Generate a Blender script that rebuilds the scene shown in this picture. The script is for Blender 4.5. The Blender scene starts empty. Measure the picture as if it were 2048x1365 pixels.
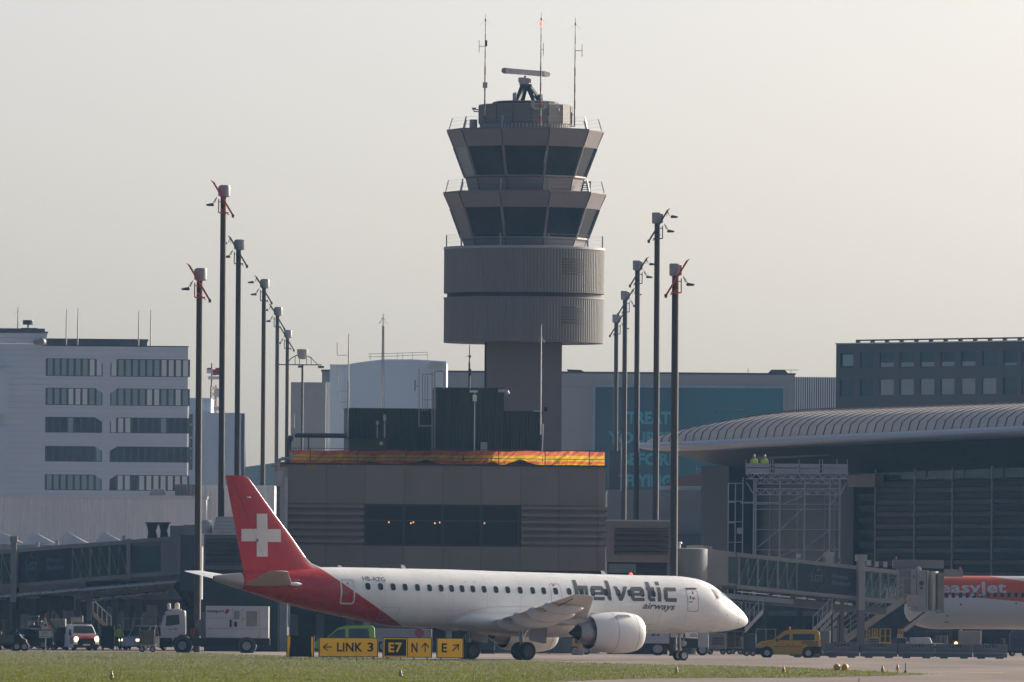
import bpy, bmesh, math, random
from mathutils import Vector, Matrix
random.seed(7)
R = math.radians
SC = bpy.context.scene
COL = SC.collection

# ------------------------------------------------------------------ camera, sky, sun, exposure
FPX = 22756.0          # focal length in photograph pixels (2048 wide): a 400 mm lens
HCAM = 2.5
PITCH, ROLL = math.atan(552.5/FPX), R(0.45)
cam_d = bpy.data.cameras.new('camera'); cam = bpy.data.objects.new('camera', cam_d); COL.objects.link(cam)
cam_d.sensor_width = 36; cam_d.lens = FPX*36/2048
cam_d.clip_start = 1; cam_d.clip_end = 30000
CM = Matrix.Rotation(math.pi/2+PITCH, 4, 'X') @ Matrix.Rotation(ROLL, 4, 'Z')
cam.matrix_world = Matrix.Translation((0, 0, HCAM)) @ CM
SC.camera = cam
CR = CM.to_3x3()

SUN_AZ, SUN_EL = 51.0, 21.0     # azimuth clockwise from the viewing direction
w = bpy.data.worlds.new("World"); SC.world = w; w.use_nodes = True
nt = w.node_tree; bg = nt.nodes['Background']
sky = nt.nodes.new('ShaderNodeTexSky'); sky.sky_type = 'NISHITA'; sky.sun_disc = False
sky.sun_elevation = R(SUN_EL); sky.sun_rotation = R(SUN_AZ)
sky.air_density = 0.3; sky.dust_density = 10.0; sky.ozone_density = 0.3; sky.altitude = 1300
wb = nt.nodes.new('ShaderNodeMix'); wb.data_type = 'RGBA'; wb.blend_type = 'MULTIPLY'; wb.inputs[0].default_value = 1; wb.inputs[7].default_value = (.97, .985, .92, 1)
nt.links.new(sky.outputs[0], wb.inputs[6]); nt.links.new(wb.outputs[2], bg.inputs[0]); bg.inputs[1].default_value = 0.15
sun_d = bpy.data.lights.new('sun', 'SUN'); sun_d.energy = 4.2; sun_d.angle = R(0.6); sun_d.color = (1, .91, .80)
sun = bpy.data.objects.new('sun', sun_d); COL.objects.link(sun)
sdir = Vector((math.sin(R(SUN_AZ))*math.cos(R(SUN_EL)), math.cos(R(SUN_AZ))*math.cos(R(SUN_EL)), math.sin(R(SUN_EL))))
sun.rotation_euler = sdir.to_track_quat('Z', 'Y').to_euler(); sun.location = (0, 300, 200)
SC.view_settings.view_transform = 'Standard'; SC.view_settings.look = 'None'
SC.view_settings.exposure = 0.38; SC.view_settings.gamma = 1
SC.cycles.use_denoising = True
SC.cycles.max_bounces = 6; SC.cycles.volume_bounces = 1; SC.cycles.transparent_max_bounces = 12

# ------------------------------------------------------------------ materials
def new_mat(name):
    m = bpy.data.materials.new(name); m.use_nodes = True
    return m, m.node_tree, m.node_tree.nodes['Principled BSDF']
_mats = {}
def mat(name, rgb, rough=.6, metal=0, var=.14, scale=1.2, spec=.5, streak=0.0, bump=0):
    if name in _mats: return _mats[name]
    m, t, b = new_mat(name)
    b.inputs['Roughness'].default_value = rough; b.inputs['Metallic'].default_value = metal
    b.inputs['Specular IOR Level'].default_value = spec
    tc = t.nodes.new('ShaderNodeTexCoord')
    mp = t.nodes.new('ShaderNodeMapping'); t.links.new(tc.outputs['Object'], mp.inputs[0])
    if streak: mp.inputs['Scale'].default_value = (1, 1, 1-streak)
    n = t.nodes.new('ShaderNodeTexNoise'); n.inputs['Scale'].default_value = scale; n.inputs['Detail'].default_value = 8
    n.inputs['Roughness'].default_value = .65
    t.links.new(mp.outputs[0], n.inputs['Vector'])
    r = t.nodes.new('ShaderNodeValToRGB')
    r.color_ramp.elements[0].position = .3; r.color_ramp.elements[1].position = .7
    r.color_ramp.elements[0].color = (*[max(0, c*(1-var)) for c in rgb], 1)
    r.color_ramp.elements[1].color = (*[min(1, c*(1+var)) for c in rgb], 1)
    t.links.new(n.outputs['Fac'], r.inputs[0]); t.links.new(r.outputs[0], b.inputs['Base Color'])
    mr = t.nodes.new('ShaderNodeMapRange'); mr.inputs[3].default_value = max(0.02, rough-.1); mr.inputs[4].default_value = min(1, rough+.1)
    t.links.new(n.outputs['Fac'], mr.inputs[0]); t.links.new(mr.outputs[0], b.inputs['Roughness'])
    if bump:
        bp = t.nodes.new('ShaderNodeBump'); bp.inputs['Strength'].default_value = bump; bp.inputs['Distance'].default_value = .05
        t.links.new(n.outputs['Fac'], bp.inputs['Height']); t.links.new(bp.outputs[0], b.inputs['Normal'])
    _mats[name] = m
    return m
def glow(name, rgb, e):
    if name in _mats: return _mats[name]
    m, t, b = new_mat(name)
    b.inputs['Base Color'].default_value = (*rgb, 1); b.inputs['Emission Color'].default_value = (*rgb, 1)
    b.inputs['Emission Strength'].default_value = e
    _mats[name] = m; return m
def clear_glass(name, rgb, alpha, rough=.05):
    if name in _mats: return _mats[name]
    m, t, b = new_mat(name)
    b.inputs['Base Color'].default_value = (*rgb, 1); b.inputs['Roughness'].default_value = rough
    b.inputs['Alpha'].default_value = alpha
    _mats[name] = m; return m

# ------------------------------------------------------------------ pixels of the photograph -> places
def ray(px, py):
    return CR @ Vector(((px-1024)/FPX, (682.5-py)/FPX, -1))
class Frame:
    """a local frame standing on the ground: u to the right, v away, z up; turned by yaw"""
    def __init__(s, px, D, yaw=0, py=1235):
        d = ray(px, py); k = D/d.y
        s.O = Vector((d.x*k, D, 0)); s.yaw = R(yaw)
        s.U = Vector((math.cos(s.yaw), math.sin(s.yaw), 0)); s.V = Vector((-math.sin(s.yaw), math.cos(s.yaw), 0))
    def uz(s, px, py, v=0):
        d = ray(px, py); C = Vector((0, 0, HCAM))
        k = ((s.O-C).dot(s.V)+v)/d.dot(s.V)
        p = C+d*k
        return (p-s.O).dot(s.U), p.z
    def u(s, px, py=1235, v=0): return s.uz(px, py, v)[0]
    def z(s, py, px=1024, v=0): return s.uz(px, py, v)[1]
    def p(s, px, py, v=0):
        a, b = s.uz(px, py, v); return (a, v, b)
def ground(px, py, z=0):
    d = ray(px, py); k = (z-HCAM)/d.z
    return Vector((d.x*k, d.y*k, z))

# ------------------------------------------------------------------ mesh builder
class MB:
    def __init__(s): s.v = []; s.f = []; s.m = []; s.mi = 0; s.ch = []
    def add(s, vs, fs):
        o = len(s.v); s.ch.append((vs, fs)); s.v += [tuple(p) for p in vs]
        for f in fs: s.f.append(tuple(i+o for i in f)); s.m.append(s.mi)
        return s
    def box(s, x0, x1, y0, y1, z0, z1):
        if x0 > x1: x0, x1 = x1, x0
        if y0 > y1: y0, y1 = y1, y0
        if z0 > z1: z0, z1 = z1, z0
        return s.add([(x, y, z) for z in (z0, z1) for y in (y0, y1) for x in (x0, x1)],
                     [(0, 2, 3, 1), (4, 5, 7, 6), (0, 1, 5, 4), (2, 6, 7, 3), (0, 4, 6, 2), (1, 3, 7, 5)])
    def pbox(s, F, x0, y0, x1, y1, v0, v1):
        ym, xm = (y0+y1)/2, (x0+x1)/2
        return s.box(F.uz(x0, ym, v0)[0], F.uz(x1, ym, v0)[0], v0, v1, F.uz(xm, y1, v0)[1], F.uz(xm, y0, v0)[1])
    def prism(s, poly, v0, v1):
        """poly of (u, z) extruded along v"""
        n = len(poly)
        vs = [(a, v0, b) for a, b in poly]+[(a, v1, b) for a, b in poly]
        ar = sum(poly[i][0]*poly[(i+1) % n][1]-poly[(i+1) % n][0]*poly[i][1] for i in range(n))
        fs = [tuple(range(n)), tuple(range(2*n-1, n-1, -1))]+[(i, i+n, (i+1) % n+n, (i+1) % n) for i in range(n)]
        if ar < 0: fs = [f[::-1] for f in fs]
        return s.add(vs, fs)
    def pprism(s, F, pts, v0, v1): return s.prism([F.uz(x, y, v0) for x, y in pts], v0, v1)
    def prism_u(s, poly, u0, u1):
        """poly of (v, z) extruded along u"""
        n = len(poly)
        vs = [(u0, a, b) for a, b in poly]+[(u1, a, b) for a, b in poly]
        ar = sum(poly[i][0]*poly[(i+1) % n][1]-poly[(i+1) % n][0]*poly[i][1] for i in range(n))
        fs = [tuple(range(n-1, -1, -1)), tuple(range(n, 2*n))]+[(i, (i+1) % n, (i+1) % n+n, i+n) for i in range(n)]
        if ar < 0: fs = [f[::-1] for f in fs]
        return s.add(vs, fs)
    def tube(s, a, b, r, r2=None, n=8, cap=True):
        a, b = Vector(a), Vector(b); r2 = r if r2 is None else r2
        d = (b-a)
        if d.length < 1e-6: return s
        q = d.to_track_quat('Z', 'Y')
        vs = [a+q @ Vector((r*math.cos(2*math.pi*i/n), r*math.sin(2*math.pi*i/n), 0)) for i in range(n)]
        vs += [b+q @ Vector((r2*math.cos(2*math.pi*i/n), r2*math.sin(2*math.pi*i/n), 0)) for i in range(n)]
        fs = [(i, (i+1) % n, (i+1) % n+n, i+n) for i in range(n)]
        if cap: fs += [tuple(range(n-1, -1, -1)), tuple(range(n, 2*n))]
        return s.add(vs, fs)
    def bar(s, a, b, w, h=None):
        """square bar between two points"""
        h = w if h is None else h
        a, b = Vector(a), Vector(b); q = (b-a).to_track_quat('Z', 'Y')
        vs = [p+q @ Vector((x*w/2, y*h/2, 0)) for p in (a, b) for x, y in ((-1, -1), (1, -1), (1, 1), (-1, 1))]
        return s.add(vs, [(3, 2, 1, 0), (4, 5, 6, 7), (0, 1, 5, 4), (1, 2, 6, 5), (2, 3, 7, 6), (3, 0, 4, 7)])
    def path(s, pts, r, n=8):
        for a, b in zip(pts, pts[1:]): s.tube(a, b, r, n=n)
        return s
    def lathe(s, prof, c=(0, 0, 0), n=24, phase=0, axis='z', cap=True):
        """prof of (r, t) turned about an axis through c"""
        o = Vector(c); vs = []
        for r, t in prof:
            for i in range(n):
                a = phase+2*math.pi*i/n; x, y = r*math.cos(a), r*math.sin(a)
                vs.append(o+Vector({'z': (x, y, t), 'x': (t, x, y), 'y': (y, t, x)}[axis]))
        fs = []
        k = len(prof)
        for j in range(k-1):
            for i in range(n):
                i2 = (i+1) % n
                fs.append((j*n+i, j*n+i2, (j+1)*n+i2, (j+1)*n+i))
        if cap:
            fs.append(tuple(range(n-1, -1, -1))); fs.append(tuple((k-1)*n+i for i in range(n)))
        return s.add(vs, fs)
    def loft(s, rings, cap=True, closed=True):
        n = len(rings[0]); vs = [p for r in rings for p in r]; fs = []
        for j in range(len(rings)-1):
            for i in range(n if closed else n-1):
                i2 = (i+1) % n
                fs.append((j*n+i, j*n+i2, (j+1)*n+i2, (j+1)*n+i))
        if cap: fs += [tuple(range(n-1, -1, -1)), tuple((len(rings)-1)*n+i for i in range(n))]
        return s.add(vs, fs)
    def each(s, name, m, parent=None, **k):
        """every piece added becomes an object of its own"""
        for vs, fs in s.ch: o = MB().add([tuple(p) for p in vs], fs).build(name, m, parent, **k)
        return o
    def build(s, name, m, parent=None, smooth=False, bevel=0, label=None):
        me = bpy.data.meshes.new(name); me.from_pydata(s.v, [], s.f); me.update()
        ms = m if isinstance(m, (list, tuple)) else [m]
        for x in ms: me.materials.append(x)
        if len(ms) > 1: me.polygons.foreach_set('material_index', s.m)
        o = bpy.data.objects.new(name, me); COL.objects.link(o)
        if parent: o.parent = parent
        bm = bmesh.new(); bm.from_mesh(me); bmesh.ops.recalc_face_normals(bm, faces=bm.faces); bm.to_mesh(me); bm.free()
        if smooth:
            for p in me.polygons: p.use_smooth = True
            if smooth != 'all':
                me.set_sharp_from_angle(angle=R(smooth if isinstance(smooth, (int, float)) and smooth > 1 else 35))
        if bevel:
            b = o.modifiers.new('bevel', 'BEVEL'); b.width = bevel; b.segments = 2; b.limit_method = 'ANGLE'; b.angle_limit = R(35)
        if label: o['label'] = label
        return o
def tag(o, label, cat, group=None, kind=None):
    if label: o['label'] = label
    if cat: o['category'] = cat
    if group: o['group'] = group
    if kind: o['kind'] = kind
    return o
def thing(F, name, label, cat, group=None, du=0, dv=0):
    o = bpy.data.objects.new(name, None); COL.objects.link(o); o.empty_display_size = .3
    o.location = F.O+F.U*du+F.V*dv; o.rotation_euler = (0, 0, F.yaw)
    return tag(o, label, cat, group)
def clone(root, F=None, label=None, loc=None, rz=None, scale=None):
    def cp(o, par):
        c = o.copy(); COL.objects.link(c); c.parent = par
        for ch in [x for x in _kids.get(o.name, [])]: cp(ch, c)
        return c
    _kids = {}
    for o in bpy.data.objects:
        if o.parent: _kids.setdefault(o.parent.name, []).append(o)
    r = cp(root, None)
    if F: r.location = F.O; r.rotation_euler = (0, 0, F.yaw)
    if loc is not None: r.location = loc
    if rz is not None: r.rotation_euler = (0, 0, rz)
    if scale: r.scale = (scale,)*3
    if label: r['label'] = label
    return r

def text2d(body, shear=0, offset=0, spacing=1.0, align=None):
    """flat text as (verts, faces), scaled so that it spans x 0..1 and y by cap height"""
    c = bpy.data.curves.new('t', 'FONT'); c.body = body; c.shear = shear; c.offset = offset; c.space_character = spacing
    c.fill_mode = 'FRONT'; c.resolution_u = 3
    if align: c.align_x = align
    o = bpy.data.objects.new('t', c); COL.objects.link(o)
    bpy.context.view_layer.update()
    dg = bpy.context.evaluated_depsgraph_get()
    me = bpy.data.meshes.new_from_object(o.evaluated_get(dg))
    vs = [(v.co.x, v.co.y) for v in me.vertices]; fs = [tuple(p.vertices) for p in me.polygons]
    bpy.data.objects.remove(o); bpy.data.curves.remove(c); bpy.data.meshes.remove(me)
    return vs, fs
def decal(name, vs, fs, fn, m, parent, cuts=0, flat_span=None):
    """map flat faces through fn(x, y) onto a surface, cut finely enough to bend with it"""
    bm = bmesh.new()
    vv = [bm.verts.new((x, y, 0)) for x, y in vs]
    for f in fs:
        try: bm.faces.new([vv[i] for i in f])
        except ValueError: pass
    bmesh.ops.remove_doubles(bm, verts=bm.verts, dist=1e-5)
    if cuts:
        ys = [p.co.y for p in bm.verts]; xs = [p.co.x for p in bm.verts]
        for k in range(1, cuts):
            y = min(ys)+(max(ys)-min(ys))*k/cuts
            bmesh.ops.bisect_plane(bm, geom=bm.verts[:]+bm.edges[:]+bm.faces[:], plane_co=(0, y, 0), plane_no=(0, 1, 0))
    for p in bm.verts: p.co = fn(p.co.x, p.co.y)
    me = bpy.data.meshes.new(name); bm.to_mesh(me); bm.free(); me.materials.append(m)
    o = bpy.data.objects.new(name, me); COL.objects.link(o); o.parent = parent
    return o
def text_on(name, body, F, x0, y0, x1, y1, v, m, parent, shear=0, offset=0, spacing=1.0, surf=None, caps='H', cuts=0):
    """text whose ink fills the pixel box x0..x1; y0 = top of the ink, y1 = bottom"""
    vs, fs = text2d(body, shear, offset, spacing)
    ax, bx = min(a for a, _ in vs), max(a for a, _ in vs); ay, by = min(b for _, b in vs), max(b for _, b in vs)
    vv = v if surf is None else -1.5
    uL, zT = F.uz(x0, y0, vv); uR, zB = F.uz(x1, y1, vv)
    def fn(x, y):
        u = uL+(uR-uL)*(x-ax)/(bx-ax); z = zB+(zT-zB)*(y-ay)/(by-ay)
        return (u, v, z) if surf is None else surf(u, z)
    return decal(name, vs, fs, fn, m, parent, cuts)
def crv(xs, ys, x):
    """monotone-ish cubic interpolation"""
    if x <= xs[0]: return ys[0]
    if x >= xs[-1]: return ys[-1]
    i = max(k for k in range(len(xs)-1) if xs[k] <= x)
    h = xs[i+1]-xs[i]; t = (x-xs[i])/h
    def sl(k):
        if k == 0 or k == len(xs)-1: return (ys[min(k+1, len(xs)-1)]-ys[max(k-1, 0)])/(xs[min(k+1, len(xs)-1)]-xs[max(k-1, 0)])
        a = (ys[k]-ys[k-1])/(xs[k]-xs[k-1]); b = (ys[k+1]-ys[k])/(xs[k+1]-xs[k])
        return 0 if a*b <= 0 else 2*a*b/(a+b)
    m0, m1 = sl(i)*h, sl(i+1)*h
    return (2*t**3-3*t*t+1)*ys[i]+(t**3-2*t*t+t)*m0+(-2*t**3+3*t*t)*ys[i+1]+(t**3-t*t)*m1

# shared materials
WHITE = mat('white_paint', (.72, .72, .71), .35, var=.05, scale=.8)
STEEL = mat('galvanised_steel', (.33, .34, .35), .45, .3, var=.15, scale=3)
DARK = mat('dark_metal', (.035, .037, .04), .5, var=.25, scale=2)
MID = mat('grey_painted_metal', (.17, .17, .175), .5, var=.12, scale=1.5)
LIGHTG = mat('light_grey_paint', (.42, .42, .42), .5, var=.1, scale=1.5)
RUBBER = mat('tyre_rubber', (.02, .02, .021), .8, var=.2, scale=6)
GLASS = mat('dark_glass', (.012, .018, .022), .08, var=.4, scale=.6, spec=.6)
RED = mat('red_paint', (.42, .02, .02), .4, var=.08, scale=1)
YEL = mat('yellow_paint', (.62, .33, .02), .45, var=.08, scale=2)
ORANGE = mat('orange_paint', (.6, .16, .02), .5, var=.1, scale=2)
BLACK = mat('black_paint', (.012, .012, .014), .5, var=.2, scale=2)
CONC = mat('concrete', (.28, .27, .26), .85, var=.16, scale=1.3, bump=.2)
# ------------------------------------------------------------------ ground
def ground_mat(name, c1, c2, s1, s2):
    m, t, b = new_mat(name); b.inputs['Roughness'].default_value = .9; b.inputs['Specular IOR Level'].default_value = .25
    tc = t.nodes.new('ShaderNodeTexCoord')
    a = t.nodes.new('ShaderNodeTexNoise'); a.inputs['Scale'].default_value = s1; a.inputs['Detail'].default_value = 9; a.inputs['Roughness'].default_value = .7
    mp = t.nodes.new('ShaderNodeMapping'); mp.inputs['Scale'].default_value = (1, .18, 1)
    t.links.new(tc.outputs['Object'], mp.inputs[0]); t.links.new(mp.outputs[0], a.inputs['Vector'])
    r = t.nodes.new('ShaderNodeValToRGB'); r.color_ramp.elements[0].position = .32; r.color_ramp.elements[1].position = .68
    r.color_ramp.elements[0].color = (*c1, 1); r.color_ramp.elements[1].color = (*c2, 1)
    t.links.new(a.outputs['Fac'], r.inputs[0])
    f = t.nodes.new('ShaderNodeTexNoise'); f.inputs['Scale'].default_value = s2; f.inputs['Detail'].default_value = 3
    t.links.new(tc.outputs['Object'], f.inputs['Vector'])
    mx = t.nodes.new('ShaderNodeMix'); mx.data_type = 'RGBA'; mx.blend_type = 'MULTIPLY'; mx.inputs[0].default_value = .5
    mr = t.nodes.new('ShaderNodeMapRange'); mr.inputs[1].default_value = .3; mr.inputs[2].default_value = .7; mr.inputs[3].default_value = .55; mr.inputs[4].default_value = 1.25
    t.links.new(f.outputs['Fac'], mr.inputs[0])
    t.links.new(r.outputs[0], mx.inputs[6]); t.links.new(mr.outputs[0], mx.inputs[7]); t.links.new(mx.outputs[2], b.inputs['Base Color'])
    return m
APRON = ground_mat('apron_concrete', (.18, .138, .12), (.33, .26, .23), .05, .8)
ASPH = ground_mat('taxiway_asphalt', (.135, .104, .09), (.275, .21, .18), .12, 3)
SOIL = ground_mat('grass_soil', (.085, .085, .045), (.13, .122, .07), .25, 3)
def sheet(name, poly, z, m, kind='structure', label=None):
    b = MB(); b.add([(p[0], p[1], z) for p in poly], [tuple(range(len(poly)))])
    o = b.build(name, m)
    tag(o, label, None, None, kind); return o
def gp(px, py): 
    g = ground(px, py); return (g.x, g.y)
g = sheet('ground', [(-1800, -250), (1800, -250), (1800, 3300), (-1800, 3300)], 0, APRON, label='grey concrete apron reaching out to the horizon')
sheet('taxiway', [gp(-900, 1372), gp(2900, 1390), gp(2900, 1326), gp(-900, 1303)], .004, ASPH, label='brownish asphalt taxiway in front of the parked aircraft')
top_edge = [(-400, 1299), (0, 1302.7), (300, 1306.5), (400, 1307), (560, 1312), (700, 1315.5), (930, 1322), (1050, 1323.5), (1300, 1330), (1400, 1331.5), (1520, 1334), (1640, 1339), (1760, 1344), (1841, 1349)]
bot_edge = [(1850, 1350.5), (1760, 1352.5), (1640, 1355), (1500, 1356.5), (1300, 1357.5), (1200, 1360), (1000, 1370), (400, 1378), (-400, 1372)]
gpoly = [gp(*q) for q in top_edge]+[gp(*q) for q in bot_edge]
soil = sheet('grass_verge', gpoly, .02, SOIL, label='strip of mown grass beside the taxiway')
def inside(x, y, poly):
    c = False; j = len(poly)-1
    for i in range(len(poly)):
        (xi, yi), (xj, yj) = poly[i], poly[j]
        if (yi > y) != (yj > y) and x < (xj-xi)*(y-yi)/(yj-yi)+xi: c = not c
        j = i
    return c
m, t, b_ = new_mat('grass_blades')
b_.inputs['Roughness'].default_value = .7; b_.inputs['Specular IOR Level'].default_value = .2
tc = t.nodes.new('ShaderNodeTexCoord')
n1 = t.nodes.new('ShaderNodeTexNoise'); n1.inputs['Scale'].default_value = .16; n1.inputs['Detail'].default_value = 8; n1.inputs['Roughness'].default_value = .75
t.links.new(tc.outputs['Object'], n1.inputs['Vector'])
rp = t.nodes.new('ShaderNodeValToRGB'); rp.color_ramp.elements[0].position = .33; rp.color_ramp.elements[1].position = .66
rp.color_ramp.elements[0].color = (.085, .115, .012, 1); rp.color_ramp.elements[1].color = (.20, .205, .03, 1)
t.links.new(n1.outputs['Fac'], rp.inputs[0]); t.links.new(rp.outputs[0], b_.inputs['Base Color'])
tr = t.nodes.new('ShaderNodeBsdfTranslucent'); t.links.new(rp.outputs[0], tr.inputs[0])
ms = t.nodes.new('ShaderNodeMixShader'); ms.inputs[0].default_value = .45
t.links.new(b_.outputs[0], ms.inputs[1]); t.links.new(tr.outputs[0], ms.inputs[2]); t.links.new(ms.outputs[0], t.nodes['Material Output'].inputs[0])
GRASS = m
gb = MB(); rng = random.Random(3)
n = 0
while n < 70000:
    py = 1303+rng.random()**.9*66; px = rng.uniform(-30, 2000)
    x, y = gp(px, py)
    jx_, jy_ = rng.gauss(0, .35), rng.gauss(0, 1.6)*(1 if rng.random() < .4 else .3)
    if not inside(x+jx_, y+jy_, gpoly): 
        continue
    n += 1
    h = rng.uniform(.03, .085)*(1.5 if rng.random() < .06 else 1); a = rng.uniform(0, math.pi); w_ = rng.uniform(.012, .035)
    dx, dy = math.cos(a)*w_, math.sin(a)*w_; lx, ly = rng.uniform(-.04, .04), rng.uniform(-.04, .04)
    gb.v += [(x-dx, y-dy, .018), (x+dx, y+dy, .018), (x+lx, y+ly, .018+h)]
    gb.f.append((3*n-3, 3*n-2, 3*n-1)); gb.m.append(0)
me = bpy.data.meshes.new('grass'); me.from_pydata(gb.v, [], gb.f); me.materials.append(GRASS)
o = bpy.data.objects.new('grass', me); COL.objects.link(o)
tag(o, 'short yellowish green grass blades of the verge', 'grass', None, 'stuff')
# painted lines on the taxiway and cracks
YLINE = mat('yellow_road_paint', (.35, .24, .05), .8, var=.35, scale=.9)
sheet('yellow_taxiway_line', [gp(1865, 1344.6), gp(2005, 1346.6), gp(2005, 1345.4), gp(1870, 1343.8)], .008, YLINE, label='thin yellow taxi line at the end of the grass')
b = MB()
for (xa, ya, xb, yb) in ((1330, 1326.6, 2100, 1330.5), (1000, 1320, 2100, 1325), (1150, 1316.5, 1900, 1320)):
    b.add([(*gp(xa, ya), .009), (*gp(xb, yb), .009), (*gp(xb, yb-.35), .009), (*gp(xa, ya-.35), .009)], [(0, 1, 2, 3)])
tag(b.build('pavement_joint', mat('joint_tar', (.05, .045, .04), .8, var=.4, scale=.5)), 'dark tar joints between the slabs', None, None, 'structure')
# far wooded hill, its colour lightened to stand in for haze
hb = MB(); rr = random.Random(5); top = []
Fh = Frame(600, 2500)
for i in range(41):
    px = -400+i*75; py = 958-26*math.exp(-((px-560)/180)**2)+9*math.sin(i*.8)+rr.uniform(-4, 4)
    top.append(Fh.uz(px, py+200 if px < 300 or px > 800 else py))
hb.prism([(top[0][0], 0)]+top+[(top[-1][0], 0)], 0, 300)
hill_ = hb.build('hill', mat('haze_paled_woods', (.20, .24, .22), .9, var=.3, scale=.02)); hill_.location = Fh.O
tag(hill_, 'faint wooded hill beyond the airport', None, None, 'structure')
# ------------------------------------------------------------------ control tower
T = Frame(1049.6, 930, 0, 400)
ST = FPX/930
TD = mat('tower_cladding', (.19, .178, .16), .6, var=.08, scale=.6, streak=.85)
TF = mat('tower_fascia', (.21, .185, .185), .5, var=.07, scale=.7)
TS = mat('tower_shaft_panel', (.215, .178, .165), .6, var=.07, scale=.5, streak=.8)
TG = mat('tower_dark_gap', (.03, .03, .032), .7)
CABG = mat('cab_tinted_glass', (.018, .026, .032), .15, var=.6, scale=.35, spec=.25)
RIM = mat('pale_rim', (.34, .35, .37), .5, var=.08)
tw = thing(T, 'control_tower', 'tall brown control tower with two stacked flared glass cabs above a ribbed drum', 'control tower')
def tz(y): return T.uz(1049.6, y)[1]
def tr_(hw): return hw/ST
CY = 0.0
# shaft: box with shallow grooves between tall panels
b = MB(); b.box(tr_(-74), tr_(72.5), -2.6, 2.6, 0, tz(686)+.3)
joint = [tr_(q) for q in (-78, -27.5, -1, 23, 73.5)]
zs = [0, 4.5, 9, 13.5, 18, tz(686)]
for i in range(4):
    for (za, zb) in zip(zs, zs[1:]):
        b.box(joint[i]+.02, joint[i+1]-.02, -2.72, -2.6, za+.015, zb-.015)
        b.box(joint[i]+.02, joint[i+1]-.02, 2.6, 2.72, za+.015, zb-.015)
for (za, zb) in zip(zs, zs[1:]):
    for (ya, yb) in ((-2.72, -.9), (-.86, .9), (.94, 2.72)):
        b.box(tr_(-78), tr_(-74), ya, yb, za+.015, zb-.015); b.box(tr_(72.5), tr_(76.5), ya, yb, za+.015, zb-.015)
b.build('shaft', TS, tw)
b = MB(); b.box(tr_(42), tr_(48), -2.80, -2.722, tz(824), tz(816)); b.build('vent', DARK, tw)
def ribbed(name, r, z0, z1, n, d, m, par, cap=True):
    b = MB(); N = n*4; prof = [d, d, 0, 0]
    ring = lambda z: [((r-prof[i % 4])*math.cos(2*math.pi*i/N), (r-prof[i % 4])*math.sin(2*math.pi*i/N), z) for i in range(N)]
    b.loft([ring(z0), ring(z1)], cap=cap); return b.build(name, m, par)
# lower and upper drum
ribbed('lower_drum', tr_(160.2), tz(687), tz(598), 150, .034, TD, tw)
ribbed('upper_drum', tr_(160.7), tz(588.5), tz(501), 150, .034, TD, tw)
b = MB(); b.lathe([(tr_(161.2), tz(599.8)), (tr_(161.2), tz(597.2)), (tr_(158), tz(597))], n=96); b.build('drum_rim', TD, tw)
b = MB(); b.lathe([(tr_(154), tz(598)), (tr_(154), tz(588))], n=80); b.build('drum_gap', TG, tw)
b = MB(); b.lathe([(tr_(161.6), tz(501.3)), (tr_(161.6), tz(496.6)), (tr_(159.5), tz(496))], n=96); b.build('roof_edge', RIM, tw)
# louvre fields on the drum
for (ya, yb) in ((518, 553), (614, 650)):
    b = MB()
    for k in range(6):
        zz = tz(yb)+(tz(ya)-tz(yb))*k/6; hh = (tz(ya)-tz(yb))/6*.62
        a0, a1 = R(-90+28), R(-90+47)
        rr_ = tr_(161.0); seg = 10
        ring = []
        for i in range(seg+1):
            a = a0+(a1-a0)*i/seg
            ring.append([(rr_*math.cos(a), rr_*math.sin(a), zz), (rr_*math.cos(a), rr_*math.sin(a), zz+hh),
                         ((rr_-.12)*math.cos(a), (rr_-.12)*math.sin(a), zz+hh), ((rr_-.12)*math.cos(a), (rr_-.12)*math.sin(a), zz)])
        b.loft(ring)
    b.build('louvre', mat('louvre_dark', (.095, .095, .092), .6), tw)
DEC = 10; PH = -math.pi/2+math.pi/DEC
def deca(z, r): return [(r*math.cos(PH+2*math.pi*i/DEC), r*math.sin(PH+2*math.pi*i/DEC), z) for i in range(DEC)]
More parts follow.
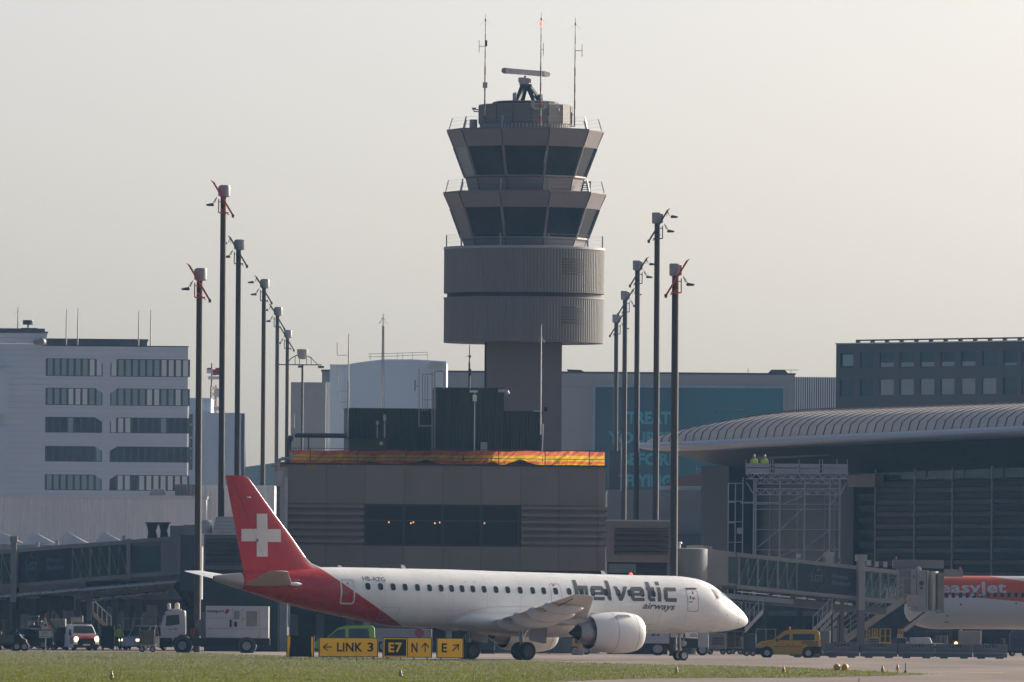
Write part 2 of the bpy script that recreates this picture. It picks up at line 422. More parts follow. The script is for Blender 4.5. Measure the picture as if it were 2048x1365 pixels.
def cab(yt, ht, yb, hb, yw, hw_, ysb, hsb, first=False):
    """fascia yt..yb, glass yb..yw, sill yw..ysb ; half widths in pixels"""
    b = MB(); b.loft([deca(tz(yb), tr_(hb)), deca(tz(yt), tr_(ht)), deca(tz(yt)+.12, tr_(ht-1))])
    b.build('fascia', TF, tw)
    b = MB()
    for p, q in zip(deca(tz(yb)+.02, tr_(hb)+.015), deca(tz(yt)-.02, tr_(ht)+.015)): b.bar(p, q, .045)
    for p, q in zip(deca(tz(ysb), tr_(hsb)+.015), deca(tz(yw+5), tr_(hw_-3.6)+.015)): b.bar(p, q, .045)
    b.build('corner_joint', TG, tw)
    b = MB(); b.loft([deca(tz(yt-1.0), tr_(ht+1.3)), deca(tz(yt-3.4), tr_(ht+1.3))]); b.build('coping', TS, tw)
    b = MB(); b.loft([deca(tz(ysb), tr_(hsb)), deca(tz(yw+5), tr_(hw_-3.6)), deca(tz(yw+3), tr_(hw_+1.5)), deca(tz(yw), tr_(hw_+1.2))])
    b.build('sill', TF, tw)
    r0, z0, r1, z1 = tr_(hw_-1.2), tz(yw), tr_(hb-1.6), tz(yb)
    for i in range(DEC):
        a, c = PH+2*math.pi*i/DEC, PH+2*math.pi*(i+1)/DEC
        P = lambda r, an, z: Vector((r*math.cos(an), r*math.sin(an), z))
        q = [P(r0, a, z0), P(r0, c, z0), P(r1, c, z1), P(r1, a, z1)]
        b = MB(); nrm = (q[1]-q[0]).cross(q[3]-q[0]).normalized()*.06
        b.add([x for x in q]+[x-nrm for x in q], [(0, 1, 2, 3), (7, 6, 5, 4), (0, 4, 5, 1), (1, 5, 6, 2), (2, 6, 7, 3), (3, 7, 4, 0)])
        solid = i in (DEC-2,) and first is False
        b.build('window', CABG if i != 7 else TF if not first else mat('cab_blind', (.26, .32, .28), .5), tw)
        b = MB(); b.bar(P(r0+.03, a, z0), P(r1+.03, a, z1), .17, .2); b.build('mullion', TF, tw)
cab(264.5, 156.5, 297, 143.5, 354, 121.6, 384, 111.5, True)
cab(389.5, 162.5, 419, 149.6, 477, 127.7, 497, 118.5)
# blind and screen glimpsed behind the glass
b = MB(); b.bar((tr_(38), -5.1, tz(331)), (tr_(42), -5.55, tz(308)), .1, .05); b.build('lamp_tube', LIGHTG, tw)
b = MB(); z_, x_ = tz(436), tr_(55)
b.add([(tr_(45), -6.03, tz(430)), (tr_(52), -5.98, tz(428)), (tr_(62), -5.85, tz(437)), (tr_(52), -5.6, tz(446)), (tr_(46), -5.62, tz(446))], [(0, 1, 2, 3, 4)])
# top drum
b = MB(); b.lathe([(tr_(90.5), tz(262)), (tr_(90.5), tz(249))], n=64); b.build('plinth', TD, tw)
ribbed('plinth_ribs', tr_(91.6), tz(261), tz(249.8), 75, .07, LIGHTG, tw)
b = MB(); b.lathe([(tr_(93), tz(250)), (tr_(94), tz(249)), (tr_(94), tz(212)), (tr_(92), tz(210.6))], n=16, phase=R(7)); b.build('machine_room', TD, tw)
b = MB(); b.lathe([(tr_(66), tz(211)), (tr_(66.5), tz(206)), (tr_(58), tz(203.5)), (tr_(20), tz(203))], n=24); b.build('roof', DARK, tw)
b = MB()
for i in range(16):
    a = R(7)+2*math.pi*i/16; b.bar((tr_(94.3)*math.cos(a), tr_(94.3)*math.sin(a), tz(248)), (tr_(94.3)*math.cos(a), tr_(94.3)*math.sin(a), tz(213)), .04)
b.build('panel_joint', DARK, tw)
# railings with raked posts
def railing(yz, r, h, lean, nm='railing'):
    b = MB(); tops = []
    for i in range(DEC):
        for t_ in (0,):
            a = PH+2*math.pi*i/DEC
            p0 = Vector((tr_(r)*math.cos(a), tr_(r)*math.sin(a), tz(yz))); p1 = Vector((tr_(r+lean)*math.cos(a), tr_(r+lean)*math.sin(a), tz(yz)+h))
            b.bar(p0, p1, .10, .07); tops.append((p0, p1))
    for i in range(DEC):
        for k in (.38, .7, .98):
            a0 = tops[i][0].lerp(tops[i][1], k); a1 = tops[(i+1) % DEC][0].lerp(tops[(i+1) % DEC][1], k)
            b.tube(a0, a1, .006, n=4)
    b.build(nm, STEEL, tw)
railing(262, 153, .98, -7); railing(387, 159, 1.0, -6); railing(496, 156, .98, 0)
# ladder frame, exhaust, lamps and cameras on the tower
b = MB()
for k in range(5): b.bar((tr_(113), -1.5, tz(384-k*4)), (tr_(128), -1.5, tz(384-k*4)), .06)
b.bar((tr_(113), -1.5, tz(386)), (tr_(118), -1.5, tz(364)), .08); b.bar((tr_(129), -1.5, tz(386)), (tr_(131), -1.5, tz(364)), .1); b.bar((tr_(118), -1.5, tz(365)), (tr_(132), -1.5, tz(365)), .12)
b.build('ladder', DARK, tw)
b = MB(); b.lathe([(.32, 0), (.32, .75), (.28, .78)], c=(tr_(-104), -1.5, tz(261)), n=14); b.build('roof_vent', STEEL, tw)
b = MB(); b.bar((tr_(-93), -1.2, tz(222)), (tr_(-106), -1.2, tz(221)), .09); b.bar((tr_(-93), -1.2, tz(226)), (tr_(-104), -1.2, tz(225)), .09); b.box(tr_(-107), tr_(-99), -1.5, -.9, tz(221), tz(218)); b.bar((tr_(-107), -1.2, tz(219)), (tr_(-101), -1.2, tz(227)), .05)
b.build('antenna_bracket', STEEL, tw)
for dx in (-27, 0, 0):
    pass
b = MB(); b.box(tr_(10.5), tr_(18), -4.05, -3.8, tz(219), tz(208)); b.box(tr_(36), tr_(42), -3.95, -3.7, tz(219), tz(208)); b.path([(tr_(13), -3.98, tz(219)), (tr_(20), -4.1, tz(223)), (tr_(34), -4.1, tz(223)), (tr_(40), -3.9, tz(219))], .05, 5)
b.build('floodlight', LIGHTG, tw)
b = MB(); b.tube((tr_(60), -3.3, tz(217)), (tr_(66), -3.5, tz(222)), .12); b.lathe([(.02, -.12), (.11, -.06), (.13, 0), (.11, .06)], c=(tr_(65), -3.5, tz(224)), n=10); b.build('camera_dome', LIGHTG, tw)

# surface radar on the tower roof
rd = thing(T, 'surface_radar', 'white bar radar antenna tilted on a dark tripod on the tower roof', 'radar antenna')
zr = tz(203)
b = MB()
for (x0, y0, x1) in ((-17, -.9, -5), (30, -.9, 5), (-8, 1.2, 0), (20, 1.2, 4)):
    b.bar((tr_(x0), y0, zr-.05), (tr_(x1), 0, tz(171)), .34, .3)
b.box(tr_(-12), tr_(12), -.4, .4, tz(174), tz(169)); b.bar((tr_(30), -.9, zr-.05), (tr_(29), -.9, tz(190)), .35)
b.build('tripod', mat('slate_metal', (.06, .075, .085), .5), rd)
b = MB(); b.box(tr_(-13), tr_(7), -.55, .5, tz(169.5), tz(157)); b.box(tr_(-15), tr_(-3), -.6, .4, tz(165), tz(156)); b.box(tr_(5), tr_(11), -.5, .4, tz(166), tz(158)); b.tube((tr_(-1), 0, tz(158)), (tr_(-1), 0, tz(152)), .12); b.build('gearbox', mat('radar_body', (.42, .41, .39), .5), rd, bevel=.08)
q0, q1 = Vector((tr_(-42), 2.0, tz(139.5))), Vector((tr_(42), -2.0, tz(150.5)))
dd = (q1-q0).normalized(); up = Vector((0, 0, 1)); sd = dd.cross(up).normalized(); up = sd.cross(dd)
sec = [(-.42, -.05), (-.30, -.21), (.12, -.24), (.3, -.1), (.3, .12), (.1, .22), (-.30, .21), (-.42, .08)]
b = MB(); b.loft([[q0+dd*s_+sd*a+up*c for a, c in sec] for s_ in (0, (q1-q0).length)]); b.build('antenna_bar', mat('radar_white', (.8, .74, .70), .35), rd, bevel=.04)
b = MB(); b.loft([[q0+dd*s_+sd*a*1.06+up*c*1.06 for a, c in sec] for s_ in (-.05, .42)]); b.build('end_cap', mat('radar_cap', (.3, .3, .3), .5), rd)
b = MB(); b.tube((tr_(-22), -1.0, zr), (tr_(-22), -1.0, tz(188)), .16); b.tube((tr_(-20), -1.1, zr), (tr_(-21), -1.1, tz(186)), .06); b.build('feed_pipe', LIGHTG, rd)
b = MB(); b.tube((tr_(15), -1.2, zr-.05), (tr_(15), -1.2, tz(196)), .06); b.lathe([(.05, 0), (.11, .1), (.11, .2), (.03, .35)], c=(tr_(15), -1.2, tz(197)), n=8); b.tube((tr_(15), -1.2, tz(194)), (tr_(15), -1.2, tz(189)), .02); b.build('obstruction_lamp', DARK, rd)

# three whip masts with red and white bands
BANDM, bt, bb = new_mat('red_white_bands')
tc = bt.nodes.new('ShaderNodeTexCoord'); sx = bt.nodes.new('ShaderNodeSeparateXYZ'); bt.links.new(tc.outputs['Object'], sx.inputs[0])
md = bt.nodes.new('ShaderNodeMath'); md.operation = 'FRACT'; dv = bt.nodes.new('ShaderNodeMath'); dv.operation = 'MULTIPLY'; dv.inputs[1].default_value = .75
gt = bt.nodes.new('ShaderNodeMath'); gt.operation = 'GREATER_THAN'; gt.inputs[1].default_value = .5
mx = bt.nodes.new('ShaderNodeMix'); mx.data_type = 'RGBA'; mx.inputs[6].default_value = (.26, .03, .025, 1); mx.inputs[7].default_value = (.36, .36, .36, 1)
bt.links.new(sx.outputs[2], dv.inputs[0]); bt.links.new(dv.outputs[0], md.inputs[0]); bt.links.new(md.outputs[0], gt.inputs[0]); bt.links.new(gt.outputs[0], mx.inputs[0]); bt.links.new(mx.outputs[2], bb.inputs['Base Color'])
def whip(px_, ytop, ybot, dv_, label, arm, extra):
    Fw = Frame(px_, 930, 0, 150)
    t_ = thing(Fw, 'whip_mast', label, 'antenna mast', 'banded antenna masts on the tower', dv=dv_)
    z0, z1 = tz(ybot), tz(ytop)
    b = MB(); b.tube((0, 0, z0), (0, 0, z0+(z1-z0)*.55), .065, .06, 8); b.tube((0, 0, z0+(z1-z0)*.55), (0, 0, z1-1.1), .045, .035, 8); b.tube((0, 0, z1-1.1), (0, 0, z1), .03, .02, 6)
    b.build('pole', BANDM, t_)
    b = MB(); b.bar((0, 0, tz(98 if arm < 0 else 104)), (tr_(arm), 0, tz(98 if arm < 0 else 104)), .05); za = tz(98 if arm < 0 else 104)
    b.tube((tr_(arm), 0, za-.5), (tr_(arm), 0, za+.5), .035, n=6); b.build('dipole', LIGHTG, t_)
    b = MB()
    for sx_ in (-1, 1): b.tube((0, 0, z1-.5), (sx_*.5, .1, z1-1.0), .006, n=4)
    b.box(-.05, .05, -.05, .05, z1-.62, z1-.42); b.build('radials', DARK, t_)
    extra(t_)
def ex1(t_):
    b = MB(); b.box(.02, .16, -.1, .1, tz(98), tz(86)); b.build('blue_lamp', DARK, t_)
    b = MB(); b.box(-.18, .2, -.16, .1, tz(181), tz(170)); b.build('box', LIGHTG, t_)
def ex2(t_):
    b = MB(); b.lathe([(.03, -.16), (.10, -.1), (.12, 0), (.10, .1), (.03, .17)], c=(-.03, -.05, tz(53)), n=10); b.build('obstruction_light', glow('red_lamp', (1, .05, .03), 5), t_)
def ex3(t_):
    b = MB(); b.tube((-.25, 0, tz(255)), (-.25, 0, tz(227)), .04, n=6); b.bar((-.35, 0, tz(255)), (.05, 0, tz(255)), .06); b.bar((-.3, 0, tz(232)), (0, 0, tz(232)), .05); b.build('bracket', DARK, t_)
whip(970.3, 33, 253, -3.6, 'leftmost red and white whip mast on the tower, carrying a grey box', -12, ex1)
whip(1081.3, 31, 255, -4.2, 'middle red and white whip mast on the tower, with a lit red lamp atop', 5, ex2)
whip(1149.6, 38, 256, -2.4, 'rightmost red and white whip mast, standing just off the round machine room', 14, ex3)
b = MB(); 
# ------------------------------------------------------------------ the brown terminal block in front of the tower
B = Frame(890, 800, 4)
BR = mat('brown_panel', (.235, .198, .17), .6, var=.12, scale=.45, streak=.6); BRb = mat('brown_panel_b', (.25, .21, .178), .6, var=.07, scale=.45, streak=.6); BRc = mat('brown_panel_c', (.222, .188, .162), .6, var=.07, scale=.45, streak=.6)
BR2 = mat('brown_rib', (.235, .198, .17), .55, var=.08, scale=.45)
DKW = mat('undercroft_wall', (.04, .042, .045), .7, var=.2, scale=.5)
SEAM = mat('panel_seam', (.03, .028, .027), .8)
blk = thing(B, 'terminal_block', 'brown panelled block with a wide dark window, in front of the control tower', 'building')
uL, uR = B.u(575, 1040), B.u(1211, 1040)
zt, zb = B.uz(890, 932)[1], B.uz(890, 1140)[1]
zl1, zl0 = B.uz(890, 1009.5)[1], B.uz(890, 1093)[1]
jx = [575, 652, 729.5, 808, 885, 962, 1041, 1117, 1195, 1211]
ju = [B.u(q, 1040) for q in jx]
DP = 14
b = MB(); b.box(uL+.1, uR-.1, .12, DP, zb, zt-.02)
b.build('wall_core', SEAM, blk)
b = MB()
for a, c in zip(ju, ju[1:]):
    b.mi = 0; o_ = len(b.f); b.box(a+.012, c-.012, 0, .12, zl1+.01, zt); b.box(a+.012, c-.012, 0, .12, zb, zl0-.01)
for k in range(5):
    b.box(uL, uL+.1, .14+k*2.77, .12+(k+1)*2.77, zb, zt); b.box(uR-.1, uR, .14+k*2.77, .12+(k+1)*2.77, zb, zt)
b.m = [((i//6)*7 % 3) for i in range(len(b.f))]; b.build('wall_panels', [BR, BRb, BRc], blk)
def ribs(F, x0, x1, z0, z1, n, dep, m, par, right_end=False, v=0):
    prof = []
    h = (z1-z0)/n
    prof.append((v+.12, z0))
    for k in range(n):
        z = z0+k*h
        prof += [(v+.10, z+.005), (v+.10, z+h*.14), (v-dep, z+h*.42), (v-dep, z+h*.72), (v-dep*.4, z+h*.9), (v+.10, z+h*.99)]
    prof.append((v+.12, z1))
    b = MB(); b.prism_u(prof, x0, x1); return b.build('ribbed_band', m, par)
ribs(B, ju[0]-.05, ju[1]-.015, zl0, zl1, 6, .17, BR2, blk); ribs(B, ju[1]+.015, ju[2]-.05, zl0, zl1, 6, .17, BR2, blk)
ribs(B, ju[6]+.05, ju[7]-.015, zl0, zl1, 6, .17, BR2, blk); ribs(B, ju[7]+.015, ju[8]-.015, zl0, zl1, 6, .17, BR2, blk); ribs(B, ju[8]+.015, ju[9]+.12, zl0, zl1, 6, .17, BR2, blk)
# window band
WG = mat('blue_black_glass', (.045, .06, .08), .1, var=.25, scale=.4, spec=.5)
wu0, wu1 = B.u(731, 1050), B.u(1038, 1050)
b = MB(); b.box(wu0, wu1, .30, .34, zl0, zl1); b.build('recess', DKW, blk)
fr = MB(); mus = [B.u(q, 1050) for q in (731.5, 808, 885, 962, 1037.5)]
for q in mus: fr.box(q-.09, q+.09, .02, .26, zl0, zl1)
zt_ = B.uz(890, 1042)[1]
fr.box(wu0, wu1, .03, .25, zl0, zl0+.12); fr.box(wu0, wu1, .03, .25, zl1-.12, zl1)
wf = fr.build('window_frame', mat('window_frame_dark', (.035, .042, .05), .5), blk)
for a, c in zip(mus, mus[1:]):
    b = MB(); b.box(a+.1, c-.1, .14, .17, zl0+.12, zl1-.12); b.build('pane', WG, wf)
    b = MB(); b.box(a+.1, c-.1, .10, .135, zt_-.04, zt_+.04); b.build('transom', mat('transom_grey', (.06, .07, .08), .5), wf)
lamp = glow('warm_lamp', (1, .42, .12), 1.6)
for (x, y) in ((778, 1045), (822, 1047), (827, 1045), (870, 1047), (879.5, 1045.5), (969, 1047)):
    u_, z_ = B.uz(x, y); b = MB(); b.lathe([(.02, -.05), (.045, 0), (.02, .06)], c=(u_, .10, z_), n=8); b.build('lamp', lamp, blk)
# roof edge
b = MB(); b.box(uL-.5, uR+.06, -.08, DP+.1, zt, zt+.12); b.build('roof_edge', DARK, blk)
# small fixing plates under the edge
b = MB()
for x in (619, 715, 811, 904, 997, 1090): 
    q = B.u(x, 940); b.box(q-.13, q+.13, -.12, -.04, zt-.22, zt+.02)
b.each('fixing_plate', mat('bracket_yellow', (.30, .22, .05), .6), blk)
# undercroft: dark soffit, back wall, columns
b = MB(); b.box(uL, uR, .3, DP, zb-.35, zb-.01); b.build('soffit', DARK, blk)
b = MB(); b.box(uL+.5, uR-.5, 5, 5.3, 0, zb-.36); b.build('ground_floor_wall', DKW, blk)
for x in (568, 735, 900, 1065, 1190):
    q = B.u(x, 1230); b = MB(); b.box(q-.2, q+.2, .9, 1.3, .7, zb-.36); b.box(q-.42, q+.42, .7, 1.5, 0, .7); b.build('column', LIGHTG, blk)
for x in (588, 640, 700, 1010):
    q = B.u(x, 1230, 5); b = MB(); b.box(q-.3, q+.3, 4.9, 4.99, 0, 2.6); b.build('door', MID, blk)
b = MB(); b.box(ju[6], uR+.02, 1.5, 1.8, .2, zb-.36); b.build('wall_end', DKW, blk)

# orange netting along the roof edge and its guard railing
rail = thing(B, 'guard_railing', 'steel guard railing along the roof edge of the brown block', 'railing')
b = MB(); zr0, zr1 = zt+.12, B.uz(890, 898)[1]
for x in (580, 620.5, 715.5, 811, 904, 997, 1090, 1178.5, 1210):
    q = B.u(x, 915); b.bar((q, -.1, zt-.1), (q, -.1, zr1), .06); 
for x in (628, 760, 872, 960, 1130):
    q = B.u(x, 915); b.bar((q, .5, zt-.1), (q, .5, zr1-.3), .05)
for z in (zr1-.05, B.uz(890, 917)[1]): b.bar((uL, -.1, z), (uR-.05, -.1, z), .045)
b.bar((uL, .5, zr0+.02), (uR, .5, zr0+.02), .05); b.bar((uL, .5, zr0+.3), (uR, .5, zr0+.3), .05)
b.build('posts', mat('railing_grey', (.10, .09, .09), .5), rail)
NET, nt_, nb = new_mat('orange_netting'); nb.inputs['Roughness'].default_value = .45
tc = nt_.nodes.new('ShaderNodeTexCoord'); sx = nt_.nodes.new('ShaderNodeSeparateXYZ'); nt_.links.new(tc.outputs['UV'], sx.inputs[0])
nz = nt_.nodes.new('ShaderNodeTexNoise'); nz.inputs['Scale'].default_value = .9; nz.inputs['Detail'].default_value = 4; nt_.links.new(tc.outputs['Object'], nz.inputs['Vector'])
ad = nt_.nodes.new('ShaderNodeMath'); ad.operation = 'MULTIPLY_ADD'; ad.inputs[1].default_value = .06; nt_.links.new(nz.outputs['Fac'], ad.inputs[0]); nt_.links.new(sx.outputs[1], ad.inputs[2])
rp = nt_.nodes.new('ShaderNodeValToRGB'); rp.color_ramp.interpolation = 'CONSTANT'
els = rp.color_ramp.elements; els[0].position = 0; els[0].color = (.85, .55, .04, 1); els[1].position = .27; els[1].color = (.75, .20, .09, 1)
e = els.new(.44); e.color = (.75, .50, .05, 1); e = els.new(.76); e.color = (.68, .19, .10, 1)
nt_.links.new(ad.outputs[0], rp.inputs[0])
n2 = nt_.nodes.new('ShaderNodeTexNoise'); n2.inputs['Scale'].default_value = 1.7; n2.inputs['Detail'].default_value = 6; nt_.links.new(tc.outputs['Object'], n2.inputs['Vector'])
mr = nt_.nodes.new('ShaderNodeMapRange'); mr.inputs[1].default_value = .3; mr.inputs[2].default_value = .7; mr.inputs[3].default_value = .78; mr.inputs[4].default_value = 1.2; nt_.links.new(n2.outputs['Fac'], mr.inputs[0])
mx = nt_.nodes.new('ShaderNodeMix'); mx.data_type = 'RGBA'; mx.blend_type = 'MULTIPLY'; mx.inputs[0].default_value = 1; nt_.links.new(rp.outputs[0], mx.inputs[6]); nt_.links.new(mr.outputs[0], mx.inputs[7])
nt_.links.new(mx.outputs[2], nb.inputs['Base Color'])
tl = nt_.nodes.new('ShaderNodeBsdfTranslucent'); nt_.links.new(mx.outputs[2], tl.inputs[0])
ms = nt_.nodes.new('ShaderNodeMixShader'); ms.inputs[0].default_value = .6
nt_.links.new(nb.outputs[0], ms.inputs[1]); nt_.links.new(tl.outputs[0], ms.inputs[2]); nt_.links.new(ms.outputs[0], nt_.nodes['Material Output'].inputs[0])
low = [(578, 933), (640, 934), (690, 931), (715, 929), (740, 924), (757, 926), (770, 932), (800, 929), (830, 925), (852, 920), (870, 925), (895, 929), (930, 930), (965, 927), (985, 925), (1005, 930), (1020, 926), (1042, 920), (1060, 926), (1085, 932), (1130, 934), (1180, 933), (1211, 936)]
NX, NZ = 300, 10; vs = []; uvs = []; rg = random.Random(9)
for i in range(NX+1):
    px = 578+(1211-578)*i/NX
    lz = crv([q[0] for q in low], [q[1] for q in low], px)
    ytop = 901+(px-578)*.0045+.8*math.sin(px*.07)
    for k in range(NZ+1):
        y = ytop+(lz-ytop)*k/NZ
        v = .12+.10*math.sin(px*.11+k*.5)+.08*math.sin(px*.37+k*1.3)+rg.uniform(-.02, .02)
        u_, z_ = B.uz(px, y, 0); vs.append((u_, v-.02, z_)); uvs.append((i/NX, 1-k/NZ*(lz-ytop)/33))
fs = [(i*(NZ+1)+k, (i+1)*(NZ+1)+k, (i+1)*(NZ+1)+k+1, i*(NZ+1)+k+1) for i in range(NX) for k in range(NZ)]
fs = [f for f in fs if not ((f[0]//(NZ+1)) in (78, 79, 80, 81, 82, 164, 165, 240) and 2 < f[0] % (NZ+1) < 8 and rg.random() < .5)]
me = bpy.data.meshes.new('safety_netting'); me.from_pydata(vs, [], fs); me.materials.append(NET)
ul = me.uv_layers.new(name='uv')
for lp in me.loops: ul.data[lp.index].uv = uvs[lp.vertex_index]
for p in me.polygons: p.use_smooth = True
o = bpy.data.objects.new('safety_netting', me); COL.objects.link(o); o.location = B.O; o.rotation_euler = (0, 0, B.yaw)
tag(o, 'orange and yellow striped safety netting sagging along the roof railing', 'netting')
# pink/yellow end drape
# rooftop sheds
GR = mat('dark_green_sheet', (.030, .044, .036), .55, var=.12, scale=.5)
def shed(x0, y0, x1, y1, v0, v1, label, par=None, m=GR, pitch=.22, name='rooftop_shed'):
    t_ = thing(B, name, label, 'shed', 'green sheds on the roof')
    u0, z1 = B.uz(x0, y0, v0); u1 = B.uz(x1, y0, v0)[0]; z0 = zt+.12
    N = max(2, int((u1-u0)/pitch)); 
    ring = []
    for i in range(N*4+1):
        s_ = i/(N*4); ring.append((u0+(u1-u0)*s_, v0+[0, 0, .04, .04][i % 4]))
    ring += [(u1, v1), (u0, v1)]
    b = MB(); b.loft([[(a, c, z) for a, c in ring] for z in (z0, z1)]); b.build('wall', m, t_)
    b = MB(); b.box(u0-.05, u1+.05, v0-.06, v1+.05, z1, z1+.1); b.build('roof', DARK, t_)
    return t_, u0, u1, z0, z1
s1 = shed(694.5, 819, 872, 905, 3.0, 7, 'long low dark green shed on the roof, left of the taller green one')
s2 = shed(872.5, 778, 1008, 905, 2.4, 7, 'tallest dark green corrugated shed, in the middle of the roof')
s3 = shed(1008.5, 825, 1084.5, 905, 2.8, 6.8, 'small dark green shed at the right end of the roof sheds')
u_, z_ = B.uz(920, 792, 2.4); b = MB(); b.box(u_, B.u(937, 800, 2.4), 2.30, 2.39, B.z(810, 928, 2.4), z_); b.build('vent', DARK, s2[0])
u_, z_ = B.uz(961, 885, 2.4); b = MB(); b.box(u_, B.u(974, 885, 2.4), 2.15, 2.39, zt+.12, z_); b.build('switch_box', LIGHTG, s2[0])
b = MB(); q = B.uz(1002, 782, 2.2); b.box(q[0]-.2, q[0]+.35, 2.0, 2.3, q[1]-.1, q[1]+.12); b.tube((q[0]+.4, 2.1, q[1]), (q[0]+.5, 2.1, q[1]-.25), .13); b.build('camera', LIGHTG, s2[0])
t_ = thing(B, 'generator_box', 'low olive box with small instruments on top, before the long green shed', 'equipment box')
b = MB(); b.box(B.u(698, 890, 1.2), B.u(774, 890, 1.2), 1.2, 2.4, zt+.12, B.z(879, 736, 1.2)); b.build('housing', mat('olive_metal', (.045, .055, .03), .5), t_, bevel=.05)
b = MB(); b.box(B.u(698, 878, 1.2)-.08, B.u(775, 878, 1.2)+.08, 1.1, 2.5, B.z(879, 736, 1.2), B.z(876.5, 736, 1.2)); b.build('lid', DARK, t_)
b = MB(); b.box(B.u(759, 887, 1.1), B.u(766, 887, 1.1), 1.1, 1.19, B.z(891, 762, 1.1), B.z(884, 762, 1.1)); b.build('label_plate', LIGHTG, t_)
# ladder and pipe frame on the roof
t_ = thing(B, 'roof_access_ladder', 'tall steel cage ladder rising beside the tallest green shed', 'ladder')
b = MB(); v_ = 2.0
def RB(x, y, v=v_): return (B.uz(x, y, v)[0], v, B.uz(x, y, v)[1])
for x in (864, 869.5): b.bar(RB(x, 905), RB(x, 744), .06)
for k in range(40): b.bar(RB(864, 903-k*4), RB(869.5, 903-k*4), .03)
b.path([RB(869, 745), RB(873, 742.5), RB(884, 742.5), RB(888, 746), RB(888, 778)], .05, 6)
b.build('ladder_rails', STEEL, t_)
t_ = thing(B, 'pipe_frame', 'open steel tube frame standing on the long green shed', 'frame')
b = MB(); v_ = 2.6
for x, ya, yb in ((838, 738, 855), (845, 748, 822), (855, 752, 822), (850, 752, 822)): b.bar(RB(x, yb), RB(x, ya), .06)
b.bar(RB(844, 749), RB(866, 749), .06); b.bar(RB(844, 800), RB(866, 800), .05); b.bar(RB(830, 773), RB(838, 773), .05); b.bar(RB(840, 852), RB(864, 852), .07)
b.box(B.u(828.5, 770, 2.6), B.u(831.5, 770, 2.6), 2.5, 2.7, B.z(783, 830, 2.6), B.z(760, 830, 2.6)); b.build('tubes', STEEL, t_)
# roof antennas
def mastlike(name, label, x, ytop, ybot, v, r0, r1, extras=None, m=LIGHTG, cat='antenna', grp='thin antennas on the roof'):
    t_ = thing(B, name, label, cat, grp)
    p0, p1 = RB(x, ybot, v), RB(x, ytop, v); p1 = (p0[0], v, p1[2])
    b = MB(); mid = (p0[0], v, p0[2]+(p1[2]-p0[2])*.6); b.tube(p0, mid, r0, n=8); b.tube(mid, p1, r1, r1*.6, 6); b.build('pole', m, t_)
    if extras:
        b = MB(); extras(b, p0, p1); b.build('elements', m, t_)
    return t_
def e1(b, p0, p1):
    for (ya, yb, x) in ((685, 711, 674.5), (752, 771, 675.5), (783, 804, 678)): b.tube(RB(x, ya, 2.9), RB(x, yb, 2.9), .03, n=5)
    for (y, x) in ((711, 674.5), (733, 668), (783, 678), (804, 678)): b.bar(RB(x, y, 2.9), RB(695, y, 2.9), .035)
mastlike('roof_antenna', 'antenna pole with side arms at the left end of the long green shed', 695.5, 668, 905, 2.9, .07, .05, e1)
def e2(b, p0, p1):
    for k in range(24): b.bar((p0[0]-.1, 4, p0[2]+k*.28), (p0[0]+.1, 4, p0[2]+k*.28+.28), .025)
    b.tube((p0[0]-.12, 4, p0[2]), (p0[0]-.05, 4, p1[2]-.9), .025, n=5); b.tube((p0[0]+.12, 4, p0[2]), (p0[0]+.05, 4, p1[2]-.9), .025, n=5)
    for sx_ in (-1, 1): b.tube((p0[0], 4, p1[2]-.3), (p0[0]+sx_*.3, 4, p1[2]-.75), .02, n=4)
mastlike('roof_antenna', 'slender lattice antenna rising from the middle of the long green shed', 765, 627, 820, 4, .04, .04, e2)
def e3(b, p0, p1): b.box(p0[0]-.08, p0[0]+.12, 2.2, 2.4, p1[2]-2.2, p1[2]-1.7); b.box(p0[0]-.06, p0[0]+.1, 2.2, 2.4, p1[2]-.9, p1[2]-.75); b.bar((p0[0]-.25, 2.3, p1[2]-.85), (p0[0]+.05, 2.3, p1[2]-.75), .03)
mastlike('roof_antenna', 'short dark antenna on top of the tallest green shed', 938.5, 690, 780, 2.3, .07, .05, e3, DARK)
mastlike('roof_antenna', 'white lamp post with a boxy head before the tallest green shed', 948.5, 783, 930, 1.6, .04, .04, lambda b, p0, p1: (b.box(p0[0]-.14, p0[0]+.14, 1.45, 1.7, p1[2]-.7, p1[2]-.25), b.box(p0[0]-.35, p0[0]+.2, 1.5, 1.7, p1[2]-.08, p1[2]+.06)), WHITE, 'lamp post')
def e5(b, p0, p1):
    b.tube((p0[0]+.18, 2.7, p1[2]-7.0), (p0[0]+.12, 2.7, p1[2]-9.2), .06, n=6); b.bar((p0[0]-.5, 2.7, p1[2]-6.1), (p0[0]+.1, 2.7, p1[2]-6.1), .05)
    for sx_ in (-1, 1): b.tube((p0[0], 2.7, p1[2]-.85), (p0[0]+sx_*.25, 2.7, p1[2]-1.25), .012, n=4)
mastlike('roof_antenna', 'tall white whip antenna at the right end of the green sheds', 1081, 650, 870, 2.7, .05, .04, e5, WHITE)
mastlike('roof_antenna', 'short pale antenna with a yellowish junction box at the left roof corner', 588, 829, 905, 1.0, .05, .04, lambda b, p0, p1: (b.box(p0[0]-.2, p0[0]+.15, .9, 1.1, p0[2]+1.3, p0[2]+1.7),))
mastlike('roof_antenna', 'thin rod instrument standing on the olive box', 769, 828, 878, 1.6, .05, .03, lambda b, p0, p1: (b.box(p0[0]-.09, p0[0]+.09, 1.5, 1.7, p1[2]-.5, p1[2]-.1),))
mastlike('roof_antenna', 'shorter rod instrument left of the other on the olive box', 754.5, 841, 878, 1.6, .04, .03, lambda b, p0, p1: (b.lathe([(.1, 0), (.1, .22)], c=(p0[0], 1.6, p1[2]-.3), n=8),))
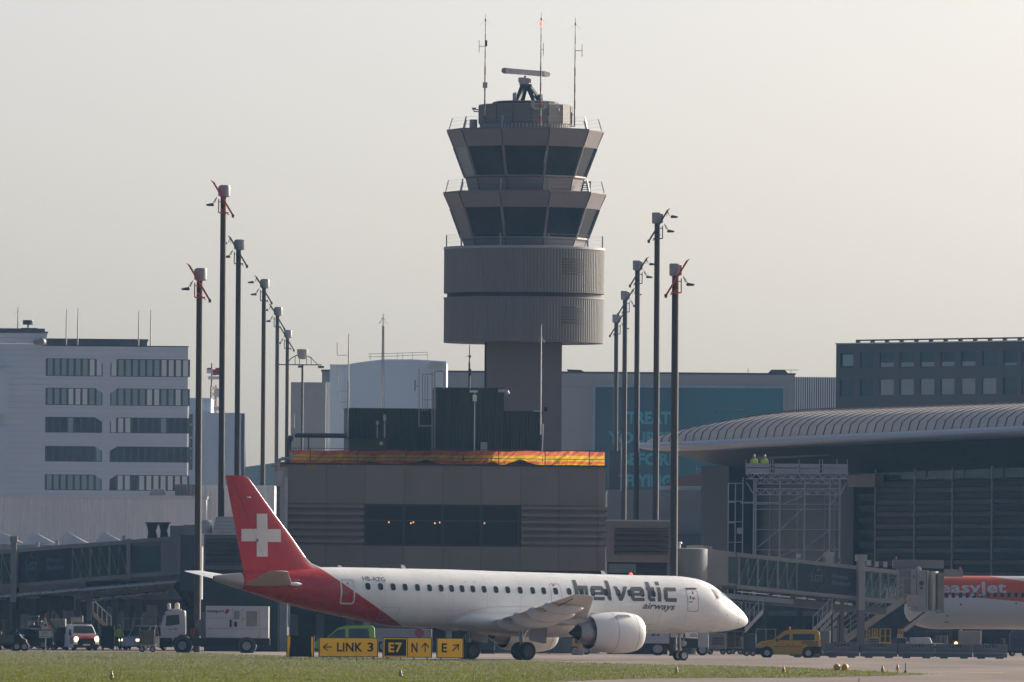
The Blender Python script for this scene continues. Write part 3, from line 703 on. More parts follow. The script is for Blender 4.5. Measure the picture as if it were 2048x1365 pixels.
# big pipe on the roof, coming down the left corner
t_ = thing(B, 'roof_duct', 'dark duct along the roof edge that turns down at the left corner', 'duct')
b = MB(); b.path([RB(694, 872, 2.6), RB(585, 871, 2.6)], .17, 10); b.path([RB(583, 873, 2.6), RB(577, 884, 2.6), RB(577, 930, 2.6)], .2, 10); b.bar(RB(617, 873, 2.6), RB(617, 905, 2.6), .1); b.build('pipe', mat('slate_pipe', (.06, .075, .085), .5), t_, smooth=True)
t_ = thing(B, 'downpipe', 'pale grey box and rounded pipe running down the left corner of the brown block', 'pipe')
b = MB(); b.path([RB(582, 905, -.3), RB(582, 918, -.3), RB(562, 918, -.3), RB(557, 924, -.3), RB(557, 945, -.3)], .12, 8)
b.build('elbow', STEEL, t_, smooth=True)
b = MB(); b.box(B.u(551, 960, -.35), B.u(565, 960, -.35), -.6, -.1, B.z(974, 558, -.35), B.z(942, 558, -.35)); b.build('box', LIGHTG, t_, bevel=.08)
b = MB(); q = B.u(570, 1000, -.4); b.lathe([(.02, B.z(953, 570)), (.14, B.z(956, 570)), (.19, B.z(962, 570)), (.19, zb-.2)], c=(q, -.4, 0), n=14); b.build('pipe', LIGHTG, t_, smooth=True)
b = MB(); b.bar((B.u(556, 1000), -.15, 0), (B.u(556, 1000), -.15, B.z(974, 556)), .25, .3); b.build('post', MID, t_)

# ------------------------------------------------------------------ annexes at either side
AN = mat('annex_grey', (.15, .15, .155), .6, var=.1, scale=.5)
def annex(F, name, label, x0, x1, ytop, ybot, lx0, lx1, ly0, ly1, dep, m, n, m2):
    t_ = thing(F, name, label, 'building')
    u0, u1 = F.u(x0, ytop), F.u(x1, ytop); z1, z0 = F.z(ytop, (x0+x1)/2), F.z(ybot, (x0+x1)/2)
    b = MB(); b.box(u0, u1, 0, dep, z0, z1); b.build('wall', m, t_)
    b = MB(); b.box(u0-.05, u1+.05, -.06, dep+.05, z1, z1+.1); b.build('roof_edge', LIGHTG, t_)
    a, c = F.u(lx0, ly0), F.u(lx1, ly0); zz1, zz0 = F.z(ly0, (lx0+lx1)/2), F.z(ly1, (lx0+lx1)/2)
    h = (zz1-zz0)/n; prof = [(.05, zz0)]
    for k in range(n):
        z = zz0+k*h; prof += [(.04, z+.005), (.04, z+h*.18), (-.28, z+h*.4), (-.28, z+h*.62), (.04, z+h*.99)]
    prof.append((.05, zz1)); b = MB(); b.prism_u(prof, a, (a+c)/2-.015); b.prism_u(prof, (a+c)/2+.015, c); b.build('louvre', m2, t_)
    return t_, u0, u1, z0, z1
AR = Frame(1280, 790, 0)
ra = annex(AR, 'gate_annex', 'low brownish annex with thick horizontal louvres between the block and the right jet bridge', 1214, 1340, 1043, 1125, 1229, 1338, 1056, 1112, 5, BR, 5, mat('louvre_brown', (.085, .075, .072), .5))
b = MB(); b.box(ra[1]+.1, ra[2]-.1, .6, 4.8, 0, ra[3]); b.build('ground_floor', DKW, ra[0])
b = MB(); b.pbox(AR, 1217, 1128, 1272, 1146, -.05, .5); b.build('lower_panel', MID, ra[0])
b = MB(); b.pbox(AR, 1334, 1125, 1341, 1180, -.05, .5); b.build('post', MID, ra[0])
AL = Frame(450, 785, 0)
la = annex(AL, 'gate_annex', 'low grey annex with dark louvres behind the red tail fin', 408, 560, 1070, 1140, 413, 500, 1078, 1132, 8, mat('annex_slate', (.10, .115, .125), .6), 5, mat('louvre_slate', (.055, .07, .08), .5))
b = MB(); b.box(la[1]+.05, la[2]-.1, .3, 7.8, 0, la[3]); 
b.build('ground_floor', mat('dark_teal_sheet', (.018, .032, .036), .6, var=.2, scale=.6), la[0])
b = MB(); rr_ = [AL.uz(x, y) for x, y in ((424, 1070), (430, 1033), (492, 1033), (500, 1070))]
b.add([(rr_[0][0], .2, la[4]+.1), (rr_[1][0], 3.2, rr_[1][1]), (rr_[2][0], 3.2, rr_[2][1]), (rr_[3][0], .2, la[4]+.1),
       (rr_[0][0], 6.2, la[4]+.1), (rr_[3][0], 6.2, la[4]+.1)], [(0, 3, 2, 1), (1, 2, 5, 4), (0, 1, 4), (3, 5, 2), (0, 4, 5, 3)])
b.build('skylight', mat('skylight_white', (.45, .47, .48), .4), la[0])
b = MB()
for k in range(12):
    f = (k+.5)/12; b.bar((rr_[0][0]*(1-f)+rr_[1][0]*f, .2+3*f-.03, la[4]+.1+(rr_[1][1]-la[4]-.1)*f), (rr_[3][0]*(1-f)+rr_[2][0]*f, .2+3*f-.03, la[4]+.1+(rr_[1][1]-la[4]-.1)*f), .05)
b.build('glazing_bars', MID, la[0])
b = MB(); q = AL.uz(412, 1052); b.lathe([(.35, 0), (.38, .1), (.38, .8), (.3, .9)], c=(q[0], 2, la[4]+.1), n=14); b.build('roof_vent', LIGHTG, la[0])
# ------------------------------------------------------------------ floodlight masts
MST = mat('weathered_mast_steel', (.055, .046, .042), .6, .1, var=.2, scale=.8, streak=.9)
CAPM = mat('mast_cap_grey', (.34, .34, .34), .5, var=.08)
REDP = mat('red_bracket_paint', (.60, .05, .03), .45, var=.1)
SLT = mat('slate_bracket', (.06, .07, .08), .5)
def flood_mast(F, ztop, r, side, arm_m, two, label, grp):
    """side: -1 arms to the left, +1 to the right"""
    t_ = thing(F, 'floodlight_mast', label, 'floodlight mast', grp)
    b = MB(); b.tube((0, 0, 0), (-.03, 0, ztop-.8), r*1.1, r*.98, 14); b.build('pole', MST, t_, smooth=True)
    KH = .64; s = side; zc = 0
    class HB(MB):
        def build(q, name, m, par, **k):
            q.v = [(x*KH, y*KH, ztop+z*KH) for x, y, z in q.v]; return MB.build(q, name, m, par, **k)
    b = HB()
    b.lathe([(.46, zc-1.35), (.58, zc-1.28), (.60, zc-.12), (.55, zc-.03)], c=(-s*.10 if True else 0, 0, 0), n=16); b.box(s*.1, s*.62, -.35, .35, zc-1.25, zc-.15); b.build('head_housing', CAPM, t_, smooth=True, bevel=.04)
    b = HB(); a0 = (-s*.98, -.75, zc-3.3); a1 = (s*1.15, -.75, zc+.25)
    b.bar(a0, a1, .32, .2); b.bar((-s*.98, .75, zc-3.3), (s*1.15, .75, zc+.25), .16, .12)
    for k in (.1, .45, .75, .95):
        p = Vector(a0).lerp(Vector(a1), k); b.bar(p, p+Vector((0, 1.5, 0)), .08)
    b.bar((s*.55, -.7, zc-1.6), (s*.55, -.7, zc-3.1), .12); b.bar((s*.55, -.7, zc-3.1), (-s*.55, -.7, zc-3.1), .13); b.bar((-s*.6, -.7, zc-3.35), (s*.3, -.7, zc-2.6), .1)
    b.bar((s*.2, -.7, zc-1.9), (s*.55, -.7, zc-1.9), .1)
    b.bar((a1[0], -.75, a1[2]), (a1[0]+s*.25, -.75, a1[2]+.16), .1)
    b.build('bracket', arm_m, t_)
    b = HB(); b.lathe([(.12, -.2), (.18, .1), (.10, .22)], c=(-s*1.05, -.75, zc-3.45), n=8); b.build('counterweight', SLT, t_)
    for k, (hx, hz) in enumerate([(1.05, -2.15)]+([(1.45, -.45)] if two else [])):
        b = HB()
        if k == 0:
            b.bar((s*.75, -.4, zc-1.35), (s*1.0, -.4, zc-2.0), .08); b.bar((s*.9, -.4, zc-1.5), (s*1.2, -.4, zc-2.1), .07)
        else:
            b.bar((s*.95, -.4, zc-.1), (s*1.15, -.4, zc+.15), .07); b.bar((s*1.15, -.4, zc+.12), (s*1.35, -.4, zc-.45), .07); b.bar((s*1.0, -.4, zc-.5), (s*1.15, -.4, zc+.1), .05)
        b.prism([(s*hx, zc+hz-.08), (s*(hx+.15), zc+hz+.12), (s*(hx+.85), zc+hz-.02), (s*(hx+.9), zc+hz-.1), (s*(hx+.8), zc+hz-.2), (s*(hx+.1), zc+hz-.22)], -.75, .1)
        b.build('floodlight', SLT, t_)
    return t_
def mast_at(px, ytop, D, w_px, side, m_, two, label, grp):
    F = Frame(px, D, 0, 600); z = F.z(ytop, px); s = FPX/D
    return flood_mast(F, z, w_px/s/2, side, m_, two, label, grp)
GL, GRT = 'floodlight masts in the row left of the tower', 'floodlight masts in the row right of the tower'
mast_at(400, 536, 758, 13, -1, REDP, False, 'shorter mast with a red bracket, leftmost of all, in front of the jet bridge', GL)
mast_at(446, 370, 800, 12, -1, REDP, False, 'tallest mast of the left row, with a red bracket at its top', GL)
mast_at(477, 479, 917, 10.5, -1, SLT, True, 'grey bracket mast right beside the tallest mast of the left row', GL)
mast_at(528.7, 558, 1025, 9.2, -1, SLT, True, 'grey bracket mast rising behind the red fin, third from the tower end', GL)
mast_at(556, 614, 1116, 8.3, -1, SLT, True, 'grey bracket mast second lowest in the left row', GL)
mast_at(576.3, 660, 1204, 7.5, -1, SLT, False, 'lowest floodlight mast of the left row, nearest the tower', GL)
mast_at(1351.5, 527, 760, 14.5, 1, REDP, False, 'mast with a red bracket, rightmost of the right row', GRT)
mast_at(1314.5, 425, 852, 12, 1, SLT, True, 'tallest mast of the right row, with two lamp arms', GRT)
mast_at(1275.5, 521, 964, 10.8, 1, SLT, True, 'third tallest grey mast of the right row, just left of the tallest one', GRT)
mast_at(1251, 582, 1058, 9.8, 1, SLT, True, 'second lowest mast of the right row', GRT)
mast_at(1233.8, 629, 1140, 9, 1, SLT, False, 'lowest floodlight mast of the right row, nearest the tower', GRT)
# apron light mast with a wide lamp carrier behind the left row
F = Frame(601, 1080); s = FPX/1080
t_ = thing(F, 'apron_light_mast', 'thin mast with a drum head and a wide tubular lamp carrier', 'floodlight mast')
z0 = F.z(730, 601); zt_ = F.z(700, 601)
b = MB(); b.tube((0, 0, 0), (0, 0, z0), .13, .11, 8); b.build('pole', mat('pole_blue_grey', (.09, .10, .11), .5), t_)
b = MB(); b.lathe([(.36, F.z(722)), (.52, F.z(714)), (.55, zt_), (.5, zt_+.05)], n=14); b.build('head_housing', LIGHTG, t_)
b = MB(); a = F.u(550, 731); c = F.u(643, 731); b.bar((a, 0, z0), (c, 0, z0), .1)
b.path([(F.u(571, 731), 0, z0), (F.u(583, 720), 0, F.z(720)), (F.u(592, 715), 0, F.z(715)), (F.u(612, 715), 0, F.z(715)), (F.u(622, 719), 0, F.z(719)), (F.u(636, 731), 0, z0)], .045, 5)
for x in (586, 595, 609, 618): b.bar((F.u(x), 0, z0), (F.u(x), 0, F.z(717)), .06)
b.box(F.u(632), F.u(644), -.3, .3, z0-.3, z0-.1); b.box(F.u(592), F.u(600), -.3, .3, z0-.28, z0-.08); b.build('lamp_carrier', SLT, t_)

# ------------------------------------------------------------------ left office building
O1 = Frame(190, 1100, 3)
OW = mat('office_grey_panel', (.55, .63, .70), .6, var=.05, scale=.15, streak=-1)
PANE_D = mat('office_pane_dark', (.06, .09, .115), .12, var=.3, scale=.2)
PANE_G = mat('office_blind_green', (.26, .38, .39), .45, var=.12, scale=.4)
PANE_L = mat('office_blind_light', (.62, .70, .70), .5, var=.08, scale=.5)
off = thing(O1, 'office_building', 'large pale grey office block with five bands of windows at the left edge', 'building')
def seam_wall(b, u0, u1, z0, z1, v, h=.42, off_=0):
    k = math.ceil((z0-off_)/h)
    zz = [z0]+[off_+h*i for i in range(k, int((z1-off_)/h)+1) if off_+h*i > z0+.05 and off_+h*i < z1-.05]+[z1]
    for a, c in zip(zz, zz[1:]): b.box(u0, u1, v, v+.1, a+.012, c-.012)
SH = .56
uA, uB_ = O1.u(-60, 800), O1.u(375.5, 800)
z700 = O1.z(695, 200)
bands = [(718, 753), (777, 811), (835, 866), (893, 924), (950, 981)]
def oz(y): return O1.z(y-0.0, 190)
b = MB(); b.box(uA, uB_-.05, .12, 30, 0, z700-.05); b.build('wall_core', mat('office_seam', (.45, .48, .5), .7), off)
b = MB(); uw0, uw1, uw2, uw3 = O1.u(89), O1.u(201), O1.u(216.5), O1.u(374)
ys = [oz(693)]
prev = oz(693)
for (ya, yb) in bands:
    seam_wall(b, uw0, uB_, oz(ya), prev, 0, SH)
    seam_wall(b, uw1, uw2, oz(yb), oz(ya), 0, SH); prev = oz(yb)
    seam_wall(b, uw3, uB_, oz(yb), oz(ya), 0, SH)
seam_wall(b, uw0, uB_, 0, prev, 0, SH)
seam_wall(b, uA, uw0-.01, 0, oz(668), 0, SH)
b.build('wall', OW, off)
b = MB(); seam_wall(b, uA, O1.u(12), oz(740), oz(830), -1.2, SH); b.box(uA, O1.u(12), -1.1, 0, oz(830), oz(740)); b.box(uA, O1.u(12), -1.1, 0, oz(1000), oz(856)); seam_wall(b, uA, O1.u(12), oz(1000), oz(856), -1.2, SH); b.build('bay', OW, off)
rg = random.Random(4)
for bi, (ya, yb) in enumerate(bands):
    for (xa, xb, n, ch) in ((89, 201, 8, 'r'), (216.5, 374, 11, 'l')):
        z0, z1 = oz(yb), oz(ya); u0, u1 = O1.u(xa), O1.u(xb)
        f = MB(); f.box(u0, u1, .06, .11, z0, z1)
        for k in range(1 if ch == 'l' else 0, n+1 if ch == 'l' else n):
            q = u0+(u1-u0)*k/n; f.box(q-.09, q+.09, -.01, .06, z0, z1)
        wf = f.build('window_band', mat('office_frame', (.09, .11, .13), .5), off)
        # chamfered corner
        b = MB()
        if ch == 'r': b.prism([(u1-.72, z1+.0), (u1+.02, z1), (u1+.02, z1-.45)], -.03, .06)
        else: b.prism([(u0-.02, z1), (u0+.72, z1), (u0-.02, z1-.45)], -.03, .06)
        b.build('chamfer', OW, off)
        for k in range(n):
            a = u0+(u1-u0)*k/n+.11; c = u0+(u1-u0)*(k+1)/n-.11
            r = rg.random()
            if bi < 2: m_ = PANE_G if r < .72 else PANE_L
            elif bi == 2: m_ = PANE_D if (xa < 100 and k != 3) or (xa > 100 and k > 2 and k not in (7,)) else (PANE_L if xa > 100 and k < 3 else PANE_G)
            elif bi == 3: m_ = PANE_D if r < .85 else PANE_G
            else: m_ = PANE_G if xa < 100 else (PANE_L if k in (1, 2) or k > 3 else PANE_D)
            b = MB(); b.box(a, c, .01, .05, z0+.06, z1-.06); b.build('pane', m_, wf)
b = MB(); b.box(uA, O1.u(89)+.1, -.05, 30, oz(667), oz(664.5)); b.box(O1.u(81), uB_+.05, -.05, 30, oz(693), oz(691)); b.build('roof_edge', mat('roof_edge_blue', (.10, .11, .125), .6), off)
b = MB(); b.box(O1.u(92), O1.u(291), 3, 20, oz(692), oz(680)); b.box(uA, O1.u(85), 1, 20, oz(665), oz(658)); b.box(O1.u(90), O1.u(291)+.1, 2.9, 20, oz(680), oz(676.5)); b.build('penthouse', mat('penthouse', (.14, .15, .165), .6), off)
for k, x in enumerate((31, 128, 151, 273, 297)):
    t_ = thing(O1, 'roof_whip_antenna', ['thin whip antenna at the far left of the office roof, beside the dark rotating drum', 'first of two close white whip antennas on the office roof', 'second of two close white whip antennas, just right of the first', 'white whip antenna near the right end of the office penthouse', 'thinnest whip antenna, rightmost on the office roof'][k], 'antenna', 'whip antennas on the office roof', du=O1.u(x))
    zt_, zb_ = oz([615, 618, 616, 621, 618][k]), oz([660, 690, 690, 693, 693][k])
    b = MB(); b.tube((0, 2, zb_), (0, 2, zb_+(zt_-zb_)*.75), .07, .05, 6); b.tube((0, 2, zb_+(zt_-zb_)*.75), (0, 2, zt_), .03, n=5); b.build('rod', LIGHTG, t_)
    if k == 0:
        b = MB(); [b.tube((0, 2, zt_-.3), (sx_*.3, 2, zt_-.7), .015, n=4) for sx_ in (-1, 1)]; b.build('radials', LIGHTG, t_)
t_ = thing(O1, 'roof_beacon', 'dark drum on a short stem on the office roof', 'beacon', du=O1.u(51.5))
b = MB(); b.lathe([(.5, oz(650)), (.52, oz(649)), (.52, oz(642)), (.5, oz(641))], c=(0, 2, 0), n=16); b.build('drum', mat('beacon_dark', (.04, .045, .05), .5), t_)
b = MB(); b.tube((0, 2, oz(660)), (0, 2, oz(649)), .08); b.bar((-.7, 2, oz(657.5)), (.9, 2, oz(657.5)), .1); b.build('stem', DARK, t_)
t_ = thing(O1, 'wall_projector', 'small round searchlight bracketed to the office wall', 'lamp', du=O1.u(75))
b = MB(); b.tube((.1, -.7, oz(685)), (.35, -.1, oz(685)), .35, .3, 12); b.tube((-.45, -.5, oz(686)), (-.2, -.1, oz(686)), .25, .2, 10); b.bar((-.3, -.1, oz(688)), (.4, -.1, oz(688)), .1); b.build('housing', mat('beige_metal', (.30, .28, .26), .5), t_)

# white corrugated hangar in front of it
HG = Frame(190, 980, 0)
hg = thing(HG, 'corrugated_hangar', 'long low hangar of white corrugated sheet in front of the office block', 'building')
CS = mat('white_corrugated_sheet', (.82, .81, .79), .5, var=.09, scale=.25, streak=.85)
def corr(F, x0, x1, z0, z1, v, pitch, dep, m, par, name='wall', thick=.3, yaw_face=False, jitter=0):
    u0, u1 = x0, x1; N = max(2, int((u1-u0)/pitch)); ring = []
    for i in range(N*4+1):
        ring.append((u0+(u1-u0)*i/(N*4), v+[0, 0, dep, dep][i % 4]))
    ring += [(u1, v+dep+thick), (u0, v+dep+thick)]
    b = MB(); b.loft([[(a, c, z) for a, c in ring] for z in (z0, z1)]); return b.build(name, m, par)
zh = HG.z(997, 190)
corr(HG, HG.u(-60), HG.u(411), 0, zh, 0, .36, .06, CS, hg, thick=9)
zh2 = HG.z(970, 480)
corr(HG, HG.u(393), HG.u(545), 0, zh2, 4, .36, .06, CS, hg, 'rear_wall', thick=9)
b = MB(); b.box(HG.u(-60), HG.u(411)+.1, -.12, 9, zh, zh+.28); b.build('roof_edge', WHITE, hg)
t_ = thing(HG, 'roof_exhaust', 'pale rounded ventilator box on the hangar roof', 'roof vent', du=HG.u(312))
b = MB(); z_ = HG.z(993, 312); b.prism([(-.7, z_), (-.7, z_+.35), (-.45, z_+.65), (.55, z_+.65), (.7, z_+.5), (.7, z_+.12), (.35, z_+.12), (.35, z_)], 1, 2.3); b.build('hood', LIGHTG, t_, bevel=.05)
t_ = thing(HG, 'roof_plant_box', 'grey corrugated plant box on the hangar roof beside the mast', 'roof plant')
corr(HG, HG.u(347), HG.u(398), HG.z(996, 370), HG.z(969, 370), 1, .3, .05, mat('plant_box_grey', (.22, .21, .21), .6), t_, thick=2)

# building behind the masts, right of the office
O2 = Frame(430, 1260, 0)
t_ = thing(O2, 'office_building', 'plain blue-grey building half hidden behind the left row of masts', 'building')
P2 = mat('pale_blue_render', (.6, .67, .74), .6, var=.05, scale=.2)
b = MB(); b.box(O2.u(374), O2.u(418), 1, 12, 0, O2.z(796, 395)); b.box(O2.u(374), O2.u(479), 0, 12, 0, O2.z(826, 430)); b.build('wall', P2, t_)
b = MB(); b.prism_u([(0.2, 0), (6, 0), (6, O2.z(832, 480)), (.2, O2.z(827, 480))], O2.u(479)+.01, O2.u(486)); b.build('side_wall', mat('slate_side', (.12, .13, .15), .6), t_)
b = MB()
for (ya, yb) in ((829, 848), (852, 873), (878, 895), (900, 915), (920, 940)):
    b.box(O2.u(375.5), O2.u(382), -.1, -.01, O2.z(yb, 380), O2.z(ya, 380))
b.each('window', PANE_D, t_)
b = MB()
for y in (850, 875, 897, 917): b.box(O2.u(374), O2.u(385), -1.0, -.11, O2.z(y+1, 380), O2.z(y-1, 380))
b.each('balcony', LIGHTG, t_)
# red and white transmitter mast far behind
F = Frame(423, 1500); t_ = thing(F, 'transmitter_mast', 'small red and white transmitter mast hazy behind the left masts', 'radio mast')
s = FPX/1500
b = MB(); z0 = F.z(850); z1 = F.z(727, 420)
for dx in (-.35, .35):
    for dy in (-.35, .35): b.bar((dx, dy, 0), (dx, dy, z1-3), .14)
for k in range(60):
    if k*.8 < z1-3.4: b.bar((-.35, -.35, k*.8), (.35, -.35, k*.8+.8), .07); b.bar((.35, -.35, k*.8), (-.35, -.35, k*.8+.8), .07)
b.tube((-.25, 0, z1-3), (-.25, 0, z1), .1); b.build('lattice', mat('lattice_red', (.45, .10, .09), .5), t_)
b = MB(); b.box(-.9, -.1, -.4, .4, F.z(752), F.z(742)); b.build('white_panel', WHITE, t_); b = MB(); b.box(-.1, .35, -.5, .4, F.z(756), F.z(744)); b.box(.25, .75, -.5, .4, F.z(755), F.z(741)); b.box(-.85, -.35, -.41, .3, F.z(744), F.z(741)); b.each('red_panel', RED, t_)
b = MB(); b.box(-.7, .8, -.6, .6, F.z(764), F.z(758)); b.box(.1, .8, -.5, .5, F.z(800), F.z(782)); b.box(-.9, .9, -.7, .7, F.z(826), F.z(818)); b.each('platform', WHITE, t_)

# grey buildings left of the tower
O3 = Frame(615, 1230, 0)
t_ = thing(O3, 'warehouse', 'grey-brown panelled building between the left masts and the pale blue hall', 'building')
b = MB(); u0, u1 = O3.u(578), O3.u(648); z1 = O3.z(765, 615)
b.box(u0, u1, .05, 20, 0, z1)
for (ya, yb) in ((765, 778), (779, 822), (823, 890), (891, 960)): b.box(u0, u1, 0, .05, O3.z(yb, 615)+.03, O3.z(ya, 615)-.03)
b.build('wall', mat('warm_grey_panel', (.36, .355, .34), .6, var=.05, scale=.2), t_)
b = MB(); b.box(u1+.01, O3.u(655), 2, 20, 0, O3.z(764, 650)); b.build('side_wall', P2, t_)
O4 = Frame(770, 1150, 0)
t_ = thing(O4, 'pale_blue_hall', 'tall pale blue corrugated hall behind the green sheds', 'building')
corr(O4, O4.u(655.5), O4.u(688), 0, O4.z(729, 670), .5, 5, .01, P2, t_, 'end_wall', thick=25)
CB = mat('pale_blue_corrugated', (.66, .76, .84), .5, var=.06, scale=.2, streak=.85)
pts = [(688.5, 729), (730, 723), (773, 719), (810, 719), (889, 723)]
N = 110; f_, bk = [], []
u0, u1 = O4.u(688.5), O4.u(889)
def topz(u):
    x = 688.5+(u-u0)/(u1-u0)*200.5
    return O4.z(crv([p[0] for p in pts], [p[1] for p in pts], x)-.0, 1024) - (1024-x)*0
b = MB()
def tz4(x): return O4.uz(x, crv([p[0] for p in pts], [p[1] for p in pts], x))[1]
for i in range(N):
    a = u0+(u1-u0)*i/N; c = u0+(u1-u0)*(i+1)/N; x = 688.5+200.5*(i+.5)/N
    b.prism([(a, 0), (a, tz4(x)), (c, tz4(x)), (c, 0)], 0 if i % 2 else .12, 25)
b.build('wall', CB, t_)
b = MB()
for x in (735, 760, 790, 800, 820, 850):
    q = O4.u(x); b.tube((q, 5, tz4(min(x, 888))), (q, 5, tz4(min(x, 888))+.8), .03, n=4)
b.bar((O4.u(730), 5, tz4(730)+.55), (O4.u(850), 5, tz4(850)+.65), .05); b.bar((O4.u(730), 5, tz4(730)+.85), (O4.u(850), 5, tz4(850)+.9), .05); b.build('roof_railing', STEEL, t_)
b = MB(); q = O4.u(868); b.box(q-.8, q+.8, -.8, -.02, O4.z(727, 868)-.5, O4.z(727, 868)); b.build('wall_box', LIGHTG, t_)

# long grey shed with the banner
O5 = Frame(1280, 1280, 0)
WG5 = mat('shed_grey_panel', (.30, .31, .305), .6, var=.05, scale=.12)
t_ = thing(O5, 'cargo_hall', 'long grey panelled hall carrying the framed blue banner, right of the tower', 'building')
z1 = O5.z(748, 1280); u0, u1 = O5.u(640), O5.u(1586)
b = MB(); b.box(u0, u1, .1, 60, 0, z1)
px_ = [640, 760, 890, 960, 1060, 1168, 1290, 1420, 1500, 1586]; py_ = [748, 775, 822, 870, 920, 1000]
for xa, xb in zip(px_, px_[1:]):
    for ya, yb in zip(py_, py_[1:]): b.box(O5.u(xa)+.04, O5.u(xb)-.04, 0, .1, O5.z(yb, 1280)+.04, O5.z(ya, 1280)-.04)
    b.box(O5.u(xa)+.04, O5.u(xb)-.04, 0, .1, .1, O5.z(1000, 1280)-.04)
b.build('wall', WG5, t_)
b = MB(); b.box(u0-.1, u1+.1, -.1, 60, z1, z1+.2); b.build('roof_edge', mat('roof_edge_slate', (.08, .09, .10), .6), t_)
b = MB(); N = 19; ua, ub = O5.u(1586.5), O5.u(1670)
for i in range(N):
    a = ua+(ub-ua)*i/N; b.box(a, a+(ub-ua)/N*.55, -.15, .3, 0, O5.z(754, 1625))
b.build('vertical_slats', mat('slat_pale', (.6, .64, .68), .5, var=.05), t_)
b = MB(); b.box(ua, ub, .3, 40, 0, O5.z(755, 1625)); b.build('wall', mat('slat_back', (.06, .07, .085), .6), t_)
b = MB(); q = O5.u(1553); z_ = z1+.2; b.prism([(q-1.15, z_), (q-.7, z_+.45), (q+.8, z_+.45), (q+1.2, z_)], 3, 8); b.build('roof_vent', mat('roof_edge_slate', (0, 0, 0)), t_)
b = MB(); q = O5.u(1150); b.prism([(q-.9, z_), (q-1.1, z_+.3), (q+.5, z_+.25), (q+.9, z_)], 3, 6); b.bar((O5.u(1494), 4, z_), (O5.u(1494), 4, z_+.6), .06); b.bar((O5.u(1580), 4, z_), (O5.u(1580), 4, z_+.5), .05); b.bar((O5.u(1562), 4, z_+.45), (O5.u(1596), 4, z_+.45), .05); b.build('roof_hatch', DARK, t_)
bn = thing(O5, 'advertising_banner', 'huge framed teal banner reading TREAT YOURSELF BEFORE FLYING', 'banner')
bu0, bu1 = O5.u(1187), O5.u(1563); bz1, bz0 = O5.z(776, 1375), O5.z(985, 1375)
BAN, bt, bb = new_mat('banner_teal'); bb.inputs['Roughness'].default_value = .5
tc = bt.nodes.new('ShaderNodeTexCoord'); nz = bt.nodes.new('ShaderNodeSeparateXYZ'); bt.links.new(tc.outputs['Generated'], nz.inputs[0])
rp = bt.nodes.new('ShaderNodeValToRGB'); rp.color_ramp.elements[0].position = 0; rp.color_ramp.elements[0].color = (.035, .07, .10, 1); rp.color_ramp.elements[1].position = .75; rp.color_ramp.elements[1].color = (.03, .155, .20, 1)
bt.links.new(nz.outputs[0], rp.inputs[0]); bt.links.new(rp.outputs[0], bb.inputs['Base Color'])
b = MB(); b.box(bu0, bu1, -.16, -.02, bz0, bz1); b.build('cloth', BAN, bn)
b = MB(); b.box(bu0-.2, bu1+.2, -.3, -.02, bz1, bz1+.3); b.box(bu0-.25, bu0, -.3, -.02, bz0, bz1); b.box(bu1, bu1+.25, -.3, -.02, bz0, bz1); b.build('frame', mat('banner_frame', (.26, .32, .38), .5), bn)
BT = mat('banner_letters', (.06, .30, .36), .5, var=.03)
cx_ = 1297; lz = [(823, 849), (863, 889), (906, 932), (949, 975)]
for wd, hw_, (ya, yb) in zip(('TREAT', 'YOURSELF', 'BEFORE', 'FLYING'), (44, 82, 57, 46), lz):
    text_on('letters', wd, O5, cx_-hw_, ya, cx_+hw_, yb, -.17, BT, bn, offset=.04)

# dark office block at the right
O6 = Frame(1668.5, 1200, -45)
DB = mat('dark_office_panel', (.03, .032, .038), .5, var=.12, scale=.2)
ob = thing(O6, 'dark_office_building', 'dark office block with square windows and a rail on its roof, at the right edge', 'building')
u1 = O6.u(2110, 750); z1 = O6.z(689, 1668); zf = 0
b = MB(); b.box(0, u1, .3, 22, 0, z1-.03); b.build('wall_core', BLACK, ob)
wx = [(1680, 1706.5), (1720, 1746), (1759, 1788), (1799.5, 1828), (1840, 1869), (1881, 1909.5), (1922, 1951), (1964, 1993), (2006, 2034)]
wu = [(O6.u(a, 750), O6.u(c, 750)) for a, c in wx]; wu.append((wu[-1][1]+.6, wu[-1][1]+2.6))
rows = [(O6.z(737, 1690), O6.z(706, 1690)), (O6.z(793, 1690), O6.z(759, 1690)), (O6.z(848, 1690), O6.z(815, 1690))]
b = MB(); edges = [0]+[q for ab in wu for q in ab]+[u1]
zz = [0, rows[2][0], rows[2][1], rows[1][0], rows[1][1], rows[0][0], rows[0][1], z1]
for i in range(0, len(edges)-1, 2): b.box(edges[i], edges[i+1], 0, .3, 0, z1)
for (a, c) in wu:
    for k in (0, 2, 4, 6): b.box(a+.001, c-.001, .01, .3, zz[k], zz[k+1])
b.build('wall', DB, ob)
BLD = mat('roller_blind', (.22, .235, .225), .6, var=.06, scale=.4)
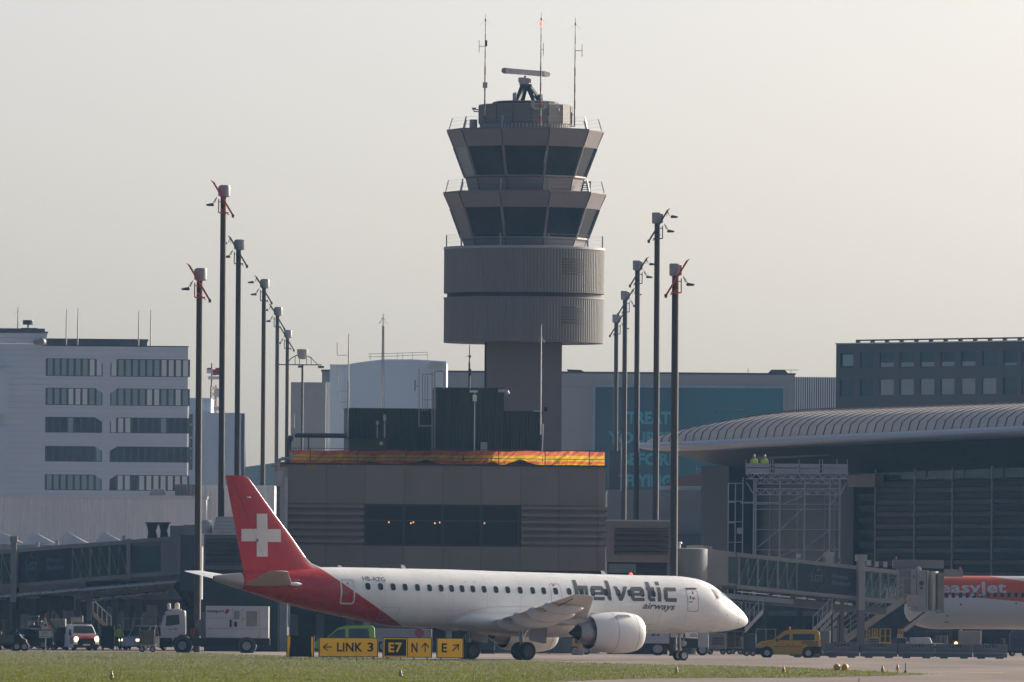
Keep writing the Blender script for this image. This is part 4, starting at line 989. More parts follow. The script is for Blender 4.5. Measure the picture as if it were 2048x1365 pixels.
for ri, (za, zb_) in enumerate(rows):
    for k, (a, c) in enumerate(wu):
        f = MB()
        f.box(a, a+.07, .05, .2, za, zb_); f.box(c-.07, c, .05, .2, za, zb_); f.box(a+.07, c-.07, .05, .2, zb_-.07, zb_); f.box(a+.07, c-.07, .05, .2, za, za+.07)
        wf = f.build('window', BLACK, ob)
        b = MB(); b.box(a+.07, c-.07, .14, .17, za+.07, zb_-.07); b.build('pane', mat('office_pane_teal', (.03, .05, .06), .1, var=.3, scale=.2), wf)
        if ri == 1 and 2 <= k <= 7: b = MB(); b.box(a+.08, c-.08, .12, .138, za+.08, zb_-.08); b.build('blind', BLD, wf)
        if ri == 0 and k in (2, 3, 4, 5, 6, 8): b = MB(); b.box(a+.08, c-.08, .12, .138, za+.08, za+.08+(.45 if k != 8 else .25)); b.build('shelf', BLD, wf)
        if ri == 0 and k == 0: b = MB(); b.box(a+.3, c-.08, .12, .138, za+.25, zb_-.2); b.build('blind', mat('green_lit_room', (.13, .24, .22), .5), wf)  # not a blind: green light of a room put into the panel colour
b = MB(); b.box(-.1, u1, -.08, 22, z1, z1+.12); b.build('roof_edge', LIGHTG, ob)
b = MB(); b.box(O6.u(1692, 684), u1, 1.5, 1.7, z1+.34, z1+.5)
for k in range(40):
    q = O6.u(1692, 684)+k*2.1
    if q < u1: b.box(q, q+.5, 1.5, 1.7, z1+.12, z1+.34)
b.build('roof_rail', mat('roof_rail_dark', (.05, .055, .06), .5), ob)
# ------------------------------------------------------------------ pier terminal with the curved roof
PR = Frame(1510, 960, -66)
DG = mat('pier_dark_cladding', (.03, .033, .038), .6, var=.12, scale=.25)
RF = mat('roof_zinc', (.66, .59, .53), .55, 0, var=.06, scale=.4)
SV = mat('eave_silver', (.42, .45, .50), .35, .3, var=.04)
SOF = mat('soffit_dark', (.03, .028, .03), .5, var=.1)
pr = thing(PR, 'pier_terminal', 'dark glazed pier with a long curved metal roof and silver eave at the right', 'building')
EO = -3.4     # eave overhang toward the apron
us, ue = PR.u(1283, 900, EO), PR.u(2150, 850, EO)
ua_, za_ = PR.uz(1340, 885, EO); ub_, zb_ = PR.uz(2048, 853, EO); uc_, zc_ = PR.uz(1500, 825, 6.6); ud_, zd_ = PR.uz(2048, 806, 6.6)
ZE = lambda u: za_+(zb_-za_)*(u-ua_)/(ub_-ua_)
ZR = lambda u: zc_+(zd_-zc_)*(u-uc_)/(ud_-uc_)
ze = ZE((us+ue)/2)
print('pier', za_, zb_, zc_, zd_, us, ue)
xs = [us+(ue-us)*(i/90)**1.0 for i in range(91)]
def k_at(u): return 1 if u > us+24 else math.sin(max(0, (u-us)/24)*math.pi/2)**.62
rings = []
for u in xs:
    k = k_at(u); kk = max(k, .02); wv = 10*kk
    ring = []
    for j in range(15):
        a = math.pi*j/14; v = EO+wv-(wv)*math.cos(a); v = EO+(1-math.cos(a))*wv
        ring.append((u, v, ZE(u)+(ZR(u)-ZE(u))*kk*math.sin(a)**.75))
    rings.append(ring)
b = MB(); b.loft(rings, cap=False, closed=False); b.build('roof', RF, pr, smooth='all')
b = MB(); L = 1.6; nseam = int((ue-us-1)/L)
def roofpt(u, j, lift=.015):
    k = k_at(u); kk = max(k, .02); wv = 10*kk; a = math.pi*j/14
    return Vector((u, EO+(1-math.cos(a))*wv-.03*math.cos(a), ZE(u)+(ZR(u)-ZE(u))*kk*math.sin(a)**.75+lift))
for i in range(nseam):
    u = us+.8+i*L
    for j in range(0, 9): b.bar(roofpt(u, j), roofpt(u, j+1), .09, .05)
b.build('roof_seams', mat('seam_dark', (.06, .055, .055), .5), pr)
b = MB()
pp = [roofpt(us+8+i*1.0, 5, .1) for i in range(int(ue-us-9))]
for a, c in zip(pp, pp[1:]): b.bar(a, c, .14, .07)
b.build('snow_guard', mat('seam_dark', (0, 0, 0)), pr)
# eave band: rounded silver nose
b = MB(); rings = []
hb_ = .95
for u in xs:
    ze = ZE(u)
    k = max(k_at(u), .05); c_ = (EO-.15, ze-.38)
    vc = EO-.1
    ring = []
    for j in range(9):
        a = math.pi/2+math.pi*j/8
        ring.append((u, vc+.9*math.cos(a)*k**.3, ze-.42*k**.3+.46*k**.3*math.sin(a)))
    ring += [(u, vc+.6+8*k, ze-.85*k), (u, vc+.6+8*k, ze+.0)]
    rings.append(ring)
b.loft(rings); b.build('eave', SV, pr, smooth=40)
# soffit and end
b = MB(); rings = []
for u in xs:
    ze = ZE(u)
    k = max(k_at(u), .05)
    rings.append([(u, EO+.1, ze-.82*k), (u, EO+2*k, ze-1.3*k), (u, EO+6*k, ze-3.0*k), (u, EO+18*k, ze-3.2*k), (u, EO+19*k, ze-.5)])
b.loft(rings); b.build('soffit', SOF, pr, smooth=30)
ze = ZE((us+ue)/2)
# facade behind: glazed strip, louvred bands
uf0 = PR.u(1434, 980, 2.5); uf1 = ue
zs1 = ze-2.2; zg0 = PR.uz(1790, 962, 2.5)[1]
b = MB(); b.box(uf0, uf1, 3.0, 14, 0, zs1-.2); b.build('wall_core', mat('pier_core', (.01, .012, .014), .5), pr)
b = MB(); b.box(uf0, PR.u(1490, 980, 2.5), 1.0, 3.0, 0, zs1); b.build('end_wall', DG, pr)
b = MB(); b.box(PR.u(1700, 980, 2.1)-.5, PR.u(1700, 980, 2.1)+.9, 2.0, 2.95, 0, zg0+.1); b.build('corner_post', DG, pr)
ug0 = PR.u(1752, 960, 2.5)
b = MB(); b.box(uf0+6, uf1, 2.6, 2.9, zg0+.1, zs1); b.build('clerestory_glass', mat('pier_glass', (.02, .045, .05), .08, var=.5, scale=.15, spec=.7), pr)
lows = []
z_ = zg0; step = (PR.uz(1790, 962, 2.4)[1]-PR.uz(1790, 986, 2.4)[1])
b = MB(); k = 0
while z_-step > 4.2:
    b.prism_u([(2.9, z_), (2.25, z_-.08), (2.55, z_-step*.55), (2.9, z_-step*.62)], PR.u(1700, 980, 2.5), uf1); z_ -= step; k += 1
b.build('louvre_bands', mat('louvre_slate2', (.055, .058, .07), .6, var=.08, scale=.3), pr)
b = MB(); b.box(PR.u(1700, 980, 2.5), uf1, 2.2, 2.5, z_-.1, z_+.12); b.box(PR.u(1700, 980, 2.5), uf1, 2.5, 2.9, .1, z_-.1); b.build('lower_glass', mat('teal_glass', (.035, .075, .085), .12, var=.3, scale=.2), pr)
b = MB()
for x in (1752, 1830, 1906, 1985, 2062, 2140):
    q = PR.u(x, 1000, 2.1); b.tube((q, 2.05, 0), (q, 2.05, zs1+.4), .085, n=6)
q0 = PR.u(1752, 928, 2.1); b.bar((q0, 2.1, PR.uz(1830, 928, 2.1)[1]), (uf1, 2.1, PR.uz(1830, 928, 2.1)[1]), .09)
b.each('mullion', mat('mullion_steel', (.22, .23, .25), .4, .3), pr)
b = MB()
for (xa, xb) in ((1736, 1757), (1767, 1782), (1787, 1803), (1832, 1857), (1862, 1884), (1895, 1908), (1930, 1945)):
    b.box(PR.u(xa, 914, 2.5), PR.u(xb, 914, 2.5), 2.5, 2.58, PR.uz(xa, 918, 2.5)[1], PR.uz(xa, 911.5, 2.5)[1])
b.each('lit_ceiling_strip', mat('pale_green_glass', (.20, .36, .34), .3), pr)
b = MB(); b.prism([PR.uz(x, y, -1.0) for x, y in ((1503, 902), (1660, 893), (1658, 911), (1505, 921))], -1.0, -.7); b.build('beam', mat('beam_brown', (.12, .10, .09), .5), pr)
b = MB(); b.box(PR.u(1697, 965, 1.5), PR.u(1752, 965, 1.5), 1.4, 2.2, PR.uz(1725, 974, 1.5)[1], PR.uz(1725, 950, 1.5)[1]); b.build('wood_panel', mat('plywood_brown', (.24, .17, .13), .6), pr)
b = MB(); p_ = lambda x, y: (PR.uz(x, y, 6)[0], 6, PR.uz(x, y, 6)[1]); b.path([p_(1430, 826), p_(1432, 820), p_(1492, 821)], .06, 5); b.build('roof_bracket', DARK, pr)

# low grey building and reddish barrel roof under the pier's tip
O7 = Frame(1400, 1130, 0)
t_ = thing(O7, 'side_terminal_wing', 'grey panelled wing below the tip of the curved roof', 'building')
b = MB(); b.box(O7.u(1213), O7.u(1530), .1, 20, 0, O7.z(981, 1400)); 
for xa, xb in ((1213, 1290), (1290, 1385), (1385, 1480), (1480, 1530)):
    for ya, yb in ((981, 1003), (1003, 1026), (1026, 1048), (1048, 1072), (1072, 1110), (1110, 1200)): b.box(O7.u(xa)+.02, O7.u(xb)-.02, 0, .1, O7.z(yb, 1400)+.02, O7.z(ya, 1400)-.02)
b.build('wall', mat('wing_grey', (.135, .14, .15), .6, var=.06, scale=.3), t_)
b = MB(); b.box(O7.u(1352), O7.u(1500), -2.6, -.05, 0, O7.z(1069, 1400)); b.build('dark_porch', mat('porch_dark', (.03, .036, .045), .5), t_)
b = MB(); b.box(O7.u(1427), O7.u(1437), -.1, -.02, O7.z(1047, 1430), O7.z(1039, 1430)); b.build('vent', DARK, t_)
t_ = thing(O7, 'barrel_roof_link', 'small reddish barrel roof beside the pale blue banner', 'roof')
pp = [O7.uz(x, y, 2) for x, y in ((1318, 977), (1335, 966), (1360, 955), (1385, 948), (1410, 947), (1434, 948), (1460, 950), (1460, 972), (1318, 980))]
b = MB(); b.prism(pp, 2, 14); b.build('roof', mat('terracotta_sheet', (.17, .085, .075), .6), t_)
b = MB(); b.box(O7.u(1315), O7.u(1440), 1.6, 14, O7.z(981, 1380), O7.z(972, 1380)); b.build('gutter', LIGHTG, t_)
b = MB(); b.box(O7.u(1400), O7.u(1432), 1, 1.9, O7.z(982, 1416), O7.z(974, 1416)); b.build('step', MID, t_)
b = MB()
for x in (1392, 1402, 1434): b.bar((O7.u(x), 3, O7.z(948, 1410)), (O7.u(x), 3, O7.z(930, 1410)), .05)
b.bar((O7.u(1390), 3, O7.z(938, 1410)), (O7.u(1436), 3, O7.z(938, 1410)), .05); b.build('railing', STEEL, t_)
t_ = thing(O7, 'roof_box', 'small dark roof hut with a mast, beside the lower end of the banner', 'hut')
b = MB(); b.box(O7.u(1216), O7.u(1243), .5, 3, O7.z(982, 1230), O7.z(902, 1230)); b.build('wall', mat('hut_dark', (.04, .05, .06), .6), t_)
b = MB(); b.tube((O7.u(1240), -.6, O7.z(981)), (O7.u(1240), -.6, O7.z(920)), .05); b.lathe([(.1, 0), (.16, .15), (.12, .35)], c=(O7.u(1240), -.6, O7.z(884)), n=10); b.bar((O7.u(1235), -.6, O7.z(950)), (O7.u(1250), -.6, O7.z(950)), .05); b.tube((O7.u(1240), -.6, O7.z(920)), (O7.u(1240), -.6, O7.z(884)), .04); b.build('pole', LIGHTG, t_)

# ------------------------------------------------------------------ scaffold in front of the pier
SF = Frame(1600, 925, 0)
sf = thing(SF, 'scaffold', 'tall tube scaffold with a white-boarded platform on lattice girders before the pier', 'scaffold')
SM = mat('scaffold_tube', (.50, .50, .50), .5, .1, var=.1)
DB0, DB1 = 0, 3.0
def SP(x, y, v=0): q = SF.uz(x, y, v); return (q[0], v, q[1])
b = MB()
for v in (0, 1.5, 3.0):
    for x in (1508, 1512, 1560, 1609.5, 1660, 1680): b.bar((SF.u(x, 1000), v, 0), SP(x, 957, v), .09 if v else .11)
    for y in (1009, 1019, 1059.5, 1100, 1140): b.bar(SP(1508, y, v), SP(1681, y, v), .06)
b.build('standards', SM, sf)
b = MB()
for x in (1540, 1595, 1650, 1670):
    b.bar((SF.u(x, 1000), 3.2, 0), SP(x, 980, 3.2), .06)
for (a, c) in (((1515, 1095), (1558, 1060)), ((1562, 1060), (1605, 1018)), ((1612, 1095), (1660, 1060)), ((1568, 1008), (1605, 992)), ((1663, 1008), (1675, 990)), ((1540, 1120), (1600, 1098)), ((1630, 1125), (1660, 1100)), ((1493, 965), (1508, 990)), ((1693, 965), (1681, 990))): b.bar(SP(*a), SP(*c), .075)
b.build('braces', SM, sf)
def girder(y0, y1, x0, x1, v, n):
    b = MB(); b.bar(SP(x0, y0, v), SP(x1, y0, v), .08); b.bar(SP(x0, y1, v), SP(x1, y1, v), .08)
    for k in range(n):
        xa, xm, xb = [x0+(x1-x0)*(k+f)/n for f in (0, .5, 1)]
        b.bar(SP(xa, y0, v), SP(xm, y1, v), .07); b.bar(SP(xm, y1, v), SP(xb, y0, v), .07); b.bar(SP(xm, y0, v), SP(xm, y1, v), .04)
    b.build('girder', SM, sf)
girder(947, 958, 1492, 1697, -.1, 10); girder(958, 968, 1512, 1682, .2, 9); girder(978, 990, 1512, 1682, -.1, 9); girder(947, 958, 1492, 1697, 2.9, 10)
WB = mat('toe_board_white', (.46, .44, .45), .6, var=.08)
b = MB()
for (xa, xb) in ((1492, 1539), (1549, 1597), (1600, 1638), (1646, 1695)):
    for (ya, yb) in ((928, 936), (937.5, 947)): b.box(SF.u(xa, 935), SF.u(xb, 935), -.25, -.2, SP(1590, yb)[2], SP(1590, ya)[2])
b.build('boards', WB, sf)
b = MB()
for x in (1492, 1541, 1546, 1598, 1639, 1645, 1674, 1695): b.bar(SP(x, 950, -.15), SP(x, 919, -.15), .06)
for y in (930, 938): b.bar(SP(1492, y, -.15), SP(1696, y, -.15), .045)
b.build('guard_posts', SM, sf)
b = MB(); b.box(SF.u(1492, 948), SF.u(1697, 948), -.1, 3, SP(1590, 948.5)[2], SP(1590, 947)[2]); b.box(SF.u(1481, 1006), SF.u(1558, 1006), -.3, .5, SP(1520, 1007.5)[2], SP(1520, 1004.5)[2]); b.build('deck', WB, sf)
t_ = thing(SF, 'ladder_tower', 'narrow scaffold ladder tower standing left of the large scaffold', 'scaffold')
b = MB()
for x in (1457, 1471, 1486):
    for v in (.5, 2): b.bar((SF.u(x, 1000), v, 0), SP(x, 967 if x < 1480 else 955, v), .08)
for y in (967, 1003, 1044, 1085, 1125):
    for v in (.5, 2): b.bar(SP(1457, y, v), SP(1486, y, v), .06)
b.build('frame', SM, t_)
b = MB(); 
for y in (1003.5, 1044.5): b.box(SF.u(1458, y), SF.u(1472, y), .5, 2, SP(1465, y+2)[2], SP(1465, y)[2])
b.box(SF.u(1474, 1060), SF.u(1486, 1060), .3, .45, SP(1480, 1068)[2], SP(1480, 1056)[2])
b.build('deck', WB, t_)
# ------------------------------------------------------------------ the white and red airliner
A = Frame(960, 669, 32)
pl = thing(A, 'airliner', 'white regional jet with a red tail and white cross taxiing in front of the terminal', 'aircraft')
prof = [(427.5, 1152.5, 1160), (432, 1151, 1163), (445, 1149, 1168), (460, 1147.5, 1173), (483, 1146, 1180), (510, 1144, 1189), (540, 1141.5, 1198.5), (575, 1139, 1209),
        (610, 1136.5, 1218), (650, 1135, 1227), (700, 1135.3, 1238), (750, 1136.2, 1248), (790, 1137.2, 1253.5), (830, 1138, 1255), (900, 1139.5, 1256.5), (1000, 1143, 1259), (1100, 1146, 1261.5),
        (1200, 1149, 1264), (1290, 1151.3, 1266), (1343, 1152.3, 1267), (1370, 1154.5, 1267), (1392, 1158.5, 1266.5), (1410, 1165, 1266), (1428, 1176.5, 1265), (1445, 1190, 1263.5),
        (1458, 1201, 1261.5), (1470, 1211.5, 1259), (1481, 1221.5, 1256), (1488, 1229.5, 1253), (1492.5, 1236, 1249.5), (1494.8, 1243, 1243.6)]
US, ZC, HZ = [], [], []
for x, yt, yb in prof:
    u0, z1 = A.uz(x, yt); u1, z0 = A.uz(x, yb); US.append((u0+u1)/2); ZC.append((z0+z1)/2); HZ.append((z1-z0)/2)
def fz(u): return crv(US, ZC, u), crv(US, HZ, u)
def hw_at(u, hz):
    k = min(1, max(0, (US[-1]-u)/4.5)); return hz*(.90+.06*(1-k))
def ring_at(u, n=40, g=1.0):
    zc, hz = fz(u); hw = hw_at(u, hz)
    return [(u, hw*g*math.cos(2*math.pi*i/n), zc+hz*g*math.sin(2*math.pi*i/n)) for i in range(n)]
def surf(u, z, side=-1, eps=.012):
    zc, hz = fz(u); hw = hw_at(u, hz); s = max(-.995, min(.995, (z-zc)/hz))
    return (u, side*(hw*math.sqrt(1-s*s)+eps), z)
# livery: red where u < p + q z + r |v|
def solve3(M_, y):
    m_ = Matrix(M_); return m_.inverted() @ Vector(y)
pA = (A.uz(636, 1134, -.3), .3); pB = (A.uz(722, 1192, -1.48), 1.48); pC = (A.uz(803, 1251.5, -.6), .6)
co = solve3([(1, p[0][1], p[1]) for p in (pA, pB, pC)], [p[0][0] for p in (pA, pB, pC)])
WHITEP, bt, bb = new_mat('airliner_livery')
bb.inputs['Roughness'].default_value = .28; bb.inputs['Coat Weight'].default_value = .3; bb.inputs['Coat Roughness'].default_value = .12
tc = bt.nodes.new('ShaderNodeTexCoord'); sx = bt.nodes.new('ShaderNodeSeparateXYZ'); bt.links.new(tc.outputs['Object'], sx.inputs[0])
def nd(op, a, b=None, c=None):
    n = bt.nodes.new('ShaderNodeMath'); n.operation = op
    for i, q in enumerate((a, b, c)):
        if q is None: continue
        if isinstance(q, (int, float)): n.inputs[i].default_value = q
        else: bt.links.new(q, n.inputs[i])
    return n.outputs[0]
av = nd('ABSOLUTE', sx.outputs[1])
lim = nd('MULTIPLY_ADD', sx.outputs[2], co[1], nd('MULTIPLY_ADD', av, co[2], co[0]))
isred = nd('LESS_THAN', sx.outputs[0], lim)
nz = bt.nodes.new('ShaderNodeTexNoise'); nz.inputs['Scale'].default_value = .7; nz.inputs['Detail'].default_value = 6; bt.links.new(tc.outputs['Object'], nz.inputs['Vector'])
mr = bt.nodes.new('ShaderNodeMapRange'); mr.inputs[1].default_value = .3; mr.inputs[2].default_value = .7; mr.inputs[3].default_value = .93; mr.inputs[4].default_value = 1.03; bt.links.new(nz.outputs['Fac'], mr.inputs[0])
mx = bt.nodes.new('ShaderNodeMix'); mx.data_type = 'RGBA'; mx.inputs[6].default_value = (.86, .86, .85, 1); mx.inputs[7].default_value = (.46, .018, .028, 1); bt.links.new(isred, mx.inputs[0])
m2 = bt.nodes.new('ShaderNodeMix'); m2.data_type = 'RGBA'; m2.blend_type = 'MULTIPLY'; m2.inputs[0].default_value = 1; bt.links.new(mx.outputs[2], m2.inputs[6]); bt.links.new(mr.outputs[0], m2.inputs[7])
fr1 = nd('FRACT', nd('MULTIPLY_ADD', sx.outputs[0], .43, 100.2)); ln = nd('LESS_THAN', fr1, .018)
m3 = bt.nodes.new('ShaderNodeMix'); m3.data_type = 'RGBA'; m3.blend_type = 'MULTIPLY'; m3.inputs[7].default_value = (.86, .86, .87, 1); bt.links.new(ln, m3.inputs[0]); bt.links.new(m2.outputs[2], m3.inputs[6])
n3 = bt.nodes.new('ShaderNodeTexNoise'); n3.inputs['Scale'].default_value = 2.2; n3.inputs['Detail'].default_value = 7; mp3 = bt.nodes.new('ShaderNodeMapping'); mp3.inputs['Scale'].default_value = (.25, 1, 1); bt.links.new(tc.outputs['Object'], mp3.inputs[0]); bt.links.new(mp3.outputs[0], n3.inputs['Vector'])
r3 = bt.nodes.new('ShaderNodeMapRange'); r3.inputs[1].default_value = .35; r3.inputs[2].default_value = .7; r3.inputs[3].default_value = .2; r3.inputs[4].default_value = .42; bt.links.new(n3.outputs['Fac'], r3.inputs[0]); bt.links.new(r3.outputs[0], bb.inputs['Roughness'])
bt.links.new(m3.outputs[2], bb.inputs['Base Color'])
REDP2 = mat('airliner_red', (.46, .018, .028), .3, var=.05, scale=.6)
PW = mat('airliner_white', (.84, .84, .83), .3, var=.04, scale=.7)
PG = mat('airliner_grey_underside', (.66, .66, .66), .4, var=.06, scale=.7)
BARE = mat('bare_metal', (.42, .37, .37), .42, .2, var=.14, scale=1.5)  # metal tone shifted slightly to pink against the green ground bounce
u_tc = A.u(481, 1160)
us_ = [US[0]+(US[-1]-US[0])*i/150 for i in range(151)]
extra = [US[-1]-.01, US[-1]-.03, US[-1]-.07, US[-1]-.13, US[-1]-.2]
allu = sorted(set([u_tc]+[q for q in us_ if q > u_tc]+extra))
b = MB(); b.loft([ring_at(u) for u in allu]); fus = b.build('fuselage', WHITEP, pl, smooth='all')
tcu = [US[0]+(u_tc-US[0])*i/14 for i in range(15)]
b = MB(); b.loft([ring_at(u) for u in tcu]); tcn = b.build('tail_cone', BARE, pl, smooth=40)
b = MB(); zc, hz = fz(US[0]); b.lathe([(.02, US[0]-.01), (hz*.8, US[0]-.012), (hz*.8, US[0]-.002)], c=(0, 0, zc), n=14, axis='x'); b.build('exhaust', BLACK, tcn)
# wing/body fairing
fp = [(872, 1251, .5), (900, 1254, 1.2), (935, 1262, 1.62), (975, 1269, 1.78), (1020, 1273.5, 1.82), (1070, 1275.5, 1.82), (1120, 1275, 1.75), (1165, 1270, 1.5), (1200, 1265, .8)]
b = MB(); rings = []
fu = [A.u(q[0], q[1]) for q in fp]; fzz = [A.uz(q[0], q[1])[1] for q in fp]; fw = [q[2] for q in fp]
for i in range(41):
    u = fu[0]+(fu[-1]-fu[0])*i/40; zb_ = crv(fu, fzz, u); wv = crv(fu, fw, u); ztop = crv([fu[0], fu[3], fu[-2], fu[-1]], [zb_+.5, 3.15, 3.1, zb_+.4], u) if 0 else zb_+.25+1.35*math.sin(math.pi*min(1, max(0, (u-fu[0])/(fu[-1]-fu[0]))))**.6
    zm = (zb_+ztop)/2; hh = (ztop-zb_)/2
    rings.append([(u, wv*math.copysign(abs(math.cos(t))**.75, math.cos(t)), zm+hh*math.copysign(abs(math.sin(t))**.9, math.sin(t))) for t in [2*math.pi*k/28 for k in range(28)]])
b.loft(rings); b.build('wing_fairing', PW, pl, smooth='all')

# vertical fin
fin_o = [(450.6, 951), (486.5, 951.7), (493, 953.5), (498, 957.5), (502, 963), (545, 1023), (583, 1074), (620, 1127.5), (640, 1141), (650, 1150), (490, 1150), (485.5, 1139)]
fo = [A.uz(x, y) for x, y in fin_o]
def fin_edge(z):
    """leading and trailing u at height z"""
    te = [fo[0], fo[-1], fo[-2]]; le = fo[1:10]
    def at(pts):
        pts = sorted(pts, key=lambda p: p[1]); 
        if z <= pts[0][1]: return pts[0][0]
        if z >= pts[-1][1]: return pts[-1][0]
        for a, c in zip(pts, pts[1:]):
            if a[1] <= z <= c[1]: return a[0]+(c[0]-a[0])*(z-a[1])/max(1e-6, c[1]-a[1])
    return at(le), at(te)
def airfoil(t):  # thickness share at chord share t from the leading edge
    return 5*(.2969*math.sqrt(t)-.126*t-.3516*t*t+.2843*t**3-.1015*t**4)
ts = [0, .006, .02, .05, .1, .18, .3, .45, .6, .75, .88, 1.0]
zz = [fo[-2][1]+(fo[0][1]-.0-fo[-2][1])*k/40 for k in range(41)]
TH = .09
rings = []
for z in zz:
    l, t = fin_edge(z); c = l-t; th = TH*(.55+.45*(zz[-1]-z)/(zz[-1]-zz[0]))
    up = [(l-c*s, -c*th*airfoil(s)-.001, z) for s in ts]; dn = [(l-c*s, c*th*airfoil(s)+.001, z) for s in reversed(ts[1:-1])]
    rings.append(up+dn)
b = MB(); b.loft(rings); b.build('tail_fin', REDP2, pl, smooth=50)
def finsurf(u, z, eps=.012):
    l, t = fin_edge(z); c = l-t; s = min(1, max(0, (l-u)/c)); th = TH*(.55+.45*(zz[-1]-z)/(zz[-1]-zz[0]))
    return (u, -c*th*airfoil(s)-eps, z)
def grid_patch(name, F, x0, y0, x1, y1, v, sf_, m, par, n=8):
    vs, fs = [], []
    for i in range(n+1):
        for k in range(n+1):
            x = x0+(x1-x0)*i/n; y = y0+(y1-y0)*k/n; u, z = F.uz(x, y, v); vs.append(sf_(u, z))
    fs = [(i*(n+1)+k, (i+1)*(n+1)+k, (i+1)*(n+1)+k+1, i*(n+1)+k+1) for i in range(n) for k in range(n)]
    b = MB(); b.add(vs, fs); return b.build(name, m, par)
CRW = mat('cross_white', (.66, .65, .64), .45, var=.04)
fn_ = bpy.data.objects['tail_fin']
vs, fs = [], []
cr = MB()
for (x0, y0, x1, y1) in ((515.2, 1027.8, 536.4, 1113.8), (485.6, 1058.2, 515.1, 1083.3), (536.5, 1058.8, 563, 1084.5)):
    n = 8; o_ = len(cr.v); vs = []
    for i in range(n+1):
        for k in range(n+1):
            u, z = A.uz(x0+(x1-x0)*i/n, y0+(y1-y0)*k/n, -.2); vs.append(finsurf(u, z))
    cr.add(vs, [(i*(n+1)+k, (i+1)*(n+1)+k, (i+1)*(n+1)+k+1, i*(n+1)+k+1) for i in range(n) for k in range(n)])
cr.build('white_cross', CRW, fn_)
b = MB(); q = [A.uz(x, y, -.2) for x, y in ((466, 951.5), (540, 1139))]; N = 16
pp = [finsurf(q[0][0]+(q[1][0]-q[0][0])*i/N, q[0][1]-.06+(q[1][1]-q[0][1])*i/N, .004) for i in range(N+1)]
for a, c in zip(pp, pp[1:]): b.bar(a, c, .025, .01)
b.build('rudder_hinge', mat('dark_red_line', (.25, .01, .015), .4), fn_)
b = MB(); q = A.uz(499.5, 995, -.2); p_ = finsurf(*q); b.lathe([(.02, -.14), (.05, 0), (.02, .14)], c=(p_[0], p_[1]-.02, p_[2]), n=8, axis='x'); b.build('fairing_light', WHITE, fn_)
b = MB(); q = A.uz(516, 1081, -.2); p_ = finsurf(*q); b.lathe([(.10, p_[1]-.02), (.10, p_[1])], c=(p_[0], 0, p_[2]), n=12, axis='y'); b.build('hinge_cap', MID, fn_)
# dorsal fillet
b = MB(); d = [A.uz(x, y) for x, y in ((608, 1113), (622, 1127.5), (641, 1135.3), (655, 1138), (600, 1142))]
b.prism(d, -.10, .10); b.build('dorsal_fillet', PW, pl, bevel=.05)

# a lofted lifting surface between two sections
def wing_mesh(secs, th=.11, n=10, cambers=None):
    """secs: (u_le, u_te, v, z, th)"""
    rings = []
    for (l, t, v, z, th) in secs:
        c = l-t
        up = [(l-c*s, v, z+c*th*airfoil(s)*.5+c*.015*math.sin(math.pi*s)) for s in ts]
        dn = [(l-c*s, v, z-c*th*airfoil(s)*.5) for s in reversed(ts[1:-1])]
        rings.append(up+dn)
    b = MB(); b.loft(rings); return b
vt = 4.9
lt, zt1 = A.uz(574, 1143, -vt); tt, _ = A.uz(539, 1142, -vt); lr, zr1 = A.uz(584, 1168, -.9); tr2, _ = A.uz(494, 1166, -.9)
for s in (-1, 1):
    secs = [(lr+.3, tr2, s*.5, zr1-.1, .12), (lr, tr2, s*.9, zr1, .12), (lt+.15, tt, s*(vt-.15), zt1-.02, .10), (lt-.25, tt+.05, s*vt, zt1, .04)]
    o = wing_mesh(secs).build('tailplane', mat('tailplane_bounce_tint', (.62, .50, .52), .6, var=.08, scale=.8) if s < 0 else PW, pl, smooth=50)  # near half tinted pink to cancel green light bounced off the grass
b = MB(); b.lathe([(.02, lr-.3), (.12, lr), (.12, lr+.35), (.04, lr+.6)], c=(0, -.98, zr1-.02), n=10, axis='x'); b.build('tailplane_root_tip', PW, pl, smooth=True)

